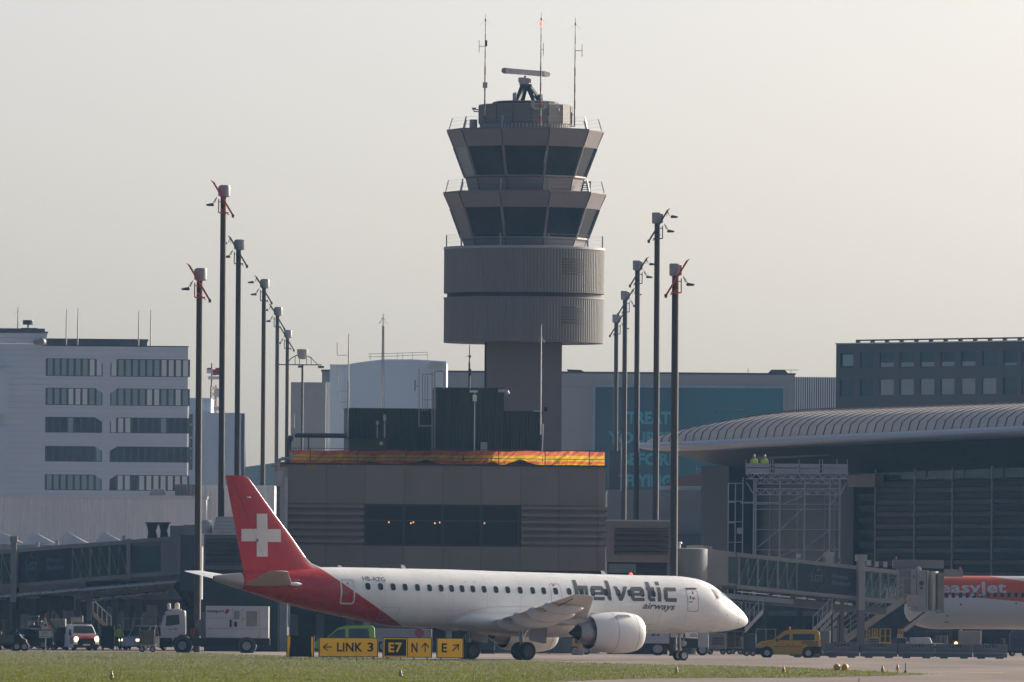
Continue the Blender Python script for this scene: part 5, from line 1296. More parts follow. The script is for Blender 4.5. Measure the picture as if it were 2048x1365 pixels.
# wings
vT = 16.2
tipL, tipz = A.uz(1190, 1190.5, -vT); tipT, _ = A.uz(1146, 1188.5, -vT)
u_rt = A.u(984, 1246, -1.5); u_rl = A.u(1172, 1240, -1.5)
rootz = A.uz(985, 1247, -1.5)[1]
print('wing root', u_rl, u_rt, rootz, 'tip', tipL, tipT, tipz)
vk = 5.2; f = (vk-1.5)/(vT-1.5)
kz = rootz+(tipz-rootz)*f
kT = u_rt+(tipT-u_rt)*f+.1; kL = u_rl+(tipL-u_rl)*f
def wsec(v):
    f = (v-1.5)/(vT-1.5); z = rootz+(tipz-rootz)*(f**1.08)
    te = u_rt+(tipT-u_rt)*f; le = u_rl+(tipL-u_rl)*f
    if v < vk: le += .55*(vk-v)/(vk-1.5)
    return le, te, z
for s in (-1, 1):
    secs = []
    for v in (.6, 1.5, 3.2, vk, 8, 11, 13.6, 15.2, 15.9, vT):
        le, te, z = wsec(max(v, 1.5))
        th = .14-.045*(v/vT)
        if v > 15: le -= .45*((v-15)/(vT-15))**2; th *= .8
        if v == vT: th = .035
        secs.append((le, te, s*v, z+.12*(1-v/vT), th))
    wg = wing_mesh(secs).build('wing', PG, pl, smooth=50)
    # flap track fairings
    for v, L, r in ((3.6, 2.9, .33), (6.4, 3.6, .42), (9.2, 3.4, .40), (12.2, 2.8, .30)):
        le, te, z = wsec(v); c0 = te-.55; rings = []
        for i in range(15):
            t = i/14; rr_ = r*math.sin(math.pi*min(1, t**.75))**.6 if 0 < t < 1 else .01
            u = c0+L*t; rings.append([(u, s*v+rr_*.55*math.cos(a), z-.16-.12*t+rr_*1.15*math.sin(a)-.12*math.sin(math.pi*t)) for a in [2*math.pi*k/12 for k in range(12)]])
        b = MB(); b.loft(rings); b.build('flap_fairing', mat('fairing_grey', (.54, .54, .54), .45, var=.05), wg, smooth='all')
    b = MB()
    for v0, v1, off_ in ((1.8, 5.0, .9), (5.3, 11.4, .75), (11.7, 15.2, .5)):
        l0, t0, z0 = wsec(v0); l1, t1, z1 = wsec(v1)
        b.bar((t0+off_, s*v0, z0-.19+.0), (t1+off_*.8, s*v1, z1-.10), .03, .05)
    b.build('flap_gap', DARK, wg)
# engines
def engine(s):
    v = s*4.75
    vv = -4.75
    uL_, zt_ = A.uz(1240, 1224.5, vv-0.0); uu, zb_ = A.uz(1235, 1307, vv)
    zc = (zt_+zb_)/2; Rn = (zt_-zb_)/2
    ux = A.u(1176, 1266, vv); ul = A.u(1274, 1266, vv)
    L = ul-ux
    if s < 0: print('engine', ux, ul, zc, Rn)
    par = MB()
    P = [(.66, 1.0), (.79, .965), (.9, .86), (.98, .62), (1.0, .30), (.985, .06), (.93, .0)]
    prof_ = [(Rn*.83, ux), (Rn*.90, ux+L*.12), (Rn*.97, ux+L*.33), (Rn, ux+L*.55), (Rn*.985, ux+L*.75), (Rn*.93, ux+L*.89), (Rn*.87, ux+L*.96), (Rn*.80, ux+L), (Rn*.74, ux+L*.99), (Rn*.70, ux+L*.93), (Rn*.70, ux+L*.55)]
    par.lathe([(Rn*.80, ux+.02)]+prof_[0:], c=(0, v, zc), n=48, axis='x', cap=False)
    nac = par.build('engine', PW, pl, smooth=60)
    b = MB(); b.lathe([(Rn*.79, ux+.03), (Rn*.79, ux+L*.4)], c=(0, v, zc), n=32, axis='x', cap=False); b.lathe([(.01, ux+L*.42), (Rn*.80, ux+L*.42)], c=(0, v, zc), n=32, axis='x', cap=False); b.build('fan_duct', mat('duct_dark', (.06, .065, .075), .4, .3), nac)
    b = MB(); b.lathe([(Rn*.60, ux+L*.3), (Rn*.60, ux-.05), (Rn*.52, ux-.42), (Rn*.42, ux-.72), (Rn*.37, ux-.72)], c=(0, v, zc-.03), n=32, axis='x', cap=False); b.build('core_cowl', mat('core_metal', (.45, .45, .45), .35, .5, var=.12, scale=2), nac, smooth=40)
    b = MB(); b.lathe([(Rn*.38, ux-.6), (Rn*.30, ux-.85), (Rn*.15, ux-1.1), (.03, ux-1.32)], c=(0, v, zc-.03), n=20, axis='x'); b.build('exhaust_cone', mat('burnt_metal', (.05, .045, .04), .4, .5), nac, smooth=True)
    b = MB(); b.lathe([(.02, ux+L*.78), (.3, ux+L*.66), (Rn*.7, ux+L*.62)], c=(0, v, zc), n=24, axis='x'); b.build('fan', DARK, nac)
    # seams, strake
    b = MB()
    for q in (.42, .84):
        r_ = crv([p[1] for p in prof_[:8]], [p[0] for p in prof_[:8]], ux+L*q)+.004
        b.lathe([(r_, ux+L*q-.012), (r_+.003, ux+L*q), (r_, ux+L*q+.012)], c=(0, v, zc), n=48, axis='x', cap=False)
    b.build('cowl_seam', MID, nac)
    a = math.radians(128 if s < 0 else 52)
    b = MB(); c1, s1_ = math.cos(a), math.sin(a); 
    p0 = lambda r, u: (u, v+r*c1, zc+r*s1_)
    b.add([p0(Rn*.95, ux+L*.40), p0(Rn*.97, ux+L*.75), p0(Rn*1.12, ux+L*.66), p0(Rn*1.12, ux+L*.44), ], [(0, 1, 2, 3)])
    st = b.build('strake', PW, nac); sm = st.modifiers.new('solid', 'SOLIDIFY'); sm.thickness = .03
    # pylon
    le, te, wz = wsec(4.75)
    b = MB(); 
    pr_ = [(ux-1.2, wz-.35), (ux-.2, zc+Rn*.45), (ux+L*.35, zc+Rn*.85), (ux+L*.72, zc+Rn*.93), (le+.9, wz+.28), (le+.2, wz+.40), (le-.8, wz+.3), (te+.5, wz-.05)]
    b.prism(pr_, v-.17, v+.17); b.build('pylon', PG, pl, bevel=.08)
engine(-1); engine(1)

# landing gear
def wheel(b_t, b_r, c, r, w_):
    b_t.lathe([(r*.62, -w_/2), (r*.9, -w_/2), (r, -w_*.3), (r, w_*.3), (r*.9, w_/2), (r*.62, w_/2)], c=c, n=28, axis='y')
    b_r.lathe([(r*.15, -w_/2-.015), (r*.5, -w_/2-.01), (r*.6, -w_/2-.02), (r*.62, w_/2+.02), (r*.5, w_/2+.01), (r*.15, w_/2+.015)], c=c, n=20, axis='y')
RIMG = mat('wheel_hub', (.30, .30, .30), .4, .3, var=.1, scale=5)
def wheel_obj(par, c, r, w_, hub=RIMG):
    t_, r_ = MB(), MB(); wheel(t_, r_, c, r, w_); o = t_.build('wheel', RUBBER, par, smooth=40); r_.build('hub', hub, o, smooth=40); return o
um = A.u(1047, 1303, -3.1)
um2 = A.u(936, 1303, 3.1)
um = (um+um2)/2
print('main gear u', A.u(1047, 1303, -3.1), um2)
HUBD = mat('hub_dark', (.05, .05, .055), .5, var=.15)
for s in (-1, 1):
    g = MB(); g.tube((um, s*3.0, .55), (um-.1, s*2.9, 2.3), .10); g.tube((um, s*2.6, .55), (um, s*3.5, .55), .08); g.bar((um+.05, s*2.9, 1.3), (um+.9, s*2.4, 2.1), .08); g.bar((um-.15, s*3, .8), (um-.25, s*3, 1.5), .05)
    gear = g.build('main_gear', STEEL, pl, smooth=True)
    wheel_obj(gear, (um, s*2.66, .53), .53, .36, HUBD); wheel_obj(gear, (um, s*3.48, .53), .53, .36, HUBD)
q = [A.uz(x, y, -3.25) for x, y in ((1063.5, 1232), (1092, 1232), (1094, 1262), (1092, 1287), (1086, 1287.5), (1058.5, 1281))]
b = MB(); b.prism(q, -3.27, -3.22); b.build('gear_door', mat('gear_door_grey', (.34, .35, .37), .4, var=.04), pl)
q2 = [(u, z) for u, z in q]; b = MB(); b.prism(q2, 3.22, 3.27); b.build('gear_door', mat('gear_door_grey', (0, 0, 0)), pl)
un = A.u(1361, 1310, 0)
g = MB(); g.tube((un, 0, .33), (un-.12, 0, 1.75), .07); g.bar((un-.06, 0, .95), (un+.55, 0, 1.7), .06); g.tube((un, -.36, .33), (un, .36, .33), .05); g.bar((un-.18, 0, .5), (un-.25, .02, .95), .05); g.lathe([(.02, -.1), (.16, -.08), (.18, 0), (.16, .08), (.02, .1)], c=(un+.12, -.16, 1.02), n=12, axis='y')
ng = g.build('nose_gear', STEEL, pl, smooth=True)
wheel_obj(ng, (un, -.30, .31), .31, .22, LIGHTG); wheel_obj(ng, (un, .30, .31), .31, .22, LIGHTG)
b = MB(); q = [A.uz(x, y, -.35) for x, y in ((1369.5, 1265), (1395.5, 1265), (1395.5, 1277.8), (1371, 1276.5))]; b.prism(q, -.37, -.34); nd_ = b.build('nose_gear_door', WHITE, pl)
text_on('letters', 'AZG', A, 1380, 1267.7, 1393.5, 1274.5, -.375, BLACK, nd_, offset=.02)
b = MB(); q = [A.uz(x, y, .35) for x, y in ((1340, 1265), (1368, 1265), (1366, 1276), (1342, 1275))]; b.prism(q, .34, .37); b.build('nose_gear_door', WHITE, pl)

# cabin windows
GLW = mat('cabin_window_glass', (.03, .045, .065), .12, var=.2, scale=3)
WFR = mat('window_surround', (.20, .21, .22), .4)
wpx = [739, 763.5, 788, 811.5, 836, 860, 883, 904, 925, 946.5, 969, 993, 1016.5, 1041.5, 1066.5, 1088.5, 1112.5, 1139.5, 1164, 1187, 1213, 1237.5, 1261, 1285.5, 1308]
def rrect(cx, cz, w_, h, r, n=5):
    pts = []
    for (sx_, sz, a0) in ((1, 1, 0), (-1, 1, 90), (-1, -1, 180), (1, -1, 270)):
        for i in range(n+1):
            a = math.radians(a0+90*i/n); pts.append((cx+sx_*(w_/2-r)+r*math.cos(a), cz+sz*(h/2-r)+r*math.sin(a)))
    return pts
def ywin(x): return 1173+(x-739)*(1187.5-1173)/(1308-739)*1.02
for s in (-1, 1):
    for x in wpx:
        u, z = A.uz(x, ywin(x), -1.5)
        b = MB(); pts = rrect(u, z, .30, .38, .12)
        outer = [surf(a, c, s, .006) for a, c in rrect(u, z, .335, .415, .13)]; b.add(outer, [tuple(range(len(outer)))])
        f_ = b.build('window', WFR, pl)
        b = MB(); b.add([surf(a, c, s, .014) for a, c in pts], [tuple(range(len(pts)))]); b.build('pane', GLW, f_)
# doors as thin raised outlines
SEAMG = mat('door_seam', (.22, .22, .23), .5)
def outline(name, x0, y0, x1, y1, m, s=-1, w_=.03, r=.18, fill=None, lean=0):
    u0, z1 = A.uz(x0, y0, -1.5); u1, z0 = A.uz(x1, y1, -1.5); cu, cz = (u0+u1)/2, (z0+z1)/2
    pts = rrect(cu, cz, abs(u1-u0), z1-z0, r, 6); dense = []
    for a, c in zip(pts, pts[1:]+pts[:1]):
        k = max(1, int(math.dist(a, c)/.2))
        for i in range(k): dense.append((a[0]+(c[0]-a[0])*i/k, a[1]+(c[1]-a[1])*i/k))
    b = MB(); inn = []
    for a, c in dense: 
        d = math.hypot(a-cu, c-cz); inn.append((a-(a-cu)/d*w_, c-(c-cz)/d*w_))
    n = len(dense)
    b.add([surf(a, c, s, .008) for a, c in dense]+[surf(a, c, s, .008) for a, c in inn], [(i, (i+1) % n, (i+1) % n+n, i+n) for i in range(n)])
    return b.build(name, m, pl), (u0, z0, u1, z1)
for s in (-1, 1):
    d1, bx = outline('front_door', 1375, 1178, 1397.5, 1224, SEAMG, s, .04)
    b = MB(); uu, zz2 = bx[0]-.12, bx[3]+.13
    P_ = [surf(bx[0]+(bx[2]-bx[0])*i/6, bx[3]+.03+(.0), s, .03) for i in range(7)]
    for a, c in zip(P_, P_[1:]): b.bar(a, c, .03, .06)
    b.build('door_hinge_cover', mat('dark_brown_trim', (.12, .10, .08), .5), d1)
    b = MB(); q = A.uz(1388, 1190, -1.5); b.add([surf(q[0]+dx, q[1]+dz, s, .012) for dx, dz in ((-.06, .2), (.03, .22), (.10, -.28), (-.10, -.28))], [(0, 1, 2, 3)]); b.build('red_handle_mark', RED, d1)
    b = MB(); q = A.uz(1381.5, 1196, -1.5); b.add([surf(q[0]+dx, q[1]+dz, s, .012) for dx, dz in ((-.04, .12), (.04, .12), (.04, -.08), (-.04, -.08))], [(0, 1, 2, 3)]); b.add([surf(q[0]+dx, q[1]+dz, s, .012) for dx, dz in ((-.12, -.22), (.14, -.22), (.14, -.27), (-.12, -.27))], [(0, 1, 2, 3)]); b.build('handle', DARK, d1)
    d2, bx = outline('rear_door', 686.5, 1157.5, 713.5, 1209.5, WHITE, s, .11, .2)
    outline('rear_door_seam', 689, 1160, 711, 1207, SEAMG, s, .02, .14)[0].parent = d2
    b = MB(); q = A.uz(700.5, 1172, -1.5); b.add([surf(q[0]+dx, q[1]+dz, s, .012) for dx, dz in ((-.03, .2), (.03, .2), (.09, -.24), (-.09, -.24))], [(0, 1, 2, 3)]); b.build('red_handle_mark', RED, d2)
    b = MB(); q = A.uz(694, 1186, -1.5); b.add([surf(q[0]+dx, q[1]+dz, s, .013) for dx, dz in ((-.13, .02), (.14, .02), (.14, -.08), (-.13, -.08))], [(0, 1, 2, 3)]); b.add([surf(q[0]+dx, q[1]+dz, s, .012) for dx, dz in ((-.03, .3), (.03, .3), (.03, 0), (-.03, 0))], [(0, 1, 2, 3)]); b.build('handle', MID, d2)
    ex, bx = outline('overwing_exit', 1102.5, 1167.5, 1123.5, 1216, SEAMG, s, .025, .14)
    b = MB(); q = A.uz(1111, 1170.5, -1.5); b.add([surf(q[0]+dx, q[1]+dz, s, .012) for dx, dz in ((-.09, .03), (.09, .03), (.09, -.04), (-.09, -.04))], [(0, 1, 2, 3)]); b.build('red_mark', RED, ex)
    outline('cargo_hatch', 1290, 1228, 1322, 1250, mat('faint_seam', (.5, .5, .5), .4), s, .02, .06)
    outline('cargo_hatch', 766, 1215, 801, 1240, mat('faint_seam', (0, 0, 0)), s, .02, .06)
# cockpit glazing, wrapped round the nose
CKG = mat('cockpit_glass', (.02, .022, .025), .06, spec=.8)
def fpatch(name, pts, m, par, s, eps=.012, div=5):
    P_ = [A.uz(x, y, -1.0) for x, y in pts]
    vs = []
    for i in range(div+1):
        for k in range(div+1):
            a, c = i/div, k/div
            u = (P_[0][0]*(1-a)+P_[1][0]*a)*(1-c)+(P_[3][0]*(1-a)+P_[2][0]*a)*c
            z = (P_[0][1]*(1-a)+P_[1][1]*a)*(1-c)+(P_[3][1]*(1-a)+P_[2][1]*a)*c
            vs.append(surf(u, z, s, eps))
    b = MB(); b.add(vs, [(i*(div+1)+k, (i+1)*(div+1)+k, (i+1)*(div+1)+k+1, i*(div+1)+k+1) for i in range(div) for k in range(div)]); return b.build(name, m, par, smooth='all')
for s in (-1, 1):
    fpatch('side_window', [(1421.5, 1177), (1432, 1181), (1441, 1196.5), (1428, 1198)], CKG, pl, s)
    fpatch('windshield', [(1433.5, 1181.5), (1445, 1191), (1454, 1199.5), (1442.5, 1197)], CKG, pl, s)
    # windshield panes reach the centre line
    vs = []
    for i in range(6):
        for k in range(6):
            a, c = i/5, k/5
            u = A.u(1427, 1178)+(A.u(1447, 1192)-A.u(1427, 1178))*c
            zc, hz = fz(u); hw = hw_at(u, hz); th = math.radians(88-a*44)
            vs.append((u, s*(hw*math.cos(th)+.012), zc+hz*math.sin(th)+.012))
    b = MB(); b.add(vs, [(i*6+k, (i+1)*6+k, (i+1)*6+k+1, i*6+k+1) for i in range(5) for k in range(5)]); b.build('windshield', CKG, pl, smooth='all')
# titles
TIT = mat('title_grey', (.075, .09, .10), .4, var=.04)
def S1(u, z): return surf(u, z, -1, .010)
def title(body, x0, yt0, x1, yt1, h, shear, offset, spacing, m, nm='title'):
    """baseline from (x0,yt0) to (x1,yt1); ink height h px"""
    vs, fs = text2d(body, shear, offset, spacing)
    ax, bx = min(a for a, _ in vs), max(a for a, _ in vs); by = max(b for _, b in vs); ay = 0
    def fn(x, y):
        t = (x-ax)/(bx-ax); px = x0+(x1-x0)*t; py = yt0+(yt1-yt0)*t-h*y/by
        u, z = A.uz(px, py, -1.45); return S1(u, z)
    return decal(nm, vs, fs, fn, m, fus, 8)
# custom heavy letters for the big title, drawn on a unit grid and slanted
def glyph_title(word, x0, yb0, x1, yb1, cap, m):
    T_ = .255
    G = {
     'h': (.92, [[(0, 0), (T_, 0), (T_, 1), (0, 1)], [(T_, .48), (.80, .48), (.92, .60), (.92, .72), (T_, .72)], [(.68, 0), (.92, 0), (.92, .62), (.68, .62)]]),
     'e': (.92, [[(0, .12), (T_, .12), (T_, .60), (0, .60)], [(.0, .60), (.12, .72), (.80, .72), (.92, .60), (.92, .50), (.0, .50)], [(.68, .32), (.92, .32), (.92, .55), (.68, .55)], [(T_*.9, .27), (.92, .27), (.92, .42), (T_*.9, .42)], [(.0, .14), (.14, 0), (.92, 0), (.92, .17), (.0, .17)]]),
     'l': (.30, [[(0, .14), (.13, 0), (.30, 0), (.30, .17), (.27, .17), (.24, 1), (0, 1)]]),
     'v': (.95, [[(0, .72), (.26, .72), (.52, .22), (.56, 0), (.34, 0)], [(.95, .72), (.70, .72), (.40, .18), (.34, 0), (.56, 0)]]),
     't': (.55, [[(.05, .14), (.20, 0), (.30, 0), (.30, .98), (.05, .98)], [(.28, 0), (.55, 0), (.55, .18), (.28, .18)], [(.28, .55), (.55, .55), (.55, .72), (.28, .72)], [(0, .55), (.06, .55), (.06, .72), (0, .72)]]),
     'i': (.26, [[(0, 0), (.25, 0), (.25, .72), (0, .72)], [(0, .82), (.25, .82), (.25, 1), (0, 1)]]),
     'c': (.85, [[(0, .12), (T_, .12), (T_, .60), (0, .60)], [(0, .58), (.13, .72), (.85, .72), (.85, .53), (0, .53)], [(0, .14), (.13, 0), (.85, 0), (.85, .19), (0, .19)]]),
    }
    gap = .17; x = 0; quads = []
    for ch in word:
        w_, qs = G[ch]
        for q in qs: quads.append([(x+a, c) for a, c in q])
        x += w_+gap
    tot = x-gap; sh = -.10
    for qi, q in enumerate(quads):
        pts = [((a-c*sh*0), c) for a, c in q]
        def fn(a, c, qi=qi):
            t = a/tot+(.0); px = x0+(x1-x0)*t+(c*cap)*.09-1; py = yb0+(yb1-yb0)*t-c*cap
            u, z = A.uz(px, py, -1.45); p = surf(u, z, -1, .010+.0006*(qi % 4)); return p
        yield pts, fn
bmm = bmesh.new()
for pts, fn in glyph_title('helvetic', 1149, 1200, 1353, 1204.5, 40, TIT):
    b2 = bmesh.new(); b2.faces.new([b2.verts.new((x, y, 0)) for x, y in pts])
    for k in range(1, 10): bmesh.ops.bisect_plane(b2, geom=b2.verts[:]+b2.edges[:]+b2.faces[:], plane_co=(0, k*.1, 0), plane_no=(0, 1, 0))
    x_0, x_1 = min(p[0] for p in pts), max(p[0] for p in pts)
    k = x_0+.3
    while k < x_1:
        bmesh.ops.bisect_plane(b2, geom=b2.verts[:]+b2.edges[:]+b2.faces[:], plane_co=(k, 0, 0), plane_no=(1, 0, 0)); k += .3
    mp = {}
    for p in b2.verts: mp[p] = bmm.verts.new(fn(p.co.x, p.co.y))
    for f_ in b2.faces: bmm.faces.new([mp[p] for p in f_.verts])
    b2.free()
me = bpy.data.meshes.new('title'); bmm.to_mesh(me); bmm.free(); me.materials.append(TIT)
o = bpy.data.objects.new('title', me); COL.objects.link(o); o.parent = fus
title('airways', 1284, 1217.5, 1349, 1220.5, 12, .35, .02, 1.0, TIT)
title('HB-AZG', 731, 1161.5, 774.5, 1163.6, 8.6, 0, .012, 1.05, TIT, 'registration')
# small things on the skin
b = MB()
for (x, y, h) in ((680, 1135, 5), (806, 1137, 8), (1206, 1149, 8)):
    u, z = A.uz(x+5, y+1.5); b.prism([(u-.25, z-.05), (u+.1, z-.05), (u-.12, z+h/34), (u-.32, z+h/34+.02)], -.02, .02)
b.each('blade_antenna', WHITE, pl)
b = MB(); u, z = A.uz(1261.5, 1150.5); b.lathe([(.10, z-.03), (.10, z+.05), (.06, z+.12), (.01, z+.14)], c=(u, 0, 0), n=10); b.build('beacon', glow('red_beacon', (1, .06, .03), 3), pl)
b = MB(); q = A.uz(585, 1200, -1.3); b.lathe([(.01, 0), (.22, 0)], c=(0, 0, 0), n=4, cap=False)
b = MB(); b.add([surf(q[0]+dx, q[1]+dz, -1, .012) for dx, dz in ((-.2, .12), (.18, .10), (.2, -.12), (-.18, -.12))], [(0, 1, 2, 3)]); b.build('outflow_grille', DARK, pl)
b = MB()
for x, y in ((597, 1162), (599, 1170), (597, 1178), (603, 1160), (604, 1166), (603, 1173)):
    u, z = A.uz(x, y, -1.2); b.add([surf(u+dx, z+dz, -1, .012) for dx, dz in ((-.05, .03), (.06, .03), (.06, -.03), (-.05, -.03))], [(0, 1, 2, 3)])
for x, y in ((934, 1164.5), (952.5, 1165)):
    u, z = A.uz(x, y, -1.45); b.add([surf(u+dx, z+dz, -1, .012) for dx, dz in ((-.05, .03), (.05, .03), (.05, -.03), (-.05, -.03))], [(0, 1, 2, 3)])
b.build('stencil_marks', mat('stencil_grey', (.5, .35, .33), .5), pl)
b = MB()
for x, y, r in ((1478, 1247, .06), (1476, 1240, .04), (1447, 1230, .03)):
    u, z = A.uz(x, y, -.7); p_ = surf(u, z, -1, .0); b.lathe([(.01, -.03), (r, 0), (.01, .03)], c=p_, n=8, axis='y')
b.each('probe', mat('probe_brass', (.3, .2, .1), .4), pl)
b = MB(); pp = []
for i in range(18):
    t = i/17; x = 893+ (1068-893)*t; y = 1240-26*math.sin(min(1, t*1.6)*math.pi/2)
    u, z = A.uz(x, y, -1.5); pp.append(surf(u, z, -1, .02 if t < .2 else .32*0+.02))
for a, c in zip(pp, pp[1:]): b.bar(a, c, .02, .02)
b.build('fairing_seam', mat('faint_seam', (0, 0, 0)), pl)
# ------------------------------------------------------------------ jet bridges
JG = mat('bridge_grey', (.26, .25, .25), .5, var=.08, scale=.6)
JD = mat('bridge_dark_grey', (.13, .135, .14), .5, var=.1, scale=.6)
NAVY = mat('banner_navy', (.018, .032, .052), .45, var=.1, scale=.5)
BGL = clear_glass('bridge_glass', (.09, .16, .16), .45)
PALEL = mat('pale_letters', (.14, .17, .21), .5, var=.05)
WOOD = mat('crate_brown', (.20, .14, .10), .7, var=.15)
def jet_tunnel(F, par, top, bot, v0, v1, posts, banner=None, solid=(), gx0=None, diag=1):
    """top / bot: pixel line ends ((x0,y0),(x1,y1)) of the near side"""
    (xa, ta), (xb, tb) = top; (_, ba), (_, bb_) = bot
    T_ = lambda x: ta+(tb-ta)*(x-xa)/(xb-xa); B_ = lambda x: ba+(bb_-ba)*(x-xa)/(xb-xa)
    def P(x, f, v=None):   # f 0 bottom 1 top
        v = v0 if v is None else v
        u, z1 = F.uz(x, T_(x), v0); _, z0 = F.uz(x, B_(x), v0)
        return Vector((u, v, z0+(z1-z0)*f))
    b = MB()
    # roof, floor and side beams
    for (f0, f1) in ((.90, 1.0), (0, .09)):
        b.loft([[P(x, f0, v0), P(x, f1, v0), P(x, f1, v1), P(x, f0, v1)] for x in (xa, xb)])
    b.build('roof_and_floor', JG, par)
    b = MB()
    for v, s_ in ((v0, -1), (v1, 1)):
        for f in (.02, .97): b.bar(P(xa, f, v+s_*.08), P(xb, f, v+s_*.08), .16, .26)
    b.build('edge_beams', JG, par)
    b = MB()
    for x in posts:
        for v, s_ in ((v0, -1), (v1, 1)): b.bar(P(x, .05, v+s_*.05), P(x, .95, v+s_*.05), .16, .1)
    for i, (x, y) in enumerate(zip(posts, posts[1:])):
        if banner and x >= banner[0]-3 and y <= banner[1]+3: continue
        m_ = (x+y)/2
        for p, q in ((x, m_), (m_, y)):
            for v, s_ in ((v0, -1), (v1, 1)):
                if diag > 0: b.bar(P(p, .93, v+s_*.03), P(q, .07, v+s_*.03), .07, .06)
                else: b.bar(P(p, .07, v+s_*.03), P(q, .93, v+s_*.03), .07, .06)
        for v, s_ in ((v0, -1), (v1, 1)): b.bar(P(m_, .07, v+s_*.02), P(m_, .93, v+s_*.02), .06, .05)
    b.build('truss', mat('truss_grey', (.20, .205, .21), .45, var=.08), par)
    g0, g1 = gx0 or (posts[0], posts[-1])
    for v in (v0+.06, v1-.06):
        b = MB(); b.loft([[P(x, .08, v), P(x, .91, v), P(x, .91, v+.03), P(x, .08, v+.03)] for x in (g0, g1)]); b.build('side_glass', BGL, par)
    for (s0, s1) in solid:
        b = MB(); b.loft([[P(x, .05, v0-.03), P(x, .95, v0-.03), P(x, .95, v1+.03), P(x, .05, v1+.03)] for x in (s0, s1)]); b.build('end_cladding', JG, par)
    return P
def lgt(F, par, P, x0, x1, cx, tx0, tx1, v0):
    b = MB(); b.loft([[P(x, .07, v0-.14), P(x, .93, v0-.14), P(x, .93, v0-.02), P(x, .07, v0-.02)] for x in (x0, x1)]); bn_ = b.build('banner', NAVY, par)
    b = MB(); w_ = 20.5
    pts = [P(cx-w_, .5, v0-.16), P(cx, .93-.02, v0-.16), P(cx+w_, .5, v0-.16), P(cx, .09, v0-.16)]
    for a, c in zip(pts, pts[1:]+pts[:1]): b.bar(a, c, .05, .03)
    b.build('diamond_outline', PALEL, bn_)
    def t(body, xa, xb, f0, f1, off_=0):
        vs, fs = text2d(body, 0, off_, 1.0); ax, bx = min(a for a, _ in vs), max(a for a, _ in vs); ay, by = min(c for _, c in vs), max(c for _, c in vs)
        decal('letters', vs, fs, lambda x, y: P(xa+(xb-xa)*(x-ax)/(bx-ax), f0+(f1-f0)*(y-ay)/(by-ay), v0-.16), PALEL, bn_)
    t('LGT', cx-11.5, cx+12, .40, .62, .015); t('Private', tx0, tx0+(tx1-tx0)*.88, .57, .70, .02); t('Banking', tx0, tx1, .33, .50, .02)
    b = MB(); b.lathe([(.02, 0), (.16, .1), (.10, .3), (.20, .38), (.02, .42)], c=tuple(P(cx, .68, v0-.15)), n=8); b.build('crown_emblem', mat('emblem_gold', (.13, .10, .05), .5), bn_)

# left jet bridge
JL = Frame(150, 800, 0)
jl = thing(JL, 'jet_bridge', 'long glazed truss jet bridge with a dark blue banner at the left edge', 'jet bridge', 'jet bridges')
v0, v1 = 0, 3
PL_ = jet_tunnel(JL, jl, ((-60, 1107), (360, 1073.5)), ((-60, 1180), (360, 1147)), v0, v1, [-60, -20, 26, 36, 145, 181, 219, 256], (36, 145), solid=((322, 358),), gx0=(-60, 322), diag=1)
lgt(JL, jl, PL_, 38, 144, 64.5, 94, 129, v0)
b = MB(); 
for x in (20, 253): b.loft([[PL_(q, -.05, v0-.25), PL_(q, 1.05, v0-.25), PL_(q, 1.05, v1+.25), PL_(q, -.05, v1+.25)] for q in (x, x+8)]) if x > 100 else None
b.build('portal_frame', JG, jl)
b = MB(); b.box(JL.u(360, 1110), JL.u(391, 1110), -.5, 3.5, JL.z(1183, 370), JL.z(1071, 370)); b.build('rotunda', mat('rotunda_slate', (.07, .085, .10), .5), jl)
b = MB(); b.box(JL.u(354, 1110), JL.u(361, 1110), -.7, 3.7, JL.z(1150, 357), JL.z(1074, 357)); b.box(JL.u(366), JL.u(398), -.3, 3.3, JL.z(1071, 380), JL.z(1050, 380)); b.build('collar', JG, jl)
b = MB()
for x, w_ in ((27.5, 12), (380, 14)):
    q = JL.u(x, 1180); s_ = 1/28.4
    if x < 100:
        b.box(q-w_*s_/2, q+w_*s_/2, -.75, -.35, JL.z(1205, x), JL.z(1084, x)); b.box(q-w_*s_*.62, q+w_*s_*.62, -.85, -.25, JL.z(1084, x), JL.z(1073, x))
b.build('lift_column', JG, jl)
b = MB(); q = JL.u(29); b.box(q-.16, q+.16, -.7, -.4, .4, JL.z(1205, 30)); b.box(q-.16, q+.16, 3.3, 3.6, .4, JL.z(1170, 30)); b.box(q-.5, q+.5, -.9, 3.8, .75, 1.0); b.build('leg', DARK, jl)
for v_ in (-.6, 3.5):
    b = MB()
    for dx in (-.45, .45): b.lathe([(.25, -.14), (.42, -.12), (.42, .12), (.25, .14)], c=(q+dx, v_, .42), n=16, axis='y')
    b.each('wheel', RUBBER, jl)
b = MB(); q = JL.u(176.5); b.box(q-.16, q+.16, 1.3, 1.7, 2.0, JL.z(1158, 176)); b.build('leg', JG, jl)
b = MB(); b.box(q-.2, q+.2, 1.25, 1.75, 0, 2.0); b.build('leg', DARK, jl)
b = MB(); q = JL.u(379); b.box(q-.6, q+.6, 1, 2.2, 0, JL.z(1180, 380)); b.build('pillar', mat('pillar_dark', (.05, .06, .07), .6), jl)
PIPE = mat('shiny_duct', (.42, .42, .43), .28, .7, var=.12, scale=1.5)
b = MB(); JLp = lambda x, y, v: (JL.uz(x, y, v)[0], v, JL.uz(x, y, v)[1])
b.tube(JLp(-60, 1199, -.3), JLp(353, 1165, -.3), .20, n=16)
for k in range(8):
    x = 5+k*45; y = 1199-(x+60)*34/413; p_ = JLp(x, y, -.3); b.tube((p_[0]-.04, -.3, p_[2]), (p_[0]+.04, -.3, p_[2]), .225, n=16)
b.build('air_duct', PIPE, jl, smooth=40)
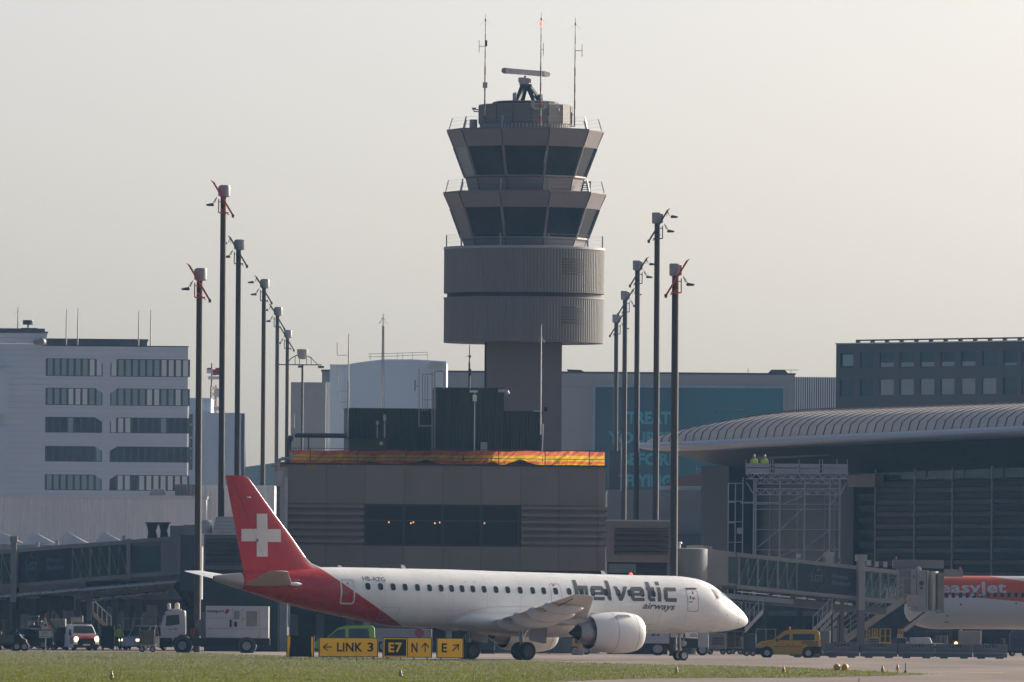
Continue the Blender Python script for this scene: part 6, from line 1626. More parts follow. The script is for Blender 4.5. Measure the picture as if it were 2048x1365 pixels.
b = MB(); b.tube(JLp(160, 1202, 1.5), JLp(335, 1184, 1.5), .15, n=14); b.build('air_duct', PIPE, jl, smooth=40)
b = MB(); b.path([JLp(350, 1168, -.3), JLp(362, 1182, -.2), JLp(372, 1200, 0), JLp(383, 1212, .4)], .26, 12); b.build('flexible_hose', mat('hose_black', (.025, .03, .035), .7, var=.3, scale=6), jl, smooth=True)
b = MB(); b.box(JL.u(170), JL.u(340), .4, 2.6, JL.z(1170, 250)-.1, JL.z(1163, 250)); 
for x in (78, 100, 126): b.box(JL.u(x), JL.u(x+22), .3, 2.4, JL.z(1222, x), JL.z(1192, x)); 
b.each('equipment_box', DARK, jl)
b = MB()
for x, y in ((74, 1090), (113, 1086), (247, 1077)): q = JL.uz(x, y); b.box(q[0]-.12, q[0]+.12, .5, .8, q[1]-.5, q[1]+.2)
b.each('roof_lamp', LIGHTG, jl)
b = MB()   # pale roof tents behind the bridge
for x in (0, 64, 131, 205):
    p0, p1, p2 = JL.uz(x-13, 1092, 7), JL.uz(x+3, 1064, 7), JL.uz(x+36, 1086, 7)
    b.add([(p0[0]-.3, 6, p0[1]), (p1[0], 7.5, p1[1]), (p2[0]+.3, 6, p2[1]), (p2[0]+.3, 9, p2[1]), (p0[0]-.3, 9, p0[1])], [(0, 2, 1), (2, 3, 1), (3, 4, 1), (4, 0, 1), (0, 4, 3, 2)])
lk = thing(JL, 'link_corridor', 'corridor behind the left jet bridge with pyramid skylights and two dark vents', 'building')
b.each('skylight', mat('skylight_pale', (.5, .51, .53), .4), lk)
b = MB(); b.box(JL.u(-60), JL.u(396), 5.5, 12, 3.6, JL.z(1091, 150, 6)); b.build('wall', mat('corridor_grey', (.36, .38, .40), .6), lk)
b = MB()
for x0, x1 in ((294, 315), (319, 337)):
    p = lambda x, y: JL.uz(x, y, 6)
    b.prism([p(x0+1, 1077), p(x0+2, 1062), p(x0-1, 1050), p(x0-3, 1045), p(x1+3, 1045), p(x1, 1050), p(x1-4, 1062), p(x1-1, 1077)], 6, 7.5)
b.box(JL.u(290, 1045, 6), JL.u(342, 1045, 6), 5.8, 7.6, JL.z(1047, 300, 6), JL.z(1045.5, 300, 6)); b.build('exhaust_vent', mat('vent_navy', (.04, .05, .065), .5), lk)
b = MB(); b.box(JL.u(340, 1060, 6), JL.u(398, 1060, 6), 6, 11, JL.z(1095, 370, 6), JL.z(1052, 370, 6)); b.build('end_room', mat('end_room_grey', (.24, .25, .265), .6), lk)

# right jet bridge
JR = Frame(1478, 800, 20)
jr = thing(JR, 'jet_bridge', 'right jet bridge reaching the orange-marked airliner, with a cylindrical rotunda and a dark blue banner', 'jet bridge', 'jet bridges')
JR0 = Frame(1375, 797, 0)
v0, v1 = 0, 2.8
PR_ = jet_tunnel(JR, jr, ((1472, 1107), (1795, 1143)), ((1472, 1175), (1795, 1206)), v0, v1, [1477, 1515, 1555, 1594, 1712, 1727, 1760, 1795], (1594, 1712), gx0=(1477, 1795), diag=-1)
lgt(JR, jr, PR_, 1595, 1711, 1633, 1664, 1699, v0)
b = MB(); 
b.loft([[PR_(q, .02, v0-.02), PR_(q, 1.03, v0-.02), PR_(q, 1.03, v1+.02), PR_(q, .02, v1+.02)] for q in (1424, 1476)]); b.build('inner_section', JG, jr)
b = MB(); b.loft([[PR_(q, .10, v0-.05), PR_(q, .88, v0-.05), PR_(q, .88, v0-.03), PR_(q, .10, v0-.03)] for q in (1457, 1474)]); b.build('side_glass', mat('bridge_glass_dark', (.06, .09, .095), .1), jr)
q0 = JR0.u(1342); R_ = 1.35; wc = JR0.O+JR0.U*JR0.u(1378)+JR0.V*1.5
inv = Matrix.Rotation(-JR.yaw, 3, 'Z'); lc = inv @ (wc-JR.O)
z1_, z0_ = JR0.z(1098, 1375), JR0.z(1166, 1375)
b = MB(); b.lathe([(1.15, z0_), (1.28, z0_+.3), (1.3, z1_), (1.1, z1_+.06)], c=(lc.x, lc.y, 0), n=36); b.build('rotunda', mat('rotunda_grey', (.21, .215, .225), .45, var=.05), jr, smooth=40)
b = MB(); b.lathe([(.5, 0), (.5, z0_)], c=(lc.x, lc.y, 0), n=16); b.build('rotunda_column', JD, jr)
b = MB(); b.lathe([(.2, z1_), (.2, z1_+.35), (.3, z1_+.38), (.25, z1_+.5)], c=(lc.x-.5, lc.y+.9, 0), n=12); b.build('roof_vent', LIGHTG, jr)
b = MB(); b.loft([[PR_(q, -.05, v0-.3), PR_(q, 1.12, v0-.3), PR_(q, 1.12, v1+.3), PR_(q, -.05, v1+.3)] for q in (1404, 1421)]); b.build('collar', JG, jr)
# lower beam, floor truss
b = MB(); b.loft([[PR_(q, -.40, .6), PR_(q, -.18, .6), PR_(q, -.18, 2.2), PR_(q, -.40, 2.2)] for q in (1440, 1780)]); b.build('lower_beam', JD, jr)
b = MB(); b.loft([[PR_(q, -.34, .2), PR_(q, -.20, .2), PR_(q, -.20, .35), PR_(q, -.34, .35)] for q in (1440, 1590)]); b.build('cable_tray', mat('cable_tray_steel', (.28, .32, .38), .4, .4), jr)
b = MB()
for (xa, xb, f) in ((1474, 1535, -.12), (1545, 1580, -.14), (1594, 1612, -.14), (1616, 1630, -.15)): b.bar(PR_(xa, f, -.1), PR_(xb, f, -.1), .07)
for x in (1672, 1677, 1690, 1697, 1702): b.box(PR_(x, 0, 0).x-.05, PR_(x, 0, 0).x+.08, -.15, .0, PR_(x, -.22, 0).z, PR_(x, -.15, 0).z)
b.build('conduit', mat('bright_conduit', (.7, .68, .62), .3, .4), jr)
# wheeled column near the middle
pc = PR_(1716, 0, v0-.5)
b = MB(); b.box(pc.x-.25, pc.x+.25, -.8, -.35, PR_(1716, -.35).z, PR_(1716, 1.18).z); b.box(pc.x-.34, pc.x+.34, -.9, -.25, PR_(1716, 1.18).z, PR_(1716, 1.38).z); b.build('lift_column', JG, jr)
b = MB(); b.box(pc.x-.22, pc.x+.22, -.78, -.38, .9, PR_(1716, -.35).z); b.box(pc.x-.2, pc.x+.2, v1+.3, v1+.7, .9, PR_(1716, 1).z); b.box(pc.x-.4, pc.x+.4, -.9, v1+.8, .7, .95); b.build('leg', JD, jr)
b = MB(); p2 = PR_(1691, 0, v1+.5); b.box(p2.x-.22, p2.x+.22, v1+.1, v1+.5, PR_(1691, 1, v1).z, PR_(1691, 1.28).z); b.box(p2.x-.3, p2.x+.3, v1+.0, v1+.6, PR_(1691, 1.28).z, PR_(1691, 1.42).z); b.build('lift_column', JG, jr)
for v_ in (-.6, v1+.5):
    b = MB()
    for dx in (-.5, .5): b.lathe([(.25, -.15), (.45, -.13), (.45, .13), (.25, .15)], c=(pc.x+dx, v_, .45), n=16, axis='y')
    b.each('wheel', RUBBER, jr)
# cab head at the aircraft
JC = Frame(1853, 818, 0)
C0 = inv @ (JC.O-JR.O)
def to_jr(u, v, z):
    w_ = JC.O+JC.U*u+JC.V*v; l_ = inv @ (w_-JR.O); return (l_.x, l_.y, z)
def cbox(b, x0, y0, x1, y1, v0, v1):
    u0, u1 = JC.u(x0, (y0+y1)/2, v0), JC.u(x1, (y0+y1)/2, v0); z1, z0 = JC.z(y0, (x0+x1)/2, v0), JC.z(y1, (x0+x1)/2, v0)
    b.add([to_jr(u, v, z) for z in (z0, z1) for v in (v0, v1) for u in (u0, u1)], [(0, 2, 3, 1), (4, 5, 7, 6), (0, 1, 5, 4), (2, 6, 7, 3), (0, 4, 6, 2), (1, 3, 7, 5)])
b = MB(); cbox(b, 1795, 1137, 1826, 1208, -.1, 3.2); b.build('cab_corridor', mat('cab_grey_dark', (.19, .19, .195), .5, var=.06), jr)
b = MB(); cbox(b, 1822, 1141, 1856, 1222, -.9, 3.2); b.build('cab', mat('cab_grey', (.30, .295, .29), .5, var=.06), jr, bevel=.05)
b = MB(); u_, _ = JC.uz(1864, 1180, .4); rr_ = .55
N = 16; zA, zB2 = JC.z(1220, 1864), JC.z(1143, 1864)
b.loft([[to_jr(u_+.45*math.cos(a), .5+.9*math.sin(a)*1.0, z) for a in [2*math.pi*k/N for k in range(N)]] for z in (zA, zB2)]); b.build('cab_bellows', mat('bellows_cream', (.36, .35, .31), .5, var=.05), jr, smooth=40)
b = MB(); cbox(b, 1875, 1146, 1888, 1226, -.3, 2.8); b.build('bumper_frame', mat('bumper_grey', (.22, .21, .20), .6), jr)
b = MB(); cbox(b, 1786, 1120, 1888, 1137, 1.6, 1.9); cbox(b, 1786, 1120, 1793, 1137, 1.5, 3); cbox(b, 1888, 1139, 1926, 1154, 4.5, 4.8); b.each('roof_screen', mat('screen_grey', (.20, .195, .20), .5, var=.06), jr)
b = MB(); cbox(b, 1826, 1150, 1829.5, 1158, -.97, -.9); cbox(b, 1832, 1140, 1834, 1222, -.94, -.9); cbox(b, 1852, 1140, 1853.5, 1222, -.94, -.9); b.build('door_edges', JD, jr)
b = MB(); 
for (x, y, r_) in ((1843, 1167, .17), (1843, 1176.5, .09)):
    u, z = JC.uz(x, y, -.95); b.loft([[to_jr(u+r_*math.cos(a), vv, z+r_*math.sin(a)) for a in [2*math.pi*k/14 for k in range(14)]] for vv in (-.97, -.88)])
b.each('porthole', DARK, jr)
b = MB(); b.lathe([(.25, JC.z(1141, 1837)), (.22, JC.z(1137, 1837)), (.08, JC.z(1133, 1837))], c=to_jr(JC.u(1837), 1, 0)[:2]+(0,), n=14); b.build('roof_dome', LIGHTG, jr)
b = MB(); cbox(b, 1815, 1190, 1838, 1213, -1.3, -.9); cbox(b, 1826, 1220, 1880, 1224, -1.0, 3.0); b.build('stair_landing_canopy', mat('cab_grey', (0, 0, 0)), jr)
b = MB()
for x, y in ((1679, 1120), (1792, 1116), (1881, 1123), (1920, 1138)):
    u, z = JC.uz(x, y, 1.7 if x > 1700 else 0); b.lathe([(.07, z-.15), (.09, z), (.05, z+.1)], c=to_jr(u, 1.7 if x > 1700 else 0, 0)[:2]+(0,), n=8)
b.each('red_warning_lamp', mat('red_lens', (.35, .02, .02), .3), jr)
b = MB()
for x, y0, y1, w_ in ((1738, 1121, 1132, 9), (1754, 1124, 1134, 7), (1771, 1124, 1135, 8), (1597, 1108, 1117, 9), (1539, 1107, 1112, 3)):
    cbox(b, x-w_/2, y0, x+w_/2, y1, .4, .9)
b.each('roof_unit', LIGHTG, jr)
# stairs down from the cab, with cream side boards
Js = Frame(1760, 812, 0)
t_ = thing(Js, 'bridge_service_stairs', 'grey service stairs with pipe handrails climbing to the bridge cab', 'stairs')
def SPt(x, y, v): q = Js.uz(x, y, v); return Vector((q[0], v, q[1]))
b = MB()
A_, B2 = (1693, 1283), (1810, 1200)
for v_ in (-1.0, .1):
    pts = [Js.uz(x, y, v_) for x, y in ((1684, 1276), (1808, 1192), (1811, 1205), (1694, 1286))]; b.prism(pts, v_-.04, v_+.04)
b.each('side_board', mat('stair_board_cream', (.34, .31, .28), .6, var=.1), t_)
b = MB()
for k in range(18):
    f = k/17; p_ = SPt(1690+(1808-1690)*f, 1280+(1197-1280)*f, -1.0); b.box(p_.x-.16, p_.x+.16, -.95, .05, p_.z-.03, p_.z)
b.build('treads', DARK, t_)
b = MB()
for v_ in (-1.0, .1):
    for off_ in (-34, -22, -12): b.bar(SPt(1684, 1274+off_+6, v_), SPt(1806, 1190+off_, v_), .05)
    for k in range(8): f = k/7; x = 1684+(1806-1684)*f; y = 1276+(1190-1276)*f; b.bar(SPt(x, y, v_), SPt(x, y-33, v_), .045)
b.bar(SPt(1806, 1156, -1.0), SPt(1826, 1158, -1.0), .05); b.bar(SPt(1806, 1190, -1.0), SPt(1826, 1190, -1.0), .05)
b.build('handrail', STEEL, t_)
b = MB(); u_, z_ = Js.uz(1668, 1272, -.9); N = 14
b.loft([[(u_+.95*math.cos(a), vv, 1.45+.75*math.sin(a)) for a in [math.pi+math.pi*k/N for k in range(N+1)]]+[(u_+.95, vv, 1.9), (u_-.95, vv, 1.9)] for vv in (-1.1, .2)]); b.box(u_-.3, u_+.3, -.9, .1, 0, .8); b.build('foot_housing', mat('foot_grey', (.28, .28, .29), .5), t_, bevel=.04)
b = MB(); u_, z_ = Js.uz(1816, 1205, -.9); b.prism([Js.uz(x, y, -1.25) for x, y in ((1811, 1195), (1832, 1190), (1838, 1208), (1815, 1214))], -1.25, -.6); b.build('top_housing', mat('stair_board_cream', (0, 0, 0)), t_)

# second airliner at the gate
E = Frame(1950, 852, 0)
ej = thing(E, 'airliner', 'orange and white narrow-body airliner parked at the gate at the right edge, partly cut off', 'aircraft')
zt2, zb2 = E.uz(1990, 1152.5)[1], E.uz(1990, 1259)[1]; zc2, hz2 = (zt2+zb2)/2, (zt2-zb2)/2
u_n = E.u(1808); 
def esec(u):
    d = u-u_n; k = min(1, max(0.0, d/4.0)); 
    g = math.sqrt(max(0, 1-(1-k)**2.5)); return zc2-hz2*.28*(1-k)**1.6, hz2*max(.03, g)
def esurf(u, z, eps=.012):
    zc, hz = esec(u); s = max(-.99, min(.99, (z-zc)/hz)); return (u, -(hz*.955*math.sqrt(1-s*s)+eps), z)
EL, bt, bb = new_mat('orange_white_livery'); bb.inputs['Roughness'].default_value = .3
tc = bt.nodes.new('ShaderNodeTexCoord'); sx = bt.nodes.new('ShaderNodeSeparateXYZ'); bt.links.new(tc.outputs['Object'], sx.inputs[0])
zlo0 = E.uz(1888, 1189.5, -1.9); zlo1 = E.uz(2048, 1204.5, -1.9)
sl = (zlo1[1]-zlo0[1])/(zlo1[0]-zlo0[0])
low_ = nd2 = None
def nd_m(tree, op, a, b=None, c=None):
    n = tree.nodes.new('ShaderNodeMath'); n.operation = op
    for i, q in enumerate((a, b, c)):
        if q is None: continue
        if isinstance(q, (int, float)): n.inputs[i].default_value = q
        else: tree.links.new(q, n.inputs[i])
    return n.outputs[0]
lo = nd_m(bt, 'MULTIPLY_ADD', sx.outputs[0], sl, zlo0[1]-sl*zlo0[0])
hi0 = E.uz(1985, 1153.5, -.6); hi1 = E.uz(2048, 1163, -1.3); sh_ = (hi1[1]-hi0[1])/(hi1[0]-hi0[0])
hi = nd_m(bt, 'MULTIPLY_ADD', sx.outputs[0], sh_, hi0[1]-sh_*hi0[0])
o1 = nd_m(bt, 'GREATER_THAN', sx.outputs[2], lo); o2 = nd_m(bt, 'LESS_THAN', sx.outputs[2], hi); o3 = nd_m(bt, 'MULTIPLY', o1, o2)
mx = bt.nodes.new('ShaderNodeMix'); mx.data_type = 'RGBA'; mx.inputs[6].default_value = (.60, .60, .59, 1); mx.inputs[7].default_value = (.62, .10, .035, 1); bt.links.new(o3, mx.inputs[0]); bt.links.new(mx.outputs[2], bb.inputs['Base Color'])
us2 = [u_n+.01+5.6*(k/24)**1.6 for k in range(25)]+[u_n+5.6+.9*k for k in range(1, 24)]
b = MB(); b.loft([[(u, esec(u)[1]*.955*math.cos(t), esec(u)[0]+esec(u)[1]*math.sin(t)) for t in [2*math.pi*k/36 for k in range(36)]] for u in us2]); ef = b.build('fuselage', EL, ej, smooth='all')
for k in range(24):
    x = 1893+k*13.9
    if x > 2110: break
    u, z = E.uz(x, 1190.5, -1.95); f_ = MB(); pts = [esurf(a, c, .008) for a, c in rrect(u, z, .33, .46, .13)]; f_.add(pts, [tuple(range(len(pts)))]); fo_ = f_.build('window', WFR, ej)
    g_ = MB(); pts = [esurf(a, c, .016) for a, c in rrect(u, z, .25, .37, .10)]; g_.add(pts, [tuple(range(len(pts)))]); g_.build('pane', GLW, fo_)
vs, fs = text2d('easyJet', 0, .026, 1.04); ax, bx = min(a for a, _ in vs), max(a for a, _ in vs); ay, by = min(c for _, c in vs), max(c for _, c in vs)
def fe(x, y):
    px = 1880+(2013-1880)*(x-ax)/(bx-ax); py = 1193-(1193-1164)*(y-ay)/(by-ay); u, z = E.uz(px, py, -1.9); return esurf(u, z, .012)
decal('title', vs, fs, fe, mat('title_white', (.55, .57, .6), .4, var=.03), ef, 8)
b = MB()
for x, y, r in ((1921.5, 1209.5, .07), (2032, 1207, .07), (1894.5, 1232, .06)):
    u, z = E.uz(x, y, -1.9); b.add([esurf(u+r*math.cos(a), z+r*math.sin(a), .014) for a in [2*math.pi*k/10 for k in range(10)]], [tuple(range(10))])
u, z = E.uz(1893, 1245, -1.3); b.add([esurf(u+dx, z+dz, .014) for dx, dz in ((-.14, .03), (.14, .03), (.14, -.03), (-.14, -.03))], [(0, 1, 2, 3)])
b.build('skin_ports', DARK, ej)
b = MB(); u = E.u(1921); b.tube((u, 0, .4), (u, 0, zb2+.3), .1); b.tube((u, -.3, .4), (u, .3, .4), .07); g = b.build('nose_gear', STEEL, ej)
wheel_obj(g, (u, -.32, .4), .39, .22); wheel_obj(g, (u, .32, .4), .39, .22)
b = MB(); u = E.u(2090); b.tube((u, -3.6, .6), (u, -3, zb2+.6), .12); g = b.build('main_gear', STEEL, ej); wheel_obj(g, (u, -3.9, .58), .58, .4); wheel_obj(g, (u, -3.2, .58), .58, .4)
# ------------------------------------------------------------------ guidance signs
SG = Frame(760, 648, 0)
YS = mat('sign_yellow', (.85, .46, .01), .5, var=.06, scale=1.2)
yb_ = YS.node_tree.nodes['Principled BSDF']; yb_.inputs['Emission Color'].default_value = (.9, .42, .01, 1); yb_.inputs['Emission Strength'].default_value = .11   # the signs are lit from inside
SB = mat('sign_black', (.012, .014, .018), .5, var=.2, scale=2)
def sign(name, label, x0, y0, x1, y1):
    t_ = thing(SG, name, label, 'sign', 'taxiway guidance signs')
    u0, z1 = SG.uz(x0, y0); u1, z0 = SG.uz(x1, y1); fr_ = .045
    b = MB(); b.box(u0, u1, 0, .22, z0, z1)
    b.build('frame', BLACK, t_)
    b = MB()
    for k in range(4 if u1-u0 > 2 else 2): q = u0+.25+(u1-u0-.5)*k/((4 if u1-u0 > 2 else 2)-1); b.box(q-.04, q+.04, .06, .16, 0, z0)
    b.build('leg', STEEL, t_)
    b = MB(); b.box(u0-.02, u0, -.01, .23, z0-.02, z1+.04); b.box(u1, u1+.02, -.01, .23, z0-.02, z1+.04); b.build('end_post', LIGHTG, t_)
    return t_
def face(t_, x0, y0, x1, y1, m, nm='face', v=-.012):
    b = MB(); u0, z1 = SG.uz(x0, y0); u1, z0 = SG.uz(x1, y1); b.box(u0, u1, v, -.001, z0, z1); return b.build(nm, m, t_)
def arrow(t_, x0, y0, x1, y1, m):
    p, q = Vector(SG.uz(x0, y0)), Vector(SG.uz(x1, y1)); d = (q-p).normalized(); n = Vector((-d.y, d.x)); w_ = .032
    b = MB(); b.prism([p+n*w_, p-n*w_, q-n*w_-d*.04, q+n*w_-d*.04], -.022, -.013)
    for s in (-1, 1):
        e = q-d*.24+n*s*.20; dd = (e-q).normalized(); nn = Vector((-dd.y, dd.x)); b.prism([q+nn*w_+d*.02, q-nn*w_+d*.02, e-nn*w_, e+nn*w_], -.024-.002*s, -.0135)
    b.build('arrow', m, t_)
s = sign('guidance_sign', 'leftmost yellow taxiway sign, covered by a black sheet', 573.5, 1271.5, 628, 1314)
face(s, 575, 1273, 580.5, 1312.5, YS); face(s, 622.5, 1274, 626.5, 1312.5, YS)
b = MB(); q = [SG.uz(x, y) for x, y in ((581, 1271), (600, 1272), (622, 1271), (621, 1292), (624, 1313.5), (600, 1312.5), (577.5, 1313.5), (580, 1290))]; b.prism(q, -.05, .0); b.build('black_cover', mat('cover_sheet', (.012, .018, .024), .7, var=.4, scale=2), s, bevel=.01)
s = sign('guidance_sign', 'long yellow taxiway sign reading LINK 3 with a left arrow', 638, 1275, 755.5, 1315)
face(s, 639.5, 1276.5, 754, 1313.5, YS)
text_on('letters', 'LINK', SG, 674, 1285.5, 725, 1304, -.016, BLACK, s, offset=.028, spacing=1.05); text_on('letters', '3', SG, 735, 1285.5, 747, 1304, -.016, BLACK, s, offset=.028)
arrow(s, 664, 1294.5, 647, 1294.5, BLACK)
s = sign('guidance_sign', 'double taxiway sign, black E7 panel beside yellow N with an up arrow', 765.5, 1275, 863.5, 1316)
face(s, 767, 1276.5, 814.3, 1314.5, YS); face(s, 769.2, 1278.7, 812.2, 1312.3, SB, 'black_face', -.015); face(s, 816, 1276.5, 862, 1314.5, YS)
text_on('letters', 'E7', SG, 777, 1285.5, 804, 1305.5, -.019, YS, s, offset=.028, spacing=1.1); text_on('letters', 'N', SG, 823, 1286, 835, 1305.5, -.016, BLACK, s, offset=.028)
arrow(s, 850.5, 1305, 850.5, 1287, BLACK)
s = sign('guidance_sign', 'short yellow taxiway sign reading E with a slanting arrow', 873.5, 1276, 926.5, 1317)
face(s, 875, 1277.5, 925, 1315.5, YS); text_on('letters', 'E', SG, 883.5, 1287, 894, 1305.5, -.016, BLACK, s, offset=.028); arrow(s, 905, 1303, 917, 1290, BLACK)

# ------------------------------------------------------------------ taxiway edge lights, guard light, marker
BLUE = mat('blue_grey_lens', (.22, .27, .34), .25, var=.1)
def edge_light(px, py, label, scale=1.0):
    g_ = ground(px, py); t_ = bpy.data.objects.new('taxiway_light', None); COL.objects.link(t_); t_.location = g_; t_.scale = (scale,)*3
    tag(t_, label, 'edge light', 'taxiway edge lights')
    b = MB(); b.lathe([(.12, 0), (.12, .015), (.02, .02), (.018, .10), (.05, .115)], n=12); b.build('stem', DARK, t_)
    b = MB(); b.lathe([(.05, .10), (.085, .12), (.085, .19), (.06, .205)], n=14); b.build('body', YEL, t_, smooth=40)
    b = MB(); b.lathe([(.06, .2), (.062, .27), (.04, .305)], n=14); b.build('lens', BLUE, t_, smooth=40)
    b = MB(); b.lathe([(.04, .30), (.042, .34), (.02, .38), (.005, .385)], n=10); b.build('cap', YEL, t_, smooth=40)
    return t_
edge_light(223, 1362.5, 'small taxiway light at the lower left corner of the grass'); edge_light(801, 1358, 'small taxiway light on the grass below the double E7 sign')
edge_light(1353, 1350.5, 'small taxiway light on the grass below the nose wheel'); edge_light(1567, 1349, 'small taxiway light on the grass in front of the yellow van')
edge_light(1765, 1347.5, 'lower of the two small lights close together on the right grass tip'); edge_light(1795, 1345, 'higher of the two small lights close together, beside the marker stake')
gl = Frame(1684, 560, 0)
t_ = thing(gl, 'guard_light', 'yellow pair of round lamp housings on short stands at the taxiway edge', 'lamp')
for k, x in enumerate((1674, 1690)):
    u, z = gl.uz(x, 1334.5)
    b = MB(); b.lathe([(.02, -.22), (.12, -.2), (.17, -.1), (.175, .02), (.16, .14), (.14, .16), (.14, .20)], c=(u, 0, z), n=20, axis='y'); b.build('lamp_housing', mat('lamp_yellow', (.70, .42, .02), .35, var=.05), t_, smooth=50)
    b = MB(); b.lathe([(.06, z-.24), (.13, z-.12)], c=(u, 0, 0), n=10); b.build('neck', mat('lamp_yellow', (0, 0, 0)), t_)
    b = MB(); b.tube((u, 0, 0), (u, 0, z-.2), .03); b.build('stand', DARK, t_)
g_ = ground(1811.5, 1346); t_ = bpy.data.objects.new('marker_stake', None); COL.objects.link(t_); t_.location = g_; tag(t_, 'thin grey marker stake with a dark base on the right tip of the grass', 'marker')
b = MB(); b.lathe([(.07, 0), (.075, .06), (.05, .12)], n=12); b.build('base', DARK, t_); b = MB(); b.lathe([(.035, .11), (.035, .46), (.03, .47)], n=10); b.build('stake', mat('stake_grey', (.25, .28, .30), .5), t_)
g_ = ground(1718, 1372); t_ = bpy.data.objects.new('short_stake', None); COL.objects.link(t_); t_.location = g_; tag(t_, 'tiny dark stake at the bottom edge of the picture', 'stake'); b = MB(); b.lathe([(.018, 0), (.018, .30), (.01, .31)], n=8); b.build('stake', DARK, t_)
# small ground spots by the signs
t_ = tag(MB().box(SG.O.x-.0, SG.O.x+.9, 0, .5, 0, .03).build('sign_base_slab', CONC), 'small concrete slab at the foot of the rightmost sign', 'slab'); t_.location = (SG.u(918), 645, .012)

# ------------------------------------------------------------------ concrete barriers
BX = [1579, 1649, 1720, 1796, 1870.5, 1946, 2016]
BC = mat('barrier_concrete', (.16, .165, .17), .8, var=.14, scale=1, bump=.2); BCL = mat('barrier_ledge', (.27, .27, .27), .8, var=.12)
for i, (xa, xb) in enumerate(zip(BX, BX[1:])):
    F = Frame((xa+xb)/2, 752, 0)
    lab = ['concrete barrier partly hidden behind the yellow van', 'concrete barrier second from the yellow van, below the foot of the service stairs', 'concrete barrier third from the yellow van, under the middle of the service stairs', 'concrete barrier below the yellow work platform and belt loader', 'concrete barrier second from the right end of its row', 'rightmost concrete barrier, with open equipment behind it'][i]
    t_ = thing(F, 'concrete_barrier', lab, 'barrier', 'concrete barriers along the apron edge')
    L = (F.u(xb)-F.u(xa))/2-.04; h = .96
    b = MB(); b.prism_u([(-.30, .09), (-.30, .33), (-.13, .42), (-.10, h), (.10, h), (.13, .42), (.30, .33), (.30, .09)], -L, L)
    b.build('block', BC, t_, bevel=.015)
    b = MB()
    for q in (-L*.55, L*.55): b.box(q-.25, q+.25, -.28, .28, 0, .09)
    b.each('foot', BC, t_)
    b = MB(); b.add([(-L+.01, -.302, .335), (L-.01, -.302, .335), (L-.01, -.134, .425), (-L+.01, -.134, .425)], [(0, 1, 2, 3)]); b.build('ledge', BCL, t_)
    b = MB(); b.box(-.46, .46, -.113, -.108, .60, .90); pl_ = b.build('stencil', mat('stencil_black', (.03, .033, .036), .7), t_)
    b = MB(); vs, fs = text2d('FZAG', 0, .03, 1.15); ax, bx = min(a for a, _ in vs), max(a for a, _ in vs); ay, by = min(c for _, c in vs), max(c for _, c in vs)
    decal('letters', vs, fs, lambda x, y: (-.42+.84*(x-ax)/(bx-ax), -.118, .63+.24*(y-ay)/(by-ay)), mat('stencil_pale', (.24, .25, .26), .7), pl_)

# ------------------------------------------------------------------ vehicles
VG = mat('vehicle_glass', (.03, .045, .045), .08, var=.3, scale=1, spec=.7)
def road_wheels(t_, xs, hw_, r, w_=.2, hub=LIGHTG):
    for x in xs:
        for s in (-1, 1): wheel_obj(t_, (x, s*(hw_-w_/2+.01), r), r, w_, hub)
def van_body(t_, lower, green, hw_, m, hw_top=None, beltw=None, bev=.04):
    """side outlines (x, z) of the lower body and of the greenhouse"""
    b = MB(); b.prism(lower, -hw_, hw_); o = b.build('body', m, t_, bevel=bev, smooth=35)
    hw_top = hw_top or hw_-.14
    z0 = min(z for _, z in green); z1 = max(z for _, z in green)
    W = lambda z: hw_-.02+(hw_top-hw_)*(z-z0)/(z1-z0)
    b = MB(); n = len(green); vs = [(x, -W(z), z) for x, z in green]+[(x, W(z), z) for x, z in green]
    b.add(vs, [tuple(range(n)), tuple(range(2*n-1, n-1, -1))]+[(i, i+n, (i+1) % n+n, (i+1) % n) for i in range(n)]); b.build('cabin', m, t_, bevel=bev, smooth=35)
    return W
def side_pane(t_, pts, W, nm='side_window', m=VG, e=.012):
    for s in (-1, 1):
        b = MB(); b.add([(x, s*(W(z)+e), z) for x, z in pts], [tuple(range(len(pts)))]); b.build(nm, m, t_)

# yellow follow-me van, seen from its left side, nose to the left
YV = Frame(1576, 744, 0)
yv = thing(YV, 'utility_van', 'yellow airport van with a chequered band and orange beacon, parked before the concrete barriers', 'van')
YP = mat('van_yellow', (.50, .27, .025), .3, var=.05, scale=1)
k = 1/30.6
X = lambda px: YV.u(px, 1290); Z = lambda py: (1318-py)*k*1.0
low_ = [(X(1513), .30), (X(1512), Z(1297)), (X(1515), Z(1291)), (X(1524), Z(1286.5)), (X(1544), Z(1282.5)), (X(1640), Z(1283)), (X(1641), .34), (X(1639), .22), (X(1515), .22)]
grn = [(X(1545), Z(1283.5)), (X(1566), Z(1267)), (X(1572), Z(1264)), (X(1590), Z(1262)), (X(1634), Z(1262.3)), (X(1638), Z(1266)), (X(1640), Z(1283.5))]
W = van_body(yv, low_, grn, .84, YP, .70)
side_pane(yv, [(X(1556), Z(1282.5)), (X(1571), Z(1271.5)), (X(1579), Z(1270.5)), (X(1578), Z(1284.5)), (X(1556), Z(1285))], W, 'front_side_window')
side_pane(yv, [(X(1584.5), Z(1270.3)), (X(1628), Z(1270.3)), (X(1628), Z(1283)), (X(1584.5), Z(1284.5))], W, 'rear_side_window')
b = MB()
b.add([(X(1547), -.66, Z(1283)), (X(1547), .66, Z(1283)), (X(1567), .60, Z(1266.8)), (X(1567), -.60, Z(1266.8))], [(0, 1, 2, 3)]); wsd = b.build('windshield', VG, yv); wsd.location = (-.03, 0, .03)
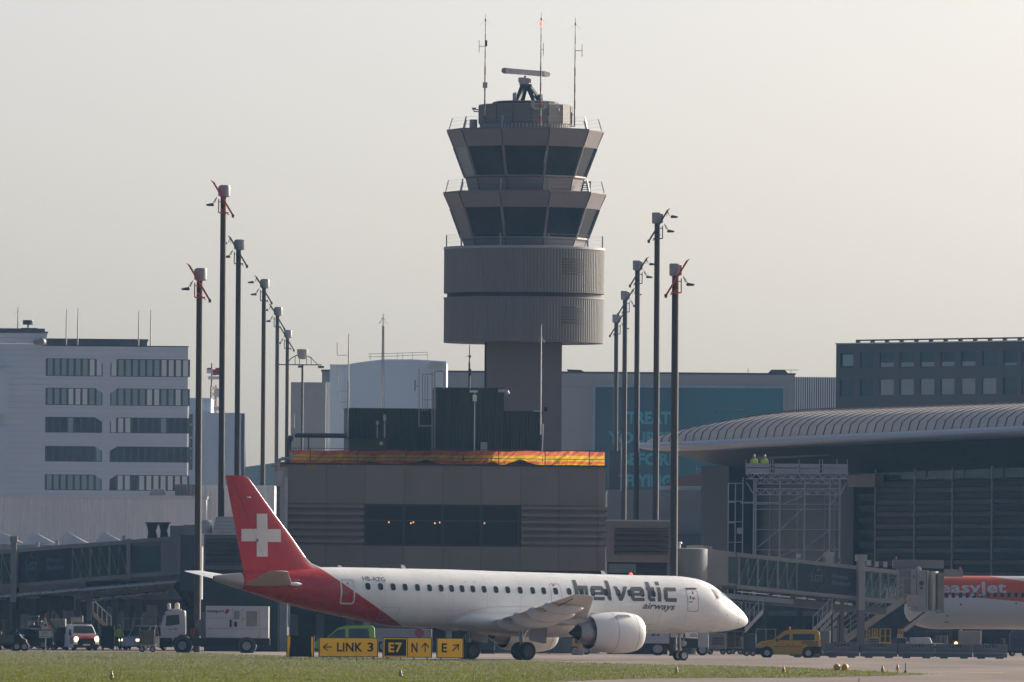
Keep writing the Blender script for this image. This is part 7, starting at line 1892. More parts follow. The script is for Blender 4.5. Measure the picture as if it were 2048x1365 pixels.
for s_ in (-1, 1):
    b = MB(); b.prism([(X(1512)-.03, .2), (X(1512)-.03, Z(1299)), (X(1530), Z(1299)), (X(1530), .2)], s_*.845, s_*.80); b.prism([(X(1605), .22), (X(1605), Z(1300)), (X(1612), Z(1296)), (X(1643), Z(1295)), (X(1643), .26)], s_*.856, s_*.80); b.build('bumper_trim', BLACK, yv)
b = MB(); b.box(X(1511)-.02, X(1516), -.80, .80, .2, Z(1298)); b.box(X(1638), X(1643.5), -.8, .8, .25, Z(1301)); b.each('bumper', BLACK, yv, bevel=.04)
road_wheels(yv, (X(1533.5), X(1616)), .87, .31, .2)
b = MB()
for xw in (X(1533.5), X(1616)):
    for s_ in (-1, 1): b.lathe([(.40, s_*.835), (.40, s_*.858)], c=(xw, 0, .34), n=24, axis='y')
b.build('wheel_arch', BLACK, yv)
b = MB()
cw = (X(1635)-X(1602))/11; 
for r_ in range(4):
    for c in range(11 if r_ < 2 else 9-r_):
        if (r_+c) % 2 == 0:
            x0 = X(1635)-c*cw; z_ = Z(1286+r_*2.6)
            for s_ in (-1,): b.box(x0-cw, x0, s_*.852, s_*.84, z_-.078, z_)
for s_ in (-1,): b.box(X(1548), X(1602), s_*.850, s_*.838, Z(1296.5), Z(1295.3)); b.box(X(1605), X(1634), s_*.85, s_*.838, Z(1286), Z(1285))
b.build('chequer_band', BLACK, yv)
b = MB(); [b.box(X(x), X(x)+.09, -.865, -.84, Z(1292.5), Z(1290)) for x in (1574.5, 1584)]; b.box(X(1551), X(1555), -.98, -.84, Z(1286), Z(1280)); b.box(X(1551), X(1555), .84, .98, Z(1286), Z(1280)); b.build('handle', BLACK, yv)
b = MB(); b.prism([(X(1514)-.01, Z(1295)), (X(1516), Z(1291)), (X(1521), Z(1290)), (X(1521), Z(1295))], -.85, -.6); b.prism([(X(1514)-.01, Z(1295)), (X(1516), Z(1291)), (X(1521), Z(1290)), (X(1521), Z(1295))], .6, .85); b.each('headlight', LIGHTG, yv)
b = MB(); b.box(X(1638), X(1641.6), -.8, -.7, Z(1292), Z(1282)); b.box(X(1638), X(1641.6), .7, .8, Z(1292), Z(1282)); b.each('tail_light', RED, yv)
b = MB(); b.lathe([(.09, Z(1262)), (.09, Z(1260.4)), (.07, Z(1260)), (.07, Z(1256.8)), (.03, Z(1256))], c=(X(1579), 0, 0), n=12); b.build('beacon', mat('beacon_orange', (.7, .12, .02), .3), yv)
b = MB(); [b.box(X(x)-.06, X(x)+.06, -.5, .5, Z(1262.5), Z(1259.8)) for x in (1587, 1612)]; b.bar((X(1632), 0, Z(1262)), (X(1634), 0, Z(1252)), .02); b.build('roof_bar', BLACK, yv)
b = MB(); b.lathe([(.02, 0), (.13, .02), (.11, .2), (.13, .27), (.06, .38), (.01, .42)], c=(X(1600), -.35, .9), n=10); b.lathe([(.02, 0), (.1, .05), (.11, .16), (.02, .26)], c=(X(1600), -.35, 1.3), n=10); b.each('seat', LIGHTG, yv)

# red and white van facing the camera with headlights on
RV = Frame(173, 772, 12)
rv = thing(RV, 'patrol_van', 'white van with a red bonnet band facing the camera, both headlights lit', 'van')
s_ = 29.5
h0 = 1300
def rz_(y): return (1301.5-y)/s_
b = MB(); n = 0
lowp = [(-.0, .25), (-.04, .8), (.25, 1.02), (.9, 1.12), (4.1, 1.12), (4.15, .3), (4.1, .22), (.1, .2)]   # along y away from the nose
def vprof(poly, hw_):
    b = MB(); b.prism_u(poly, -hw_, hw_); return b
vprof(lowp, .88).build('body', WHITE, rv, bevel=.06, smooth=35)
gp_ = [(.85, 1.11), (1.55, 1.66), (1.9, 1.78), (3.9, 1.80), (4.08, 1.6), (4.12, 1.11)]
b = MB(); W2 = lambda z: .85-(z-1.1)*.22
nn = len(gp_); b.add([(-W2(z), y, z) for y, z in gp_]+[(W2(z), y, z) for y, z in gp_], [tuple(range(nn)), tuple(range(2*nn-1, nn-1, -1))]+[(i, i+nn, (i+1) % nn+nn, (i+1) % nn) for i in range(nn)]); b.build('cabin', WHITE, rv, bevel=.05, smooth=35)
b = MB(); b.add([(-.74, .89, 1.17), (.74, .89, 1.17), (.64, 1.50, 1.65), (-.64, 1.50, 1.65)], [(0, 1, 2, 3)]); o = b.build('windshield', VG, rv); o.location = (0, -.045, .03)
b = MB(); b.box(-.885, .885, -.05, .12, .78, .90); b.add([(-.80, .02, .975), (.80, .02, .975), (.80, .55, 1.105), (-.80, .55, 1.105)], [(0, 1, 2, 3)]); b.box(-.893, -.878, .1, 1.4, .45, .95); b.box(.878, .893, .1, 1.4, .45, .95); b.build('red_band', mat('van_red', (.42, .05, .05), .4), rv)
b = MB(); b.box(-.60, .60, -.10, .10, .38, .80); b.box(-.86, .86, -.12, .1, .20, .44); b.build('grille_bumper', BLACK, rv, bevel=.05)
b = MB(); b.box(-.24, .24, -.135, -.12, .36, .46); b.build('number_plate', WHITE, rv)
for s2 in (-1, 1):
    b = MB(); b.lathe([(.02, -.13), (.10, -.125), (.14, -.07), (.15, .0)], c=(s2*.70, 0, .80), n=14, axis='y'); b.build('headlight', glow('lit_headlight', (1, .72, .35), 9), rv, smooth=True)
    b = MB(); b.box(s2*.88, s2*1.06, .8, .95, 1.02, 1.2); b.build('mirror', BLACK, rv, bevel=.03)
    b = MB(); b.add([(s2*(W2(1.2)+.012), 1.15, 1.18), (s2*(W2(1.2)+.012), 2.3, 1.18), (s2*(W2(1.6)+.012), 2.25, 1.62), (s2*(W2(1.6)+.012), 1.6, 1.62)], [(0, 1, 2, 3)]); b.build('side_window', VG, rv)
b = MB(); b.box(-.62, .62, 1.8, 2.05, 1.82, 1.92); b.build('light_bar', BLACK, rv, bevel=.02)
for y in (.75, 3.3):
    for s2 in (-1, 1):
        t1, t2 = MB(), MB(); r, w_ = .31, .2
        t1.lathe([(r*.6, -w_/2), (r, -w_/2+.02), (r, w_/2-.02), (r*.6, w_/2)], c=(s2*.77, y, .31), n=22, axis='x'); t2.lathe([(r*.6, -w_/2+.02), (r*.6, w_/2-.02)], c=(s2*.77, y, .31), n=16, axis='x'); o = t1.build('wheel', RUBBER, rv); t2.build('hub', LIGHTG, o)

# white service truck with a generator body
TK = Frame(432, 752, 0)
tk = thing(TK, 'service_truck', 'white truck carrying a tall white generator box, behind the covered sign', 'truck')
K = FPX/752
def TU(x): return TK.u(x, 1260)
def TZ(y): return (1305.5-y)/K
WT = mat('truck_white', (.50, .51, .52), .4, var=.06, scale=1)
b = MB(); b.prism([(TU(323.5), TZ(1276)), (TU(322), TZ(1256)), (TU(329), TZ(1228)), (TU(333), TZ(1222.5)), (TU(369), TZ(1221)), (TU(371), TZ(1224)), (TU(371.5), TZ(1270)), (TU(360), TZ(1270)), (TU(352), TZ(1276)), (TU(345), TZ(1284)), (TU(326), TZ(1284))], -1.2, 1.2); b.build('cab', WT, tk, bevel=.07, smooth=30)
for s_ in (-1.21, 1.21):
    b = MB(); b.add([(TU(x), s_, TZ(y)) for x, y in ((332, 1252), (334, 1232), (359, 1229.5), (360, 1249), (338, 1252.5))], [(0, 1, 2, 3, 4)]); b.build('side_window', VG, tk)
b = MB(); b.add([(TU(323.2)-.02, -1.05, TZ(1255)), (TU(323.2)-.02, 1.05, TZ(1255)), (TU(329.4)-.03, 1.0, TZ(1230)), (TU(329.4)-.03, -1.0, TZ(1230))], [(0, 1, 2, 3)]); b.build('windshield', VG, tk)
b = MB(); b.box(TU(322)-.05, TU(345), -1.22, 1.22, .35, TZ(1276.5)); b.box(TU(345), TU(540), -.5, .5, .55, TZ(1277)); b.box(TU(383), TU(470), -1.1, -.7, .45, TZ(1280)); b.box(TU(352), TU(540), -1.15, 1.15, TZ(1279), TZ(1276)); b.bar((TU(319), -1.35, TZ(1232)), (TU(329), -1.25, TZ(1226)), .1, .25); b.build('chassis', BLACK, tk)
b = MB()
for xw in (367, 494.5):
    for s_ in (-1, 1): b.lathe([(.56, s_*.95), (.62, s_*1.16), (.56, s_*1.2)], c=(TU(xw), 0, .50), n=24, axis='y')
b.each('mudguard', mat('mudguard_dark', (.05, .06, .07), .6), tk)
for xw in (366, 494.5):
    for s_ in (-1, 1): wheel_obj(tk, (TU(xw), s_*1.08, .47), .47, .28, mat('rim_grey', (.26, .27, .28), .5, .3))
b = MB(); b.box(TU(412), TU(538), -1.2, 1.2, TZ(1275.5), TZ(1212)); bx_ = b.build('generator_box', WT, tk, bevel=.04)
b = MB()
for (x0, y0, x1, y1) in ((416, 1235.5, 459, 1236.2), (416, 1256.5, 538, 1257.2), (465, 1217, 465.7, 1256), (484, 1217, 484.7, 1256), (519, 1217, 519.7, 1275)): b.box(TU(x0), TU(x1), -1.215, -1.2, TZ(y1), TZ(y0))
b.build('panel_seams', mat('seam_grey', (.22, .23, .24), .5), bx_)
b = MB(); b.box(TU(468.5), TU(480), -1.22, -1.2, TZ(1238.5), TZ(1221)); b.build('vent_panel', mat('vent_grey', (.22, .24, .26), .6), bx_)
b = MB(); b.box(TU(493), TU(515), -1.22, -1.2, TZ(1252.5), TZ(1221.5)); b.build('radiator_grille', mat('grille_grey', (.26, .25, .24), .7, var=.25, scale=8), bx_)
b = MB(); b.box(TU(469), TU(475), -1.22, -1.2, TZ(1253), TZ(1243)); b.box(TU(460), TU(464), -1.22, -1.2, TZ(1254), TZ(1239)); [b.box(TU(x), TU(x)+.07, -1.22, -1.2, TZ(y+1.2), TZ(y)) for x, y in ((464, 1219), (485.5, 1219), (516.5, 1223), (516.5, 1249.5), (453.5, 1256), (420, 1256), (502, 1257), (516, 1273))]; b.build('latches', BLACK, bx_)
b = MB(); b.box(TU(485), TU(489), -1.222, -1.2, TZ(1240), TZ(1234)); b.box(TU(460.5), TU(463), -1.222, -1.2, TZ(1238), TZ(1235)); b.each('yellow_sticker', YEL, bx_)
b = MB(); b.prism([(TU(449.5), TZ(1227)), (TU(453), TZ(1218.5)), (TU(460), TZ(1218.5)), (TU(456.5), TZ(1227))], -1.225, -1.21); lg = b.build('red_emblem', RED, bx_)
text_on('letters', 'swissport', TK, 414, 1219.5, 448, 1227.5, -1.225, BLACK, bx_, offset=.02)
text_on('letters', 'swissport', TK, 334, 1257.6, 349, 1260.5, -1.225, BLACK, tk, offset=.02)
b = MB(); b.prism([(TU(350.5), TZ(1260.5)), (TU(352), TZ(1256.8)), (TU(355), TZ(1256.8)), (TU(353.5), TZ(1260.5))], -1.225, -1.21); b.build('small_red_emblem', RED, tk)
b = MB(); b.box(TU(336), TU(362), -.6, .6, TZ(1221), TZ(1218)); b.lathe([(.12, 0), (.12, .3), (.06, .36)], c=(TU(337.5), 0, TZ(1218)), n=10); b.lathe([(.16, 0), (.16, .32), (.06, .4)], c=(TU(354), 0, TZ(1218)), n=10); b.each('roof_light', mat('lamp_cream', (.75, .68, .55), .3), tk, smooth=30)
b = MB(); b.box(TU(381), TU(391), -1.0, -.2, TZ(1273), TZ(1257)); b.build('red_cylinder_rack', mat('rack_red', (.25, .05, .05), .5), tk)
b = MB(); b.lathe([(.2, 0), (.2, .9), (.1, 1.1)], c=(TU(401), -.6, TZ(1272)), n=12); b.lathe([(.15, 0), (.15, .7), (.08, .8)], c=(TU(394), -.4, TZ(1272)), n=12); b.box(TU(404), TU(411), -.9, .9, TZ(1276), TZ(1224)); b.each('gas_bottle', MID, tk, smooth=30)

# lime green van behind the signs
GV = Frame(690, 765, 0)
gv = thing(GV, 'green_van', 'lime green van half hidden behind the long yellow sign', 'van')
LG = mat('lime_paint', (.22, .42, .05), .35, var=.05)
X = lambda px: GV.u(px, 1280); Z = lambda y: GV.z(y, 690)
grn = [(X(652), Z(1277)), (X(675), Z(1257)), (X(690), Z(1252)), (X(744), Z(1251.5)), (X(749), Z(1256)), (X(750), Z(1277))]
W = van_body(gv, [(X(629), .3), (X(629), Z(1286)), (X(636), Z(1280)), (X(652), Z(1276)), (X(750), Z(1276)), (X(751), .3)], grn, .92, LG, .78)
side_pane(gv, [(X(657), Z(1276)), (X(676), Z(1260)), (X(691), Z(1258)), (X(691), Z(1276))], W, 'front_side_window'); side_pane(gv, [(X(697.5), Z(1276)), (X(698), Z(1257.5)), (X(737), Z(1257)), (X(739), Z(1276))], W, 'rear_side_window')
road_wheels(gv, (X(648), X(730)), .9, .32)
b = MB(); b.box(X(628.5), X(634), -.8, .8, .25, .6); b.build('bumper', BLACK, gv)

# trucks and boxes under the fuselage
def box_truck(px, D, x0, x1, y0, y1, label, m, cabside=1, name='box_truck', extra=None, zfloor=.75):
    F = Frame(px, D, 0); t_ = thing(F, name, label, 'truck'); a, c = F.u(x0, 1270), F.u(x1, 1270); zt_ = F.z(y0, px)
    b = MB(); b.box(a, c, -1.2, 1.2, zfloor, zt_); bd = b.build('box_body', m, t_, bevel=.04)
    b = MB(); b.box(a, c+.1, -.9, .9, .45, zfloor); b.build('chassis', BLACK, t_)
    for q in (a+.8, c-.8):
        for s_ in (-1, 1): wheel_obj(t_, (q, s_*1.05, .45), .45, .26)
    if extra: extra(F, t_, bd)
    return t_, F, a, c
def ex_a(F, t_, bd):
    b = MB(); u, z = F.uz(839.5, 1266, -1.2); b.lathe([(.30, -1.23), (.32, -1.205)], c=(u, 0, z), n=20, axis='y'); b.build('magenta_disc', mat('magenta', (.25, .05, .13), .5), bd)
    b = MB()
    for k in range(6): b.box(F.u(710), F.u(863), -1.21, -1.2, F.z(1256-k*1.5, 800)-.02, F.z(1256-k*1.5, 800))
    b.build('upper_louvres', MID, bd)
box_truck(800, 778, 745, 864, 1258, 1300, 'grey panel truck with a magenta disc behind the E7 sign', mat('truck_lilac_grey', (.26, .26, .29), .5, var=.06), extra=ex_a)
t_, F, a, c = box_truck(1315, 770, 1290, 1341, 1266, 1300, 'white box truck seen under the nose, with a small green marking', mat('truck_pale', (.42, .43, .45), .5, var=.06), zfloor=.8)
b = MB(); u, z = F.uz(1306.5, 1271, -1.2); b.box(u-.12, u+.14, -1.215, -1.2, z-.06, z+.1); b.build('green_mark', mat('mark_green', (.05, .22, .15), .5), t_)
b = MB(); u, z = F.uz(1316, 1271, -1.2); b.box(u-.08, u+.1, -1.215, -1.2, z-.04, z+.06); b.build('dark_mark', BLACK, t_)
F = Frame(1375, 775); t_ = thing(F, 'open_cargo_truck', 'dark open truck body behind the nose wheel', 'truck')
b = MB(); b.box(F.u(1341), F.u(1397), -1.1, 1.1, .5, F.z(1268, 1370)); b.build('body', mat('truck_dark', (.035, .04, .045), .6), t_)
b = MB(); b.box(F.u(1396), F.u(1417), -1.2, 1.2, .55, F.z(1264, 1406)); b.build('white_locker', LIGHTG, t_, bevel=.03)
for q in (F.u(1350), F.u(1405)):
    for s_ in (-1, 1): wheel_obj(t_, (q, s_*1.0, .4), .4, .25)
F = Frame(1125, 775); t_ = thing(F, 'cargo_container', 'blue-grey cargo container under the engine', 'container')
b = MB(); u0, u1 = F.u(1087), F.u(1146); zt_ = F.z(1277, 1120); b.prism([(u0, .15), (u0, zt_), (u1, zt_), (u1, .15)], -1, 1); b.build('shell', mat('container_blue_grey', (.10, .13, .16), .5, .3, var=.12), t_, bevel=.03)
b = MB(); [b.box(q-.05, q+.05, -1.03, -1.0, .15, zt_) for q in (u0+.05, u0+.75, u1-.05)]; b.build('ribs', MID, t_)
F = Frame(1160, 772); t_ = thing(F, 'yellow_tug', 'small yellow tug behind the engine exhaust', 'tug')
b = MB(); b.prism([(F.u(1146), .3), (F.u(1146), F.z(1277, 1150)), (F.u(1162), F.z(1277, 1150)), (F.u(1165), F.z(1291, 1165)), (F.u(1178), F.z(1292, 1170)), (F.u(1178), .3)], -.7, .7); b.build('body', YP, t_, bevel=.03)
b = MB(); b.add([(F.u(1150), -.71, F.z(1287, 1150)), (F.u(1159), -.71, F.z(1287, 1150)), (F.u(1159), -.71, F.z(1280, 1150)), (F.u(1150), -.71, F.z(1280, 1150))], [(0, 1, 2, 3)]); b.build('window', VG, t_)
for q in (F.u(1150), F.u(1173)):
    for s_ in (-1, 1): wheel_obj(t_, (q, s_*.6, .3), .3, .2)
F = Frame(1155, 765); t_ = thing(F, 'concrete_block', 'low pale concrete block on the apron beyond the engine', 'block')
b = MB(); b.box(F.u(1144), F.u(1168), -.4, .4, 0, .42); b.build('block', CONC, t_, bevel=.03)
F = Frame(975, 778); t_ = thing(F, 'dark_container', 'dark container between the main wheels', 'container')
b = MB(); b.box(F.u(962), F.u(990), -1, 1, .2, F.z(1278, 975)); b.build('shell', mat('container_dark', (.03, .045, .055), .6), t_, bevel=.03)
b = MB(); b.box(F.u(962), F.u(990), -.9, .9, 0, .15); b.build('pallet', DARK, t_)
F = Frame(940, 784); t_ = thing(F, 'ground_equipment_wall', 'long pale blast fence low behind the aircraft', 'fence')
b = MB(); b.box(F.u(985), F.u(1100), 0, .2, .1, F.z(1291, 1040)); b.build('panel', mat('fence_blue_grey', (.15, .17, .19), .6), t_)
b = MB(); [b.box(F.u(x), F.u(x)+.15, -.1, .3, 0, F.z(1290, 1040)) for x in (986, 1020, 1060, 1097)]; b.each('post', MID, t_)

# cars and carts at the left
def car(px, D, yaw, label, m, name='car', L=4.2, tail=False, lit=False, H=1.5):
    F = Frame(px, D, yaw); t_ = thing(F, name, label, 'car')
    W = van_body(t_, [(-L/2, .3), (-L/2, .75), (-L/2+.3, .88), (-L*.2, .95), (L/2, .98), (L/2, .3), (L/2-.1, .22), (-L/2+.1, .22)], [(-L*.22, .94), (-L*.08, H-.06), (.1, H), (L*.34, H-.03), (L*.46, .97)], .86, m, .66)
    side_pane(t_, [(-L*.17, .98), (-L*.06, H-.12), (L*.10, H-.1), (L*.10, .98)], W, 'front_side_window'); side_pane(t_, [(L*.12, .98), (L*.12, H-.1), (L*.32, H-.12), (L*.40, .98)], W, 'rear_side_window')
    b = MB(); b.add([(-L*.21-.02, -.72, .98), (-L*.21-.02, .72, .98), (-L*.085-.02, .62, H-.09), (-L*.085-.02, -.62, H-.09)], [(0, 1, 2, 3)]); b.build('windshield', VG, t_)
    b = MB(); b.add([(L*.455+.02, -.7, 1.0), (L*.455+.02, .7, 1.0), (L*.35+.02, .6, H-.1), (L*.35+.02, -.6, H-.1)], [(0, 1, 2, 3)]); b.build('rear_window', VG, t_)
    for s_ in (-1, 1):
        b = MB(); b.box(-L/2-.01, -L/2+.12, s_*.55, s_*.82, .62, .78); b.build('headlight', glow('lit_headlight_soft', (1, .8, .45), 2.5) if lit else LIGHTG, t_)
        b = MB(); b.box(L/2-.1, L/2+.015, s_*.6, s_*.84, .72, .9); b.build('tail_light', RED, t_)
    road_wheels(t_, (-L*.31, L*.30), .85, .31); return t_
car(68, 803, 150, 'dark car seen from behind with red tail lights, left of the triangular warning sign', mat('car_dark', (.03, .032, .038), .3), H=1.45)
c_ = car(290, 798, 62, 'white and blue car with a lit headlight behind the small trailer', mat('car_pale_blue', (.40, .41, .43), .3), lit=True, H=1.75, L=4.4)
def cart(px, D, x0, x1, ytop, label, m, cover, name='baggage_trailer', legs=True):
    F = Frame(px, D); t_ = thing(F, name, label, 'trailer'); a, c = F.u(x0), F.u(x1); zt_ = F.z(ytop, px)
    b = MB(); b.box(a, c, -.7, .7, .42, .52); [b.bar((q, v, .5), (q, v, zt_), .05) for q in (a+.04, c-.04) for v in (-.66, .66)]; b.box(a, c, -.7, .7, zt_-.05, zt_); b.build('frame', m, t_)
    b = MB(); b.box(a+.06, c-.06, -.62, .62, .53, zt_-.3); b.build('load', cover, t_, bevel=.06)
    for q in (a+.2, c-.2):
        for s_ in (-1, 1): wheel_obj(t_, (q, s_*.6, .2), .2, .12)
    b = MB(); b.bar((a-.6, 0, .35), (a, 0, .45), .05); b.build('drawbar', DARK, t_); return t_
cart(296, 757, 279, 312, 1251, 'tall covered baggage trailer in front of the white truck', MID, mat('load_brown', (.12, .10, .09), .7, var=.4, scale=2.5))
cart(22, 757, -8, 34, 1262, 'open baggage trailer with yellow straps at the left edge', DARK, mat('load_dark', (.10, .09, .075), .7, var=.5, scale=2.5))
cart(76, 812, 56, 84, 1242, 'pale equipment cart with a blue panel, behind the dark car', LIGHTG, mat('load_blue', (.05, .10, .16), .5))
F = Frame(42, 757); t_ = thing(F, 'tow_tractor', 'black baggage tractor with lit lamp rims at the left edge', 'tractor')
b = MB(); b.prism([(F.u(30), .3), (F.u(30), F.z(1270, 40)), (F.u(40), F.z(1268, 40)), (F.u(46), F.z(1276, 40)), (F.u(54), F.z(1280, 40)), (F.u(55), .3)], -.7, .7); b.build('body', BLACK, t_, bevel=.05)
b = MB(); b.lathe([(.02, -.72), (.1, -.71)], c=(F.u(47), 0, F.z(1272, 47)), n=10, axis='y'); b.build('lamp', LIGHTG, t_)
for q in (F.u(35), F.u(50)):
    for s_ in (-1, 1): wheel_obj(t_, (q, s_*.62, .3), .3, .2)
F = Frame(128, 776); t_ = thing(F, 'covered_pallet', 'black covered load on a low dolly left of the red and white van', 'pallet load')
b = MB(); b.lathe([(.62, .3), (.75, .7), (.7, 1.3), (.4, 1.6), (.05, 1.66)], n=10); b.build('cover', mat('tarpaulin_black', (.016, .018, .02), .6, var=.4, scale=3, bump=.5), t_, bevel=.03)
b = MB(); b.box(-.9, .9, -.6, .6, .2, .3); b.build('dolly', DARK, t_); 
for q in (-.7, .7):
    for s_ in (-1, 1): wheel_obj(t_, (q, s_*.5, .16), .16, .1)
for x, y0, lab in ((216, 1254, 'dark bin unit standing right behind the van'), (250, 1262, 'dark bin unit right of the person in the yellow vest')):
    F = Frame(x, 800); t_ = thing(F, 'waste_container', lab, 'bin', 'dark bins under the left bridge')
    z_ = F.z(y0, x); b = MB(); b.box(-.45, .45, -.4, .4, .12, z_); b.build('body', mat('bin_teal', (.02, .04, .045), .6), t_, bevel=.04); b = MB(); b.box(-.48, .48, -.43, .43, z_, z_+.08); b.build('lid', DARK, t_)
    for s_ in (-1, 1): wheel_obj(t_, (s_*.35, 0, .08), .08, .06)

# triangular warning sign
F = Frame(90.5, 742); t_ = thing(F, 'warning_sign', 'red-edged triangular sign with a small aircraft symbol and a white text plate below', 'sign')
b = MB(); b.tube((F.u(91.5), .04, 0), (F.u(91), .04, F.z(1228, 91)), .035); b.build('pole', STEEL, t_)
P3 = lambda pts, v0, v1, m, nm: MB().prism([F.uz(x, y) for x, y in pts], v0, v1).build(nm, m, t_)
P3([(79, 1261.5), (90.8, 1226.5), (102, 1261.5)], -.03, 0, mat('sign_red', (.40, .03, .03), .5), 'red_border')
P3([(81.8, 1259.3), (90.8, 1232.5), (99.3, 1259.3)], -.04, -.031, mat('sign_white', (.50, .50, .47), .5), 'white_face')
P3([(77.8, 1262.2), (102, 1262.2), (101.5, 1276.5), (78, 1276.5)], -.03, 0, mat('sign_white', (0, 0, 0)), 'text_plate')
P3([(90.2, 1255.5), (89.9, 1251.5), (86.4, 1251.8), (86.4, 1250.6), (89.9, 1249), (90.4, 1245.5), (91.0, 1249), (94.4, 1250.6), (94.4, 1251.8), (90.9, 1251.5), (90.7, 1255.5)], -.05, -.041, BLACK, 'aircraft_symbol')
b = MB()
for y, xa, xb in ((1264.5, 85, 95), (1267.2, 87, 94), (1272.8, 80.5, 99.5)):
    x = xa
    while x < xb: b.prism([F.uz(x, y), F.uz(x+.9, y), F.uz(x+.9, y+1.4), F.uz(x, y+1.4)], -.035, -.031); x += 1.7
b.build('small_text', DARK, t_)

# stairs and loaders under the bridges
def airstairs(F, x0, y0, x1, y1, label, m, grp, name='passenger_stairs', w_=1.4, rail=True, cat='stairs'):
    t_ = thing(F, name, label, cat, grp)
    p0, p1 = F.uz(x0, y0), F.uz(x1, y1); h = .16
    b = MB()
    for v in (-w_/2, w_/2): b.prism([(p0[0], p0[1]-h), (p0[0], p0[1]+h), (p1[0], p1[1]+h), (p1[0], p1[1]-h)], v-.04, v+.04)
    b.each('side_board', m, t_)
    b = MB(); n = max(6, int(abs(p1[1]-p0[1])/.2))
    for k in range(n): q = p0[0]+(p1[0]-p0[0])*k/n; z = p0[1]+(p1[1]-p0[1])*k/n; b.box(q-.13, q+.13, -w_/2+.05, w_/2-.05, z-.02, z+.02)
    b.build('treads', MID, t_)
    if rail:
        b = MB()
        for v in (-w_/2, w_/2):
            b.bar((p0[0], v, p0[1]+1.0), (p1[0], v, p1[1]+1.0), .045)
            for k in range(5): f = k/4; q = p0[0]+(p1[0]-p0[0])*f; z = p0[1]+(p1[1]-p0[1])*f; b.bar((q, v, z), (q, v, z+1.0), .035)
        b.build('handrail', STEEL, t_)
    b = MB(); 
    for v in (-w_/2+.1, w_/2-.1): b.bar((p1[0], v, .4), (p1[0], v, p1[1]), .07); b.bar((p0[0], v, .4), (p1[0], v, .4), .09)
    b.build('support', DARK, t_)
    for q in (p0[0], p1[0]):
        for s_ in (-1, 1): wheel_obj(t_, (q, s_*w_/2, .2), .2, .12)
    return t_
SI = mat('stair_silver', (.45, .44, .42), .4, .3, var=.08)
airstairs(Frame(1510, 790), 1490, 1262, 1526, 1223, 'cream-sided stairs just in front of the nose of the white jet', mat('stair_cream', (.55, .52, .47), .5), 'stairs under the right bridge')
for k, (x, D) in enumerate(((1640, 800), (1655, 806), (1670, 812))):
    airstairs(Frame(x, D), x-14, 1262, x+24, 1224, ['first of three silver stairs leaning together under the right bridge, nearest the yellow van', 'middle one of three silver stairs leaning together under the right bridge', 'last of three silver stairs leaning together, beside the bridge leg'][k], SI, 'stairs under the right bridge')
airstairs(Frame(1485, 815), 1466, 1250, 1500, 1216, 'dark stairs partly hidden behind the nose of the white jet', MID, 'stairs under the right bridge')
airstairs(Frame(105, 806), 128, 1276, 96, 1240, 'beige stairs standing under the left jet bridge behind the warning sign', mat('stair_beige', (.24, .20, .17), .6), 'stairs under the left bridge')
airstairs(Frame(205, 815), 222, 1262, 186, 1228, 'dull stairs further back under the left jet bridge, above the van', mat('stair_beige', (0, 0, 0)), 'stairs under the left bridge')
# belt loader reaching the hold
F = Frame(1830, 826); t_ = thing(F, 'belt_loader', 'belt loader with cream side boards reaching the hold of the parked airliner', 'belt loader')
p = lambda x, y: F.uz(x, y, -.5)
b = MB(); b.prism([p(1801, 1262), p(1855, 1222), p(1858, 1228), p(1812, 1264)], -.55, -.48); b.prism([p(1801, 1262), p(1855, 1222), p(1858, 1228), p(1812, 1264)], .45, .52); b.each('side_board', mat('loader_cream', (.40, .38, .34), .5), t_)
b = MB(); b.prism([p(1801, 1259), p(1850, 1222), p(1853, 1225), p(1806, 1262)], -.47, .44); b.build('belt', mat('belt_dark', (.05, .055, .065), .7), t_)
b = MB(); b.box(F.u(1795), F.u(1850), -.8, .8, .45, .95); b.box(F.u(1795), F.u(1805), -.8, .8, .95, 1.5); b.build('chassis', LIGHTG, t_, bevel=.04)
for q in (F.u(1802), F.u(1842)):
    for s_ in (-1, 1): wheel_obj(t_, (q, s_*.75, .35), .35, .2)
# white pickup-like loader truck behind the barriers
F = Frame(1850, 800); t_ = thing(F, 'pickup_truck', 'white pickup with a long tray behind the concrete barriers', 'pickup')
X = lambda px: F.u(px, 1290); Z = lambda y: F.z(y, 1850)
b = MB(); b.prism([(X(1820), Z(1294)), (X(1819), Z(1276)), (X(1859), Z(1275)), (X(1863), Z(1286)), (X(1890), Z(1288)), (X(1893), Z(1295))], -.85, .85); b.build('body', mat('pickup_white', (.50, .48, .45), .4), t_, bevel=.06, smooth=30)
b = MB(); b.box(X(1822), X(1892), -.7, .7, .35, Z(1293)); b.build('chassis', DARK, t_)
for q in (X(1828), X(1869)):
    for s_ in (-1, 1): wheel_obj(t_, (q, s_*.8, .36), .36, .22)
b = MB(); u, z = F.uz(1911, 1287); b.lathe([(.02, -.9), (.12, -.88), (.13, -.8)], c=(X(1911), 0, z), n=10, axis='y'); b.bar((X(1893), -.6, Z(1292)), (X(1911), -.8, Z(1288)), .06); b.build('headlight', glow('warm_headlight', (1, .5, .2), 2), t_)
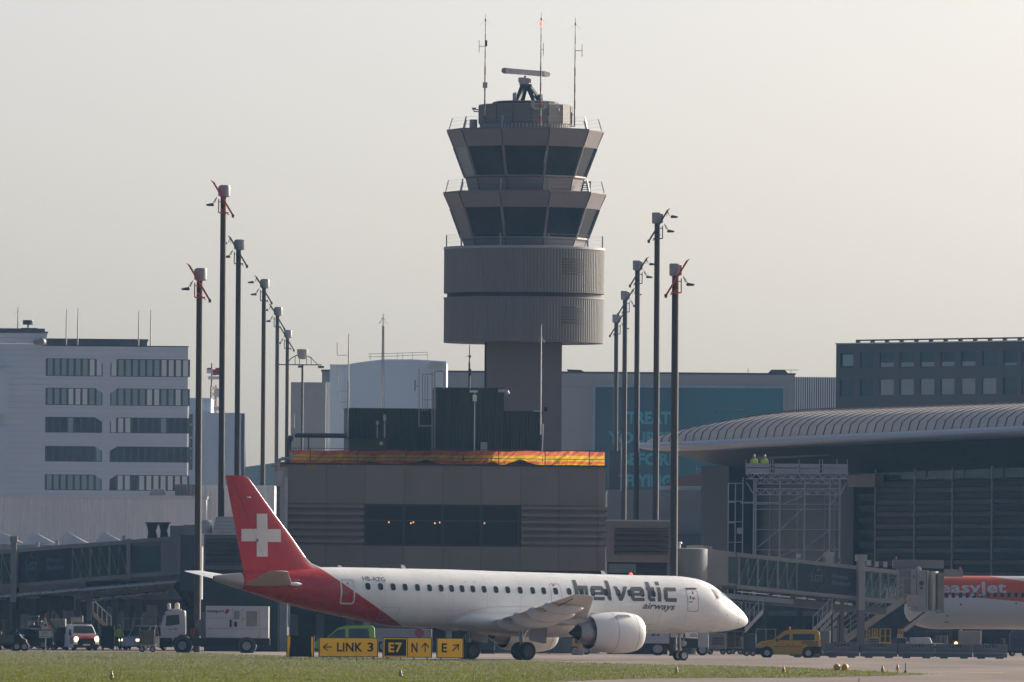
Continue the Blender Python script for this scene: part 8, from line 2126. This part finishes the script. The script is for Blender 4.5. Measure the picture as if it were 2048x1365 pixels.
# yellow work platform
def platform(px, D, x0, x1, y0, y1, label):
    F = Frame(px, D); t_ = thing(F, 'work_platform', label, 'platform', 'yellow railings behind the barriers'); a, c = F.u(x0), F.u(x1); zt_, zb_ = F.z(y0, px), F.z(y1, px)
    b = MB()
    for v in (-.5, .5):
        for q in (a, (a+c)/2, c): b.bar((q, v, zb_), (q, v, zt_), .06)
        for z in (zt_, (zt_+zb_)/2): b.bar((a, v, z), (c, v, z), .05)
    for q in (a, c): b.bar((q, -.5, zt_), (q, .5, zt_), .05)
    b.build('railing', mat('platform_yellow', (.42, .27, .03), .5), t_)
    b = MB(); b.box(a-.05, c+.05, -.55, .55, zb_-.15, zb_+.1); b.build('deck', mat('platform_yellow', (0, 0, 0)), t_)
    b = MB(); [b.bar((q, v, 0), (q, v, zb_-.15), .08) for q in (a+.1, c-.1) for v in (-.4, .4)]; b.each('leg', DARK, t_)
platform(1770, 790, 1760.5, 1781, 1258, 1287, 'yellow railed work platform behind the barriers, under the service stairs')
platform(1802, 812, 1797, 1806, 1259, 1278, 'narrow yellow platform just left of the belt loader'); platform(1752, 815, 1745, 1755, 1258, 1276, 'narrow yellow frame left of the larger yellow platform')
platform(1712, 808, 1728, 1739, 1260, 1280, 'yellow frame behind the foot of the service stairs')
# dollies, racks and boxes as background equipment
EQ = [mat('kit_grey', (.18, .18, .18), .6, var=.2), mat('kit_cream', (.34, .31, .27), .6, var=.15), mat('kit_brown', (.11, .09, .08), .7, var=.3), mat('kit_blue', (.06, .08, .11), .6, var=.2), mat('kit_dark', (.035, .038, .042), .6, var=.3), mat('kit_orange', (.35, .10, .03), .6)]
def rack(px, D, x0, x1, y0, m, label, kind):
    F = Frame(px, D); name, cat = {'d': ('container_dolly', 'dolly'), 'b': ('equipment_case', 'case'), 't': ('ground_power_unit', 'power unit')}[kind]
    t_ = thing(F, name, label, cat); a, c = F.u(x0), F.u(x1); zt_ = F.z(y0, px)
    if kind == 'd':
        b = MB(); b.box(a, c, -.7, .7, .42, .52); b.box(a, c, -.7, .7, zt_-.06, zt_); n = max(2, int((c-a)/.7))
        for k in range(n+1): q = a+.03+(c-a-.06)*k/n; b.bar((q, -.68, .5), (q, -.68, zt_), .05); b.bar((q, .68, .5), (q, .68, zt_), .05)
        b.build('frame', m, t_); b = MB(); x = a+.1; rg2 = random.Random(px)
        while x < c-.3: w2 = rg2.uniform(.3, .6); b.box(x, min(c-.1, x+w2), -.5, .5, .53, .53+rg2.uniform(.3, max(.35, zt_-.8))); x += w2+.05
        b.build('cargo', EQ[int(px) % 4], t_, bevel=.03)
    elif kind == 'b':
        b = MB(); b.box(a, c, -.6, .6, .25, zt_); b.build('housing', m, t_, bevel=.05); b = MB(); b.box(a+.08, c-.08, -.615, -.6, .25+(zt_-.25)*.45, zt_-.12); b.build('door', EQ[(int(px)+1) % 4], t_)
    else:
        b = MB(); b.prism([(a, .35), (a, zt_-.25), (a+.3, zt_), (c, zt_), (c, .35)], -.65, .65); b.build('housing', m, t_, bevel=.05); b = MB(); [b.box(a+.35, c-.15, -.665, -.65, .7+k*.14, .76+k*.14) for k in range(4)]; b.build('grille', DARK, t_)
        b = MB(); b.bar((a-.7, 0, .3), (a, 0, .45), .05); b.build('drawbar', DARK, t_)
    for q in (a+.2, c-.2):
        for s_ in (-1, 1): wheel_obj(t_, (q, s_*.6, .2), .2, .12)
for args in ((1435, 800, 1415, 1452, 1266, EQ[1], 'pale power unit under the jet nose, beside the white locker', 't'),
             (1470, 804, 1453, 1487, 1262, EQ[0], 'low grey dolly right below the tip of the jet nose', 'd'),
             (1500, 770, 1488, 1512, 1268, EQ[4], 'dark power unit in front of the yellow van', 't'),
             (1530, 812, 1512, 1552, 1258, EQ[1], 'cream dolly behind the bonnet of the yellow van', 'd'),
             (1580, 820, 1556, 1602, 1256, EQ[4], 'dark dolly behind the roof of the yellow van', 'd'),
             (1655, 790, 1641, 1660, 1262, EQ[0], 'grey case between the yellow van and the stairs foot', 'b'),
             (1745, 796, 1730, 1760, 1276, EQ[0], 'rounded grey unit behind the barriers, left of the yellow platform', 't'),
             (1795, 800, 1783, 1812, 1276, EQ[3], 'blue-grey power unit between the yellow platform and the pickup', 't'),
             (1880, 835, 1852, 1900, 1262, EQ[2], 'brown loaded dolly under the parked airliner', 'd'),
             (1915, 840, 1903, 1930, 1262, EQ[2], 'brown dolly right beside the parked nose gear', 'd'),
             (1940, 812, 1918, 1962, 1262, EQ[1], 'large pale grey case under the parked airliner', 'b'),
             (1990, 806, 1966, 2015, 1262, EQ[4], 'dark open rack behind the rightmost barrier', 'd'),
             (2035, 812, 2019, 2056, 1260, EQ[3], 'blue-grey unit at the right edge beside the last barrier', 't'),
             (10, 830, -12, 26, 1240, EQ[2], 'brown loaded dolly at the far left under the bridge', 'd'),
             (115, 835, 100, 132, 1238, EQ[1], 'cream case behind the covered load under the left bridge', 'b'),
             (152, 838, 140, 166, 1232, EQ[3], 'blue-grey case above the red and white van', 'b'),
             (195, 842, 180, 214, 1238, EQ[2], 'brown dolly under the left bridge beyond the van', 'd'),
             (265, 845, 246, 284, 1236, EQ[0], 'grey dolly behind the blue and white car', 'd'),
             (310, 845, 290, 328, 1234, EQ[2], 'brown dolly behind the cab of the white truck', 'd'),
             (60, 845, 44, 78, 1232, EQ[0], 'grey dolly far back behind the warning sign', 'd')):
    rack(*args)
# dark building face under the left bridge and behind the right equipment
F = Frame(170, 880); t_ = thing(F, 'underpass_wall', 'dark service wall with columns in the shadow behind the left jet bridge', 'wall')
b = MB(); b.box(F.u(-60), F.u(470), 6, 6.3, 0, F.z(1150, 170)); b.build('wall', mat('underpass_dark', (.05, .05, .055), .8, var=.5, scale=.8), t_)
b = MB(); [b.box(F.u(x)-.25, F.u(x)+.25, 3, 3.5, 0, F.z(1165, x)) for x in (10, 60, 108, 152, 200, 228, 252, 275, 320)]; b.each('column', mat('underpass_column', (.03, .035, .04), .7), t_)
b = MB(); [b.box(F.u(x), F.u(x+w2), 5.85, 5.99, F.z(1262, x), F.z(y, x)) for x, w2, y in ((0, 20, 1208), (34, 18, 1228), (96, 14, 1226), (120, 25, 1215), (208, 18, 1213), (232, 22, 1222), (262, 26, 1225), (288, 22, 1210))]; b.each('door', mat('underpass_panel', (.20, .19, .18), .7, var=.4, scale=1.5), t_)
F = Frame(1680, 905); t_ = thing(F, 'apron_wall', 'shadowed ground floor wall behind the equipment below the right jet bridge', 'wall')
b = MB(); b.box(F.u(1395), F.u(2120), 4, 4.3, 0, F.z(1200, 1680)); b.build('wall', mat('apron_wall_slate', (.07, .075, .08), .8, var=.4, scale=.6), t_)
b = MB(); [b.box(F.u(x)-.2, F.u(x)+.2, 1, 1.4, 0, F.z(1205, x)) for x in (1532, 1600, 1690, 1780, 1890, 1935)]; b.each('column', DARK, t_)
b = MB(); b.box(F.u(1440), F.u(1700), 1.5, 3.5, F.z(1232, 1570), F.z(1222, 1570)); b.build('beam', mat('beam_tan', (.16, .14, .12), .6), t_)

# ------------------------------------------------------------------ people
SKIN = mat('skin', (.45, .26, .19), .6); VEST = mat('hi_vis_vest', (.34, .50, .03), .6, var=.05); TROU = mat('dark_trousers', (.025, .028, .035), .8); HAIR = mat('dark_hair', (.03, .02, .015), .7); HELM = mat('helmet_white', (.35, .35, .34), .4)
def person(F, label, stride=.12, z=0):
    t_ = thing(F, 'person', label, 'person'); t_.location.z += z
    J = {'pel': (0, 0, .95), 'sp': (0, -.01, 1.15), 'ch': (0, 0, 1.38), 'nk': (0, 0, 1.52), 'hd': (0, -.02, 1.62), 'hd2': (0, -.02, 1.74)}
    for s, n in ((-1, 'l'), (1, 'r')):
        J.update({'hp'+n: (s*.10, 0, .92), 'kn'+n: (s*.12, -s*stride*.6, .50), 'an'+n: (s*.12, s*stride*.2-s*stride, .09), 'to'+n: (s*.13, -.17-s*stride, .05), 'sh'+n: (s*.20, 0, 1.42), 'el'+n: (s*.27, .03, 1.14), 'wr'+n: (s*.27, -.10, .90), 'ha'+n: (s*.26, -.13, .82)})
    ed = [('pel', 'sp'), ('sp', 'ch'), ('ch', 'nk'), ('nk', 'hd'), ('hd', 'hd2')]
    for n in 'lr': ed += [('pel', 'hp'+n), ('hp'+n, 'kn'+n), ('kn'+n, 'an'+n), ('an'+n, 'to'+n), ('ch', 'sh'+n), ('sh'+n, 'el'+n), ('el'+n, 'wr'+n), ('wr'+n, 'ha'+n)]
    rad = {'pel': .145, 'sp': .135, 'ch': .16, 'nk': .06, 'hd': .095, 'hd2': .085, 'hp': .10, 'kn': .065, 'an': .045, 'to': .04, 'sh': .075, 'el': .048, 'wr': .034, 'ha': .04}
    ks = list(J); me = bpy.data.meshes.new('body'); me.from_pydata([J[k_] for k_ in ks], [(ks.index(a), ks.index(c)) for a, c in ed], []); o = bpy.data.objects.new('body', me); COL.objects.link(o); o.parent = t_; me.materials.append(TROU)
    sk = o.modifiers.new('skin', 'SKIN'); su = o.modifiers.new('sub', 'SUBSURF'); su.levels = su.render_levels = 1
    for i, k_ in enumerate(ks):
        r = rad.get(k_, rad.get(k_[:2])); me.skin_vertices[0].data[i].radius = (r, r*.8)
    me.skin_vertices[0].data[0].use_root = True
    b = MB(); N = 16
    b.loft([[(a*math.cos(q), c*math.sin(q), z_) for q in [2*math.pi*k_/N for k_ in range(N)]] for z_, a, c in ((.90, .20, .155), (1.0, .20, .155), (1.15, .195, .15), (1.35, .225, .165), (1.45, .20, .13), (1.50, .09, .08))]); v_ = b.build('vest', VEST, t_, smooth=True)
    b = MB(); b.lathe([(.03, 1.53), (.085, 1.56), (.10, 1.63), (.095, 1.70), (.06, 1.77), (.01, 1.80)], c=(0, -.02, 0), n=14); h_ = b.build('head', SKIN, t_, smooth=True)
    b = MB(); b.lathe([(.108, 1.68), (.106, 1.74), (.07, 1.81), (.01, 1.83)], c=(0, -.01, 0), n=14); b.build('helmet', HELM, t_, smooth=True)
    b = MB(); b.box(-.012, .012, -.135, -.11, 1.62, 1.66); b.build('nose', SKIN, t_)
    for s in (-1, 1):
        b = MB(); b.tube((s*.20, 0, 1.42), (s*.275, .03, 1.13), .07, .055, 10); b.tube((s*.275, .03, 1.13), (s*.27, -.10, .92), .055, .04, 10); b.build('sleeve', VEST, t_, smooth=True)
    return t_
person(Frame(238.5, 792, 15), 'worker in a yellow high-visibility vest and dark trousers standing under the left bridge', .14)
zd = SP(1590, 947)[2]
for k, x in enumerate((1506, 1527)):
    F = Frame(x, 926, 0); person(F, ['worker in a yellow vest on the scaffold platform, left of the other', 'worker in a yellow vest on the scaffold platform, right of the other'][k], .05, zd-.3)
# ------------------------------------------------------------------ thin bluish air over the whole airport
hz = MB(); hz.box(-1810, 1810, -260, 3310, -1.0, 90); 
hm = bpy.data.materials.new('haze'); hm.use_nodes = True; ht = hm.node_tree; ht.nodes.remove(ht.nodes['Principled BSDF'])
pv = ht.nodes.new('ShaderNodeVolumePrincipled'); pv.inputs['Color'].default_value = (.30, .60, 1, 1); pv.inputs['Density'].default_value = .000045; pv.inputs['Anisotropy'].default_value = .2
ht.links.new(pv.outputs[0], ht.nodes['Material Output'].inputs['Volume'])
ho = hz.build('haze', hm); tag(ho, 'pale blue haze hanging over the airport', None, None, 'stuff')
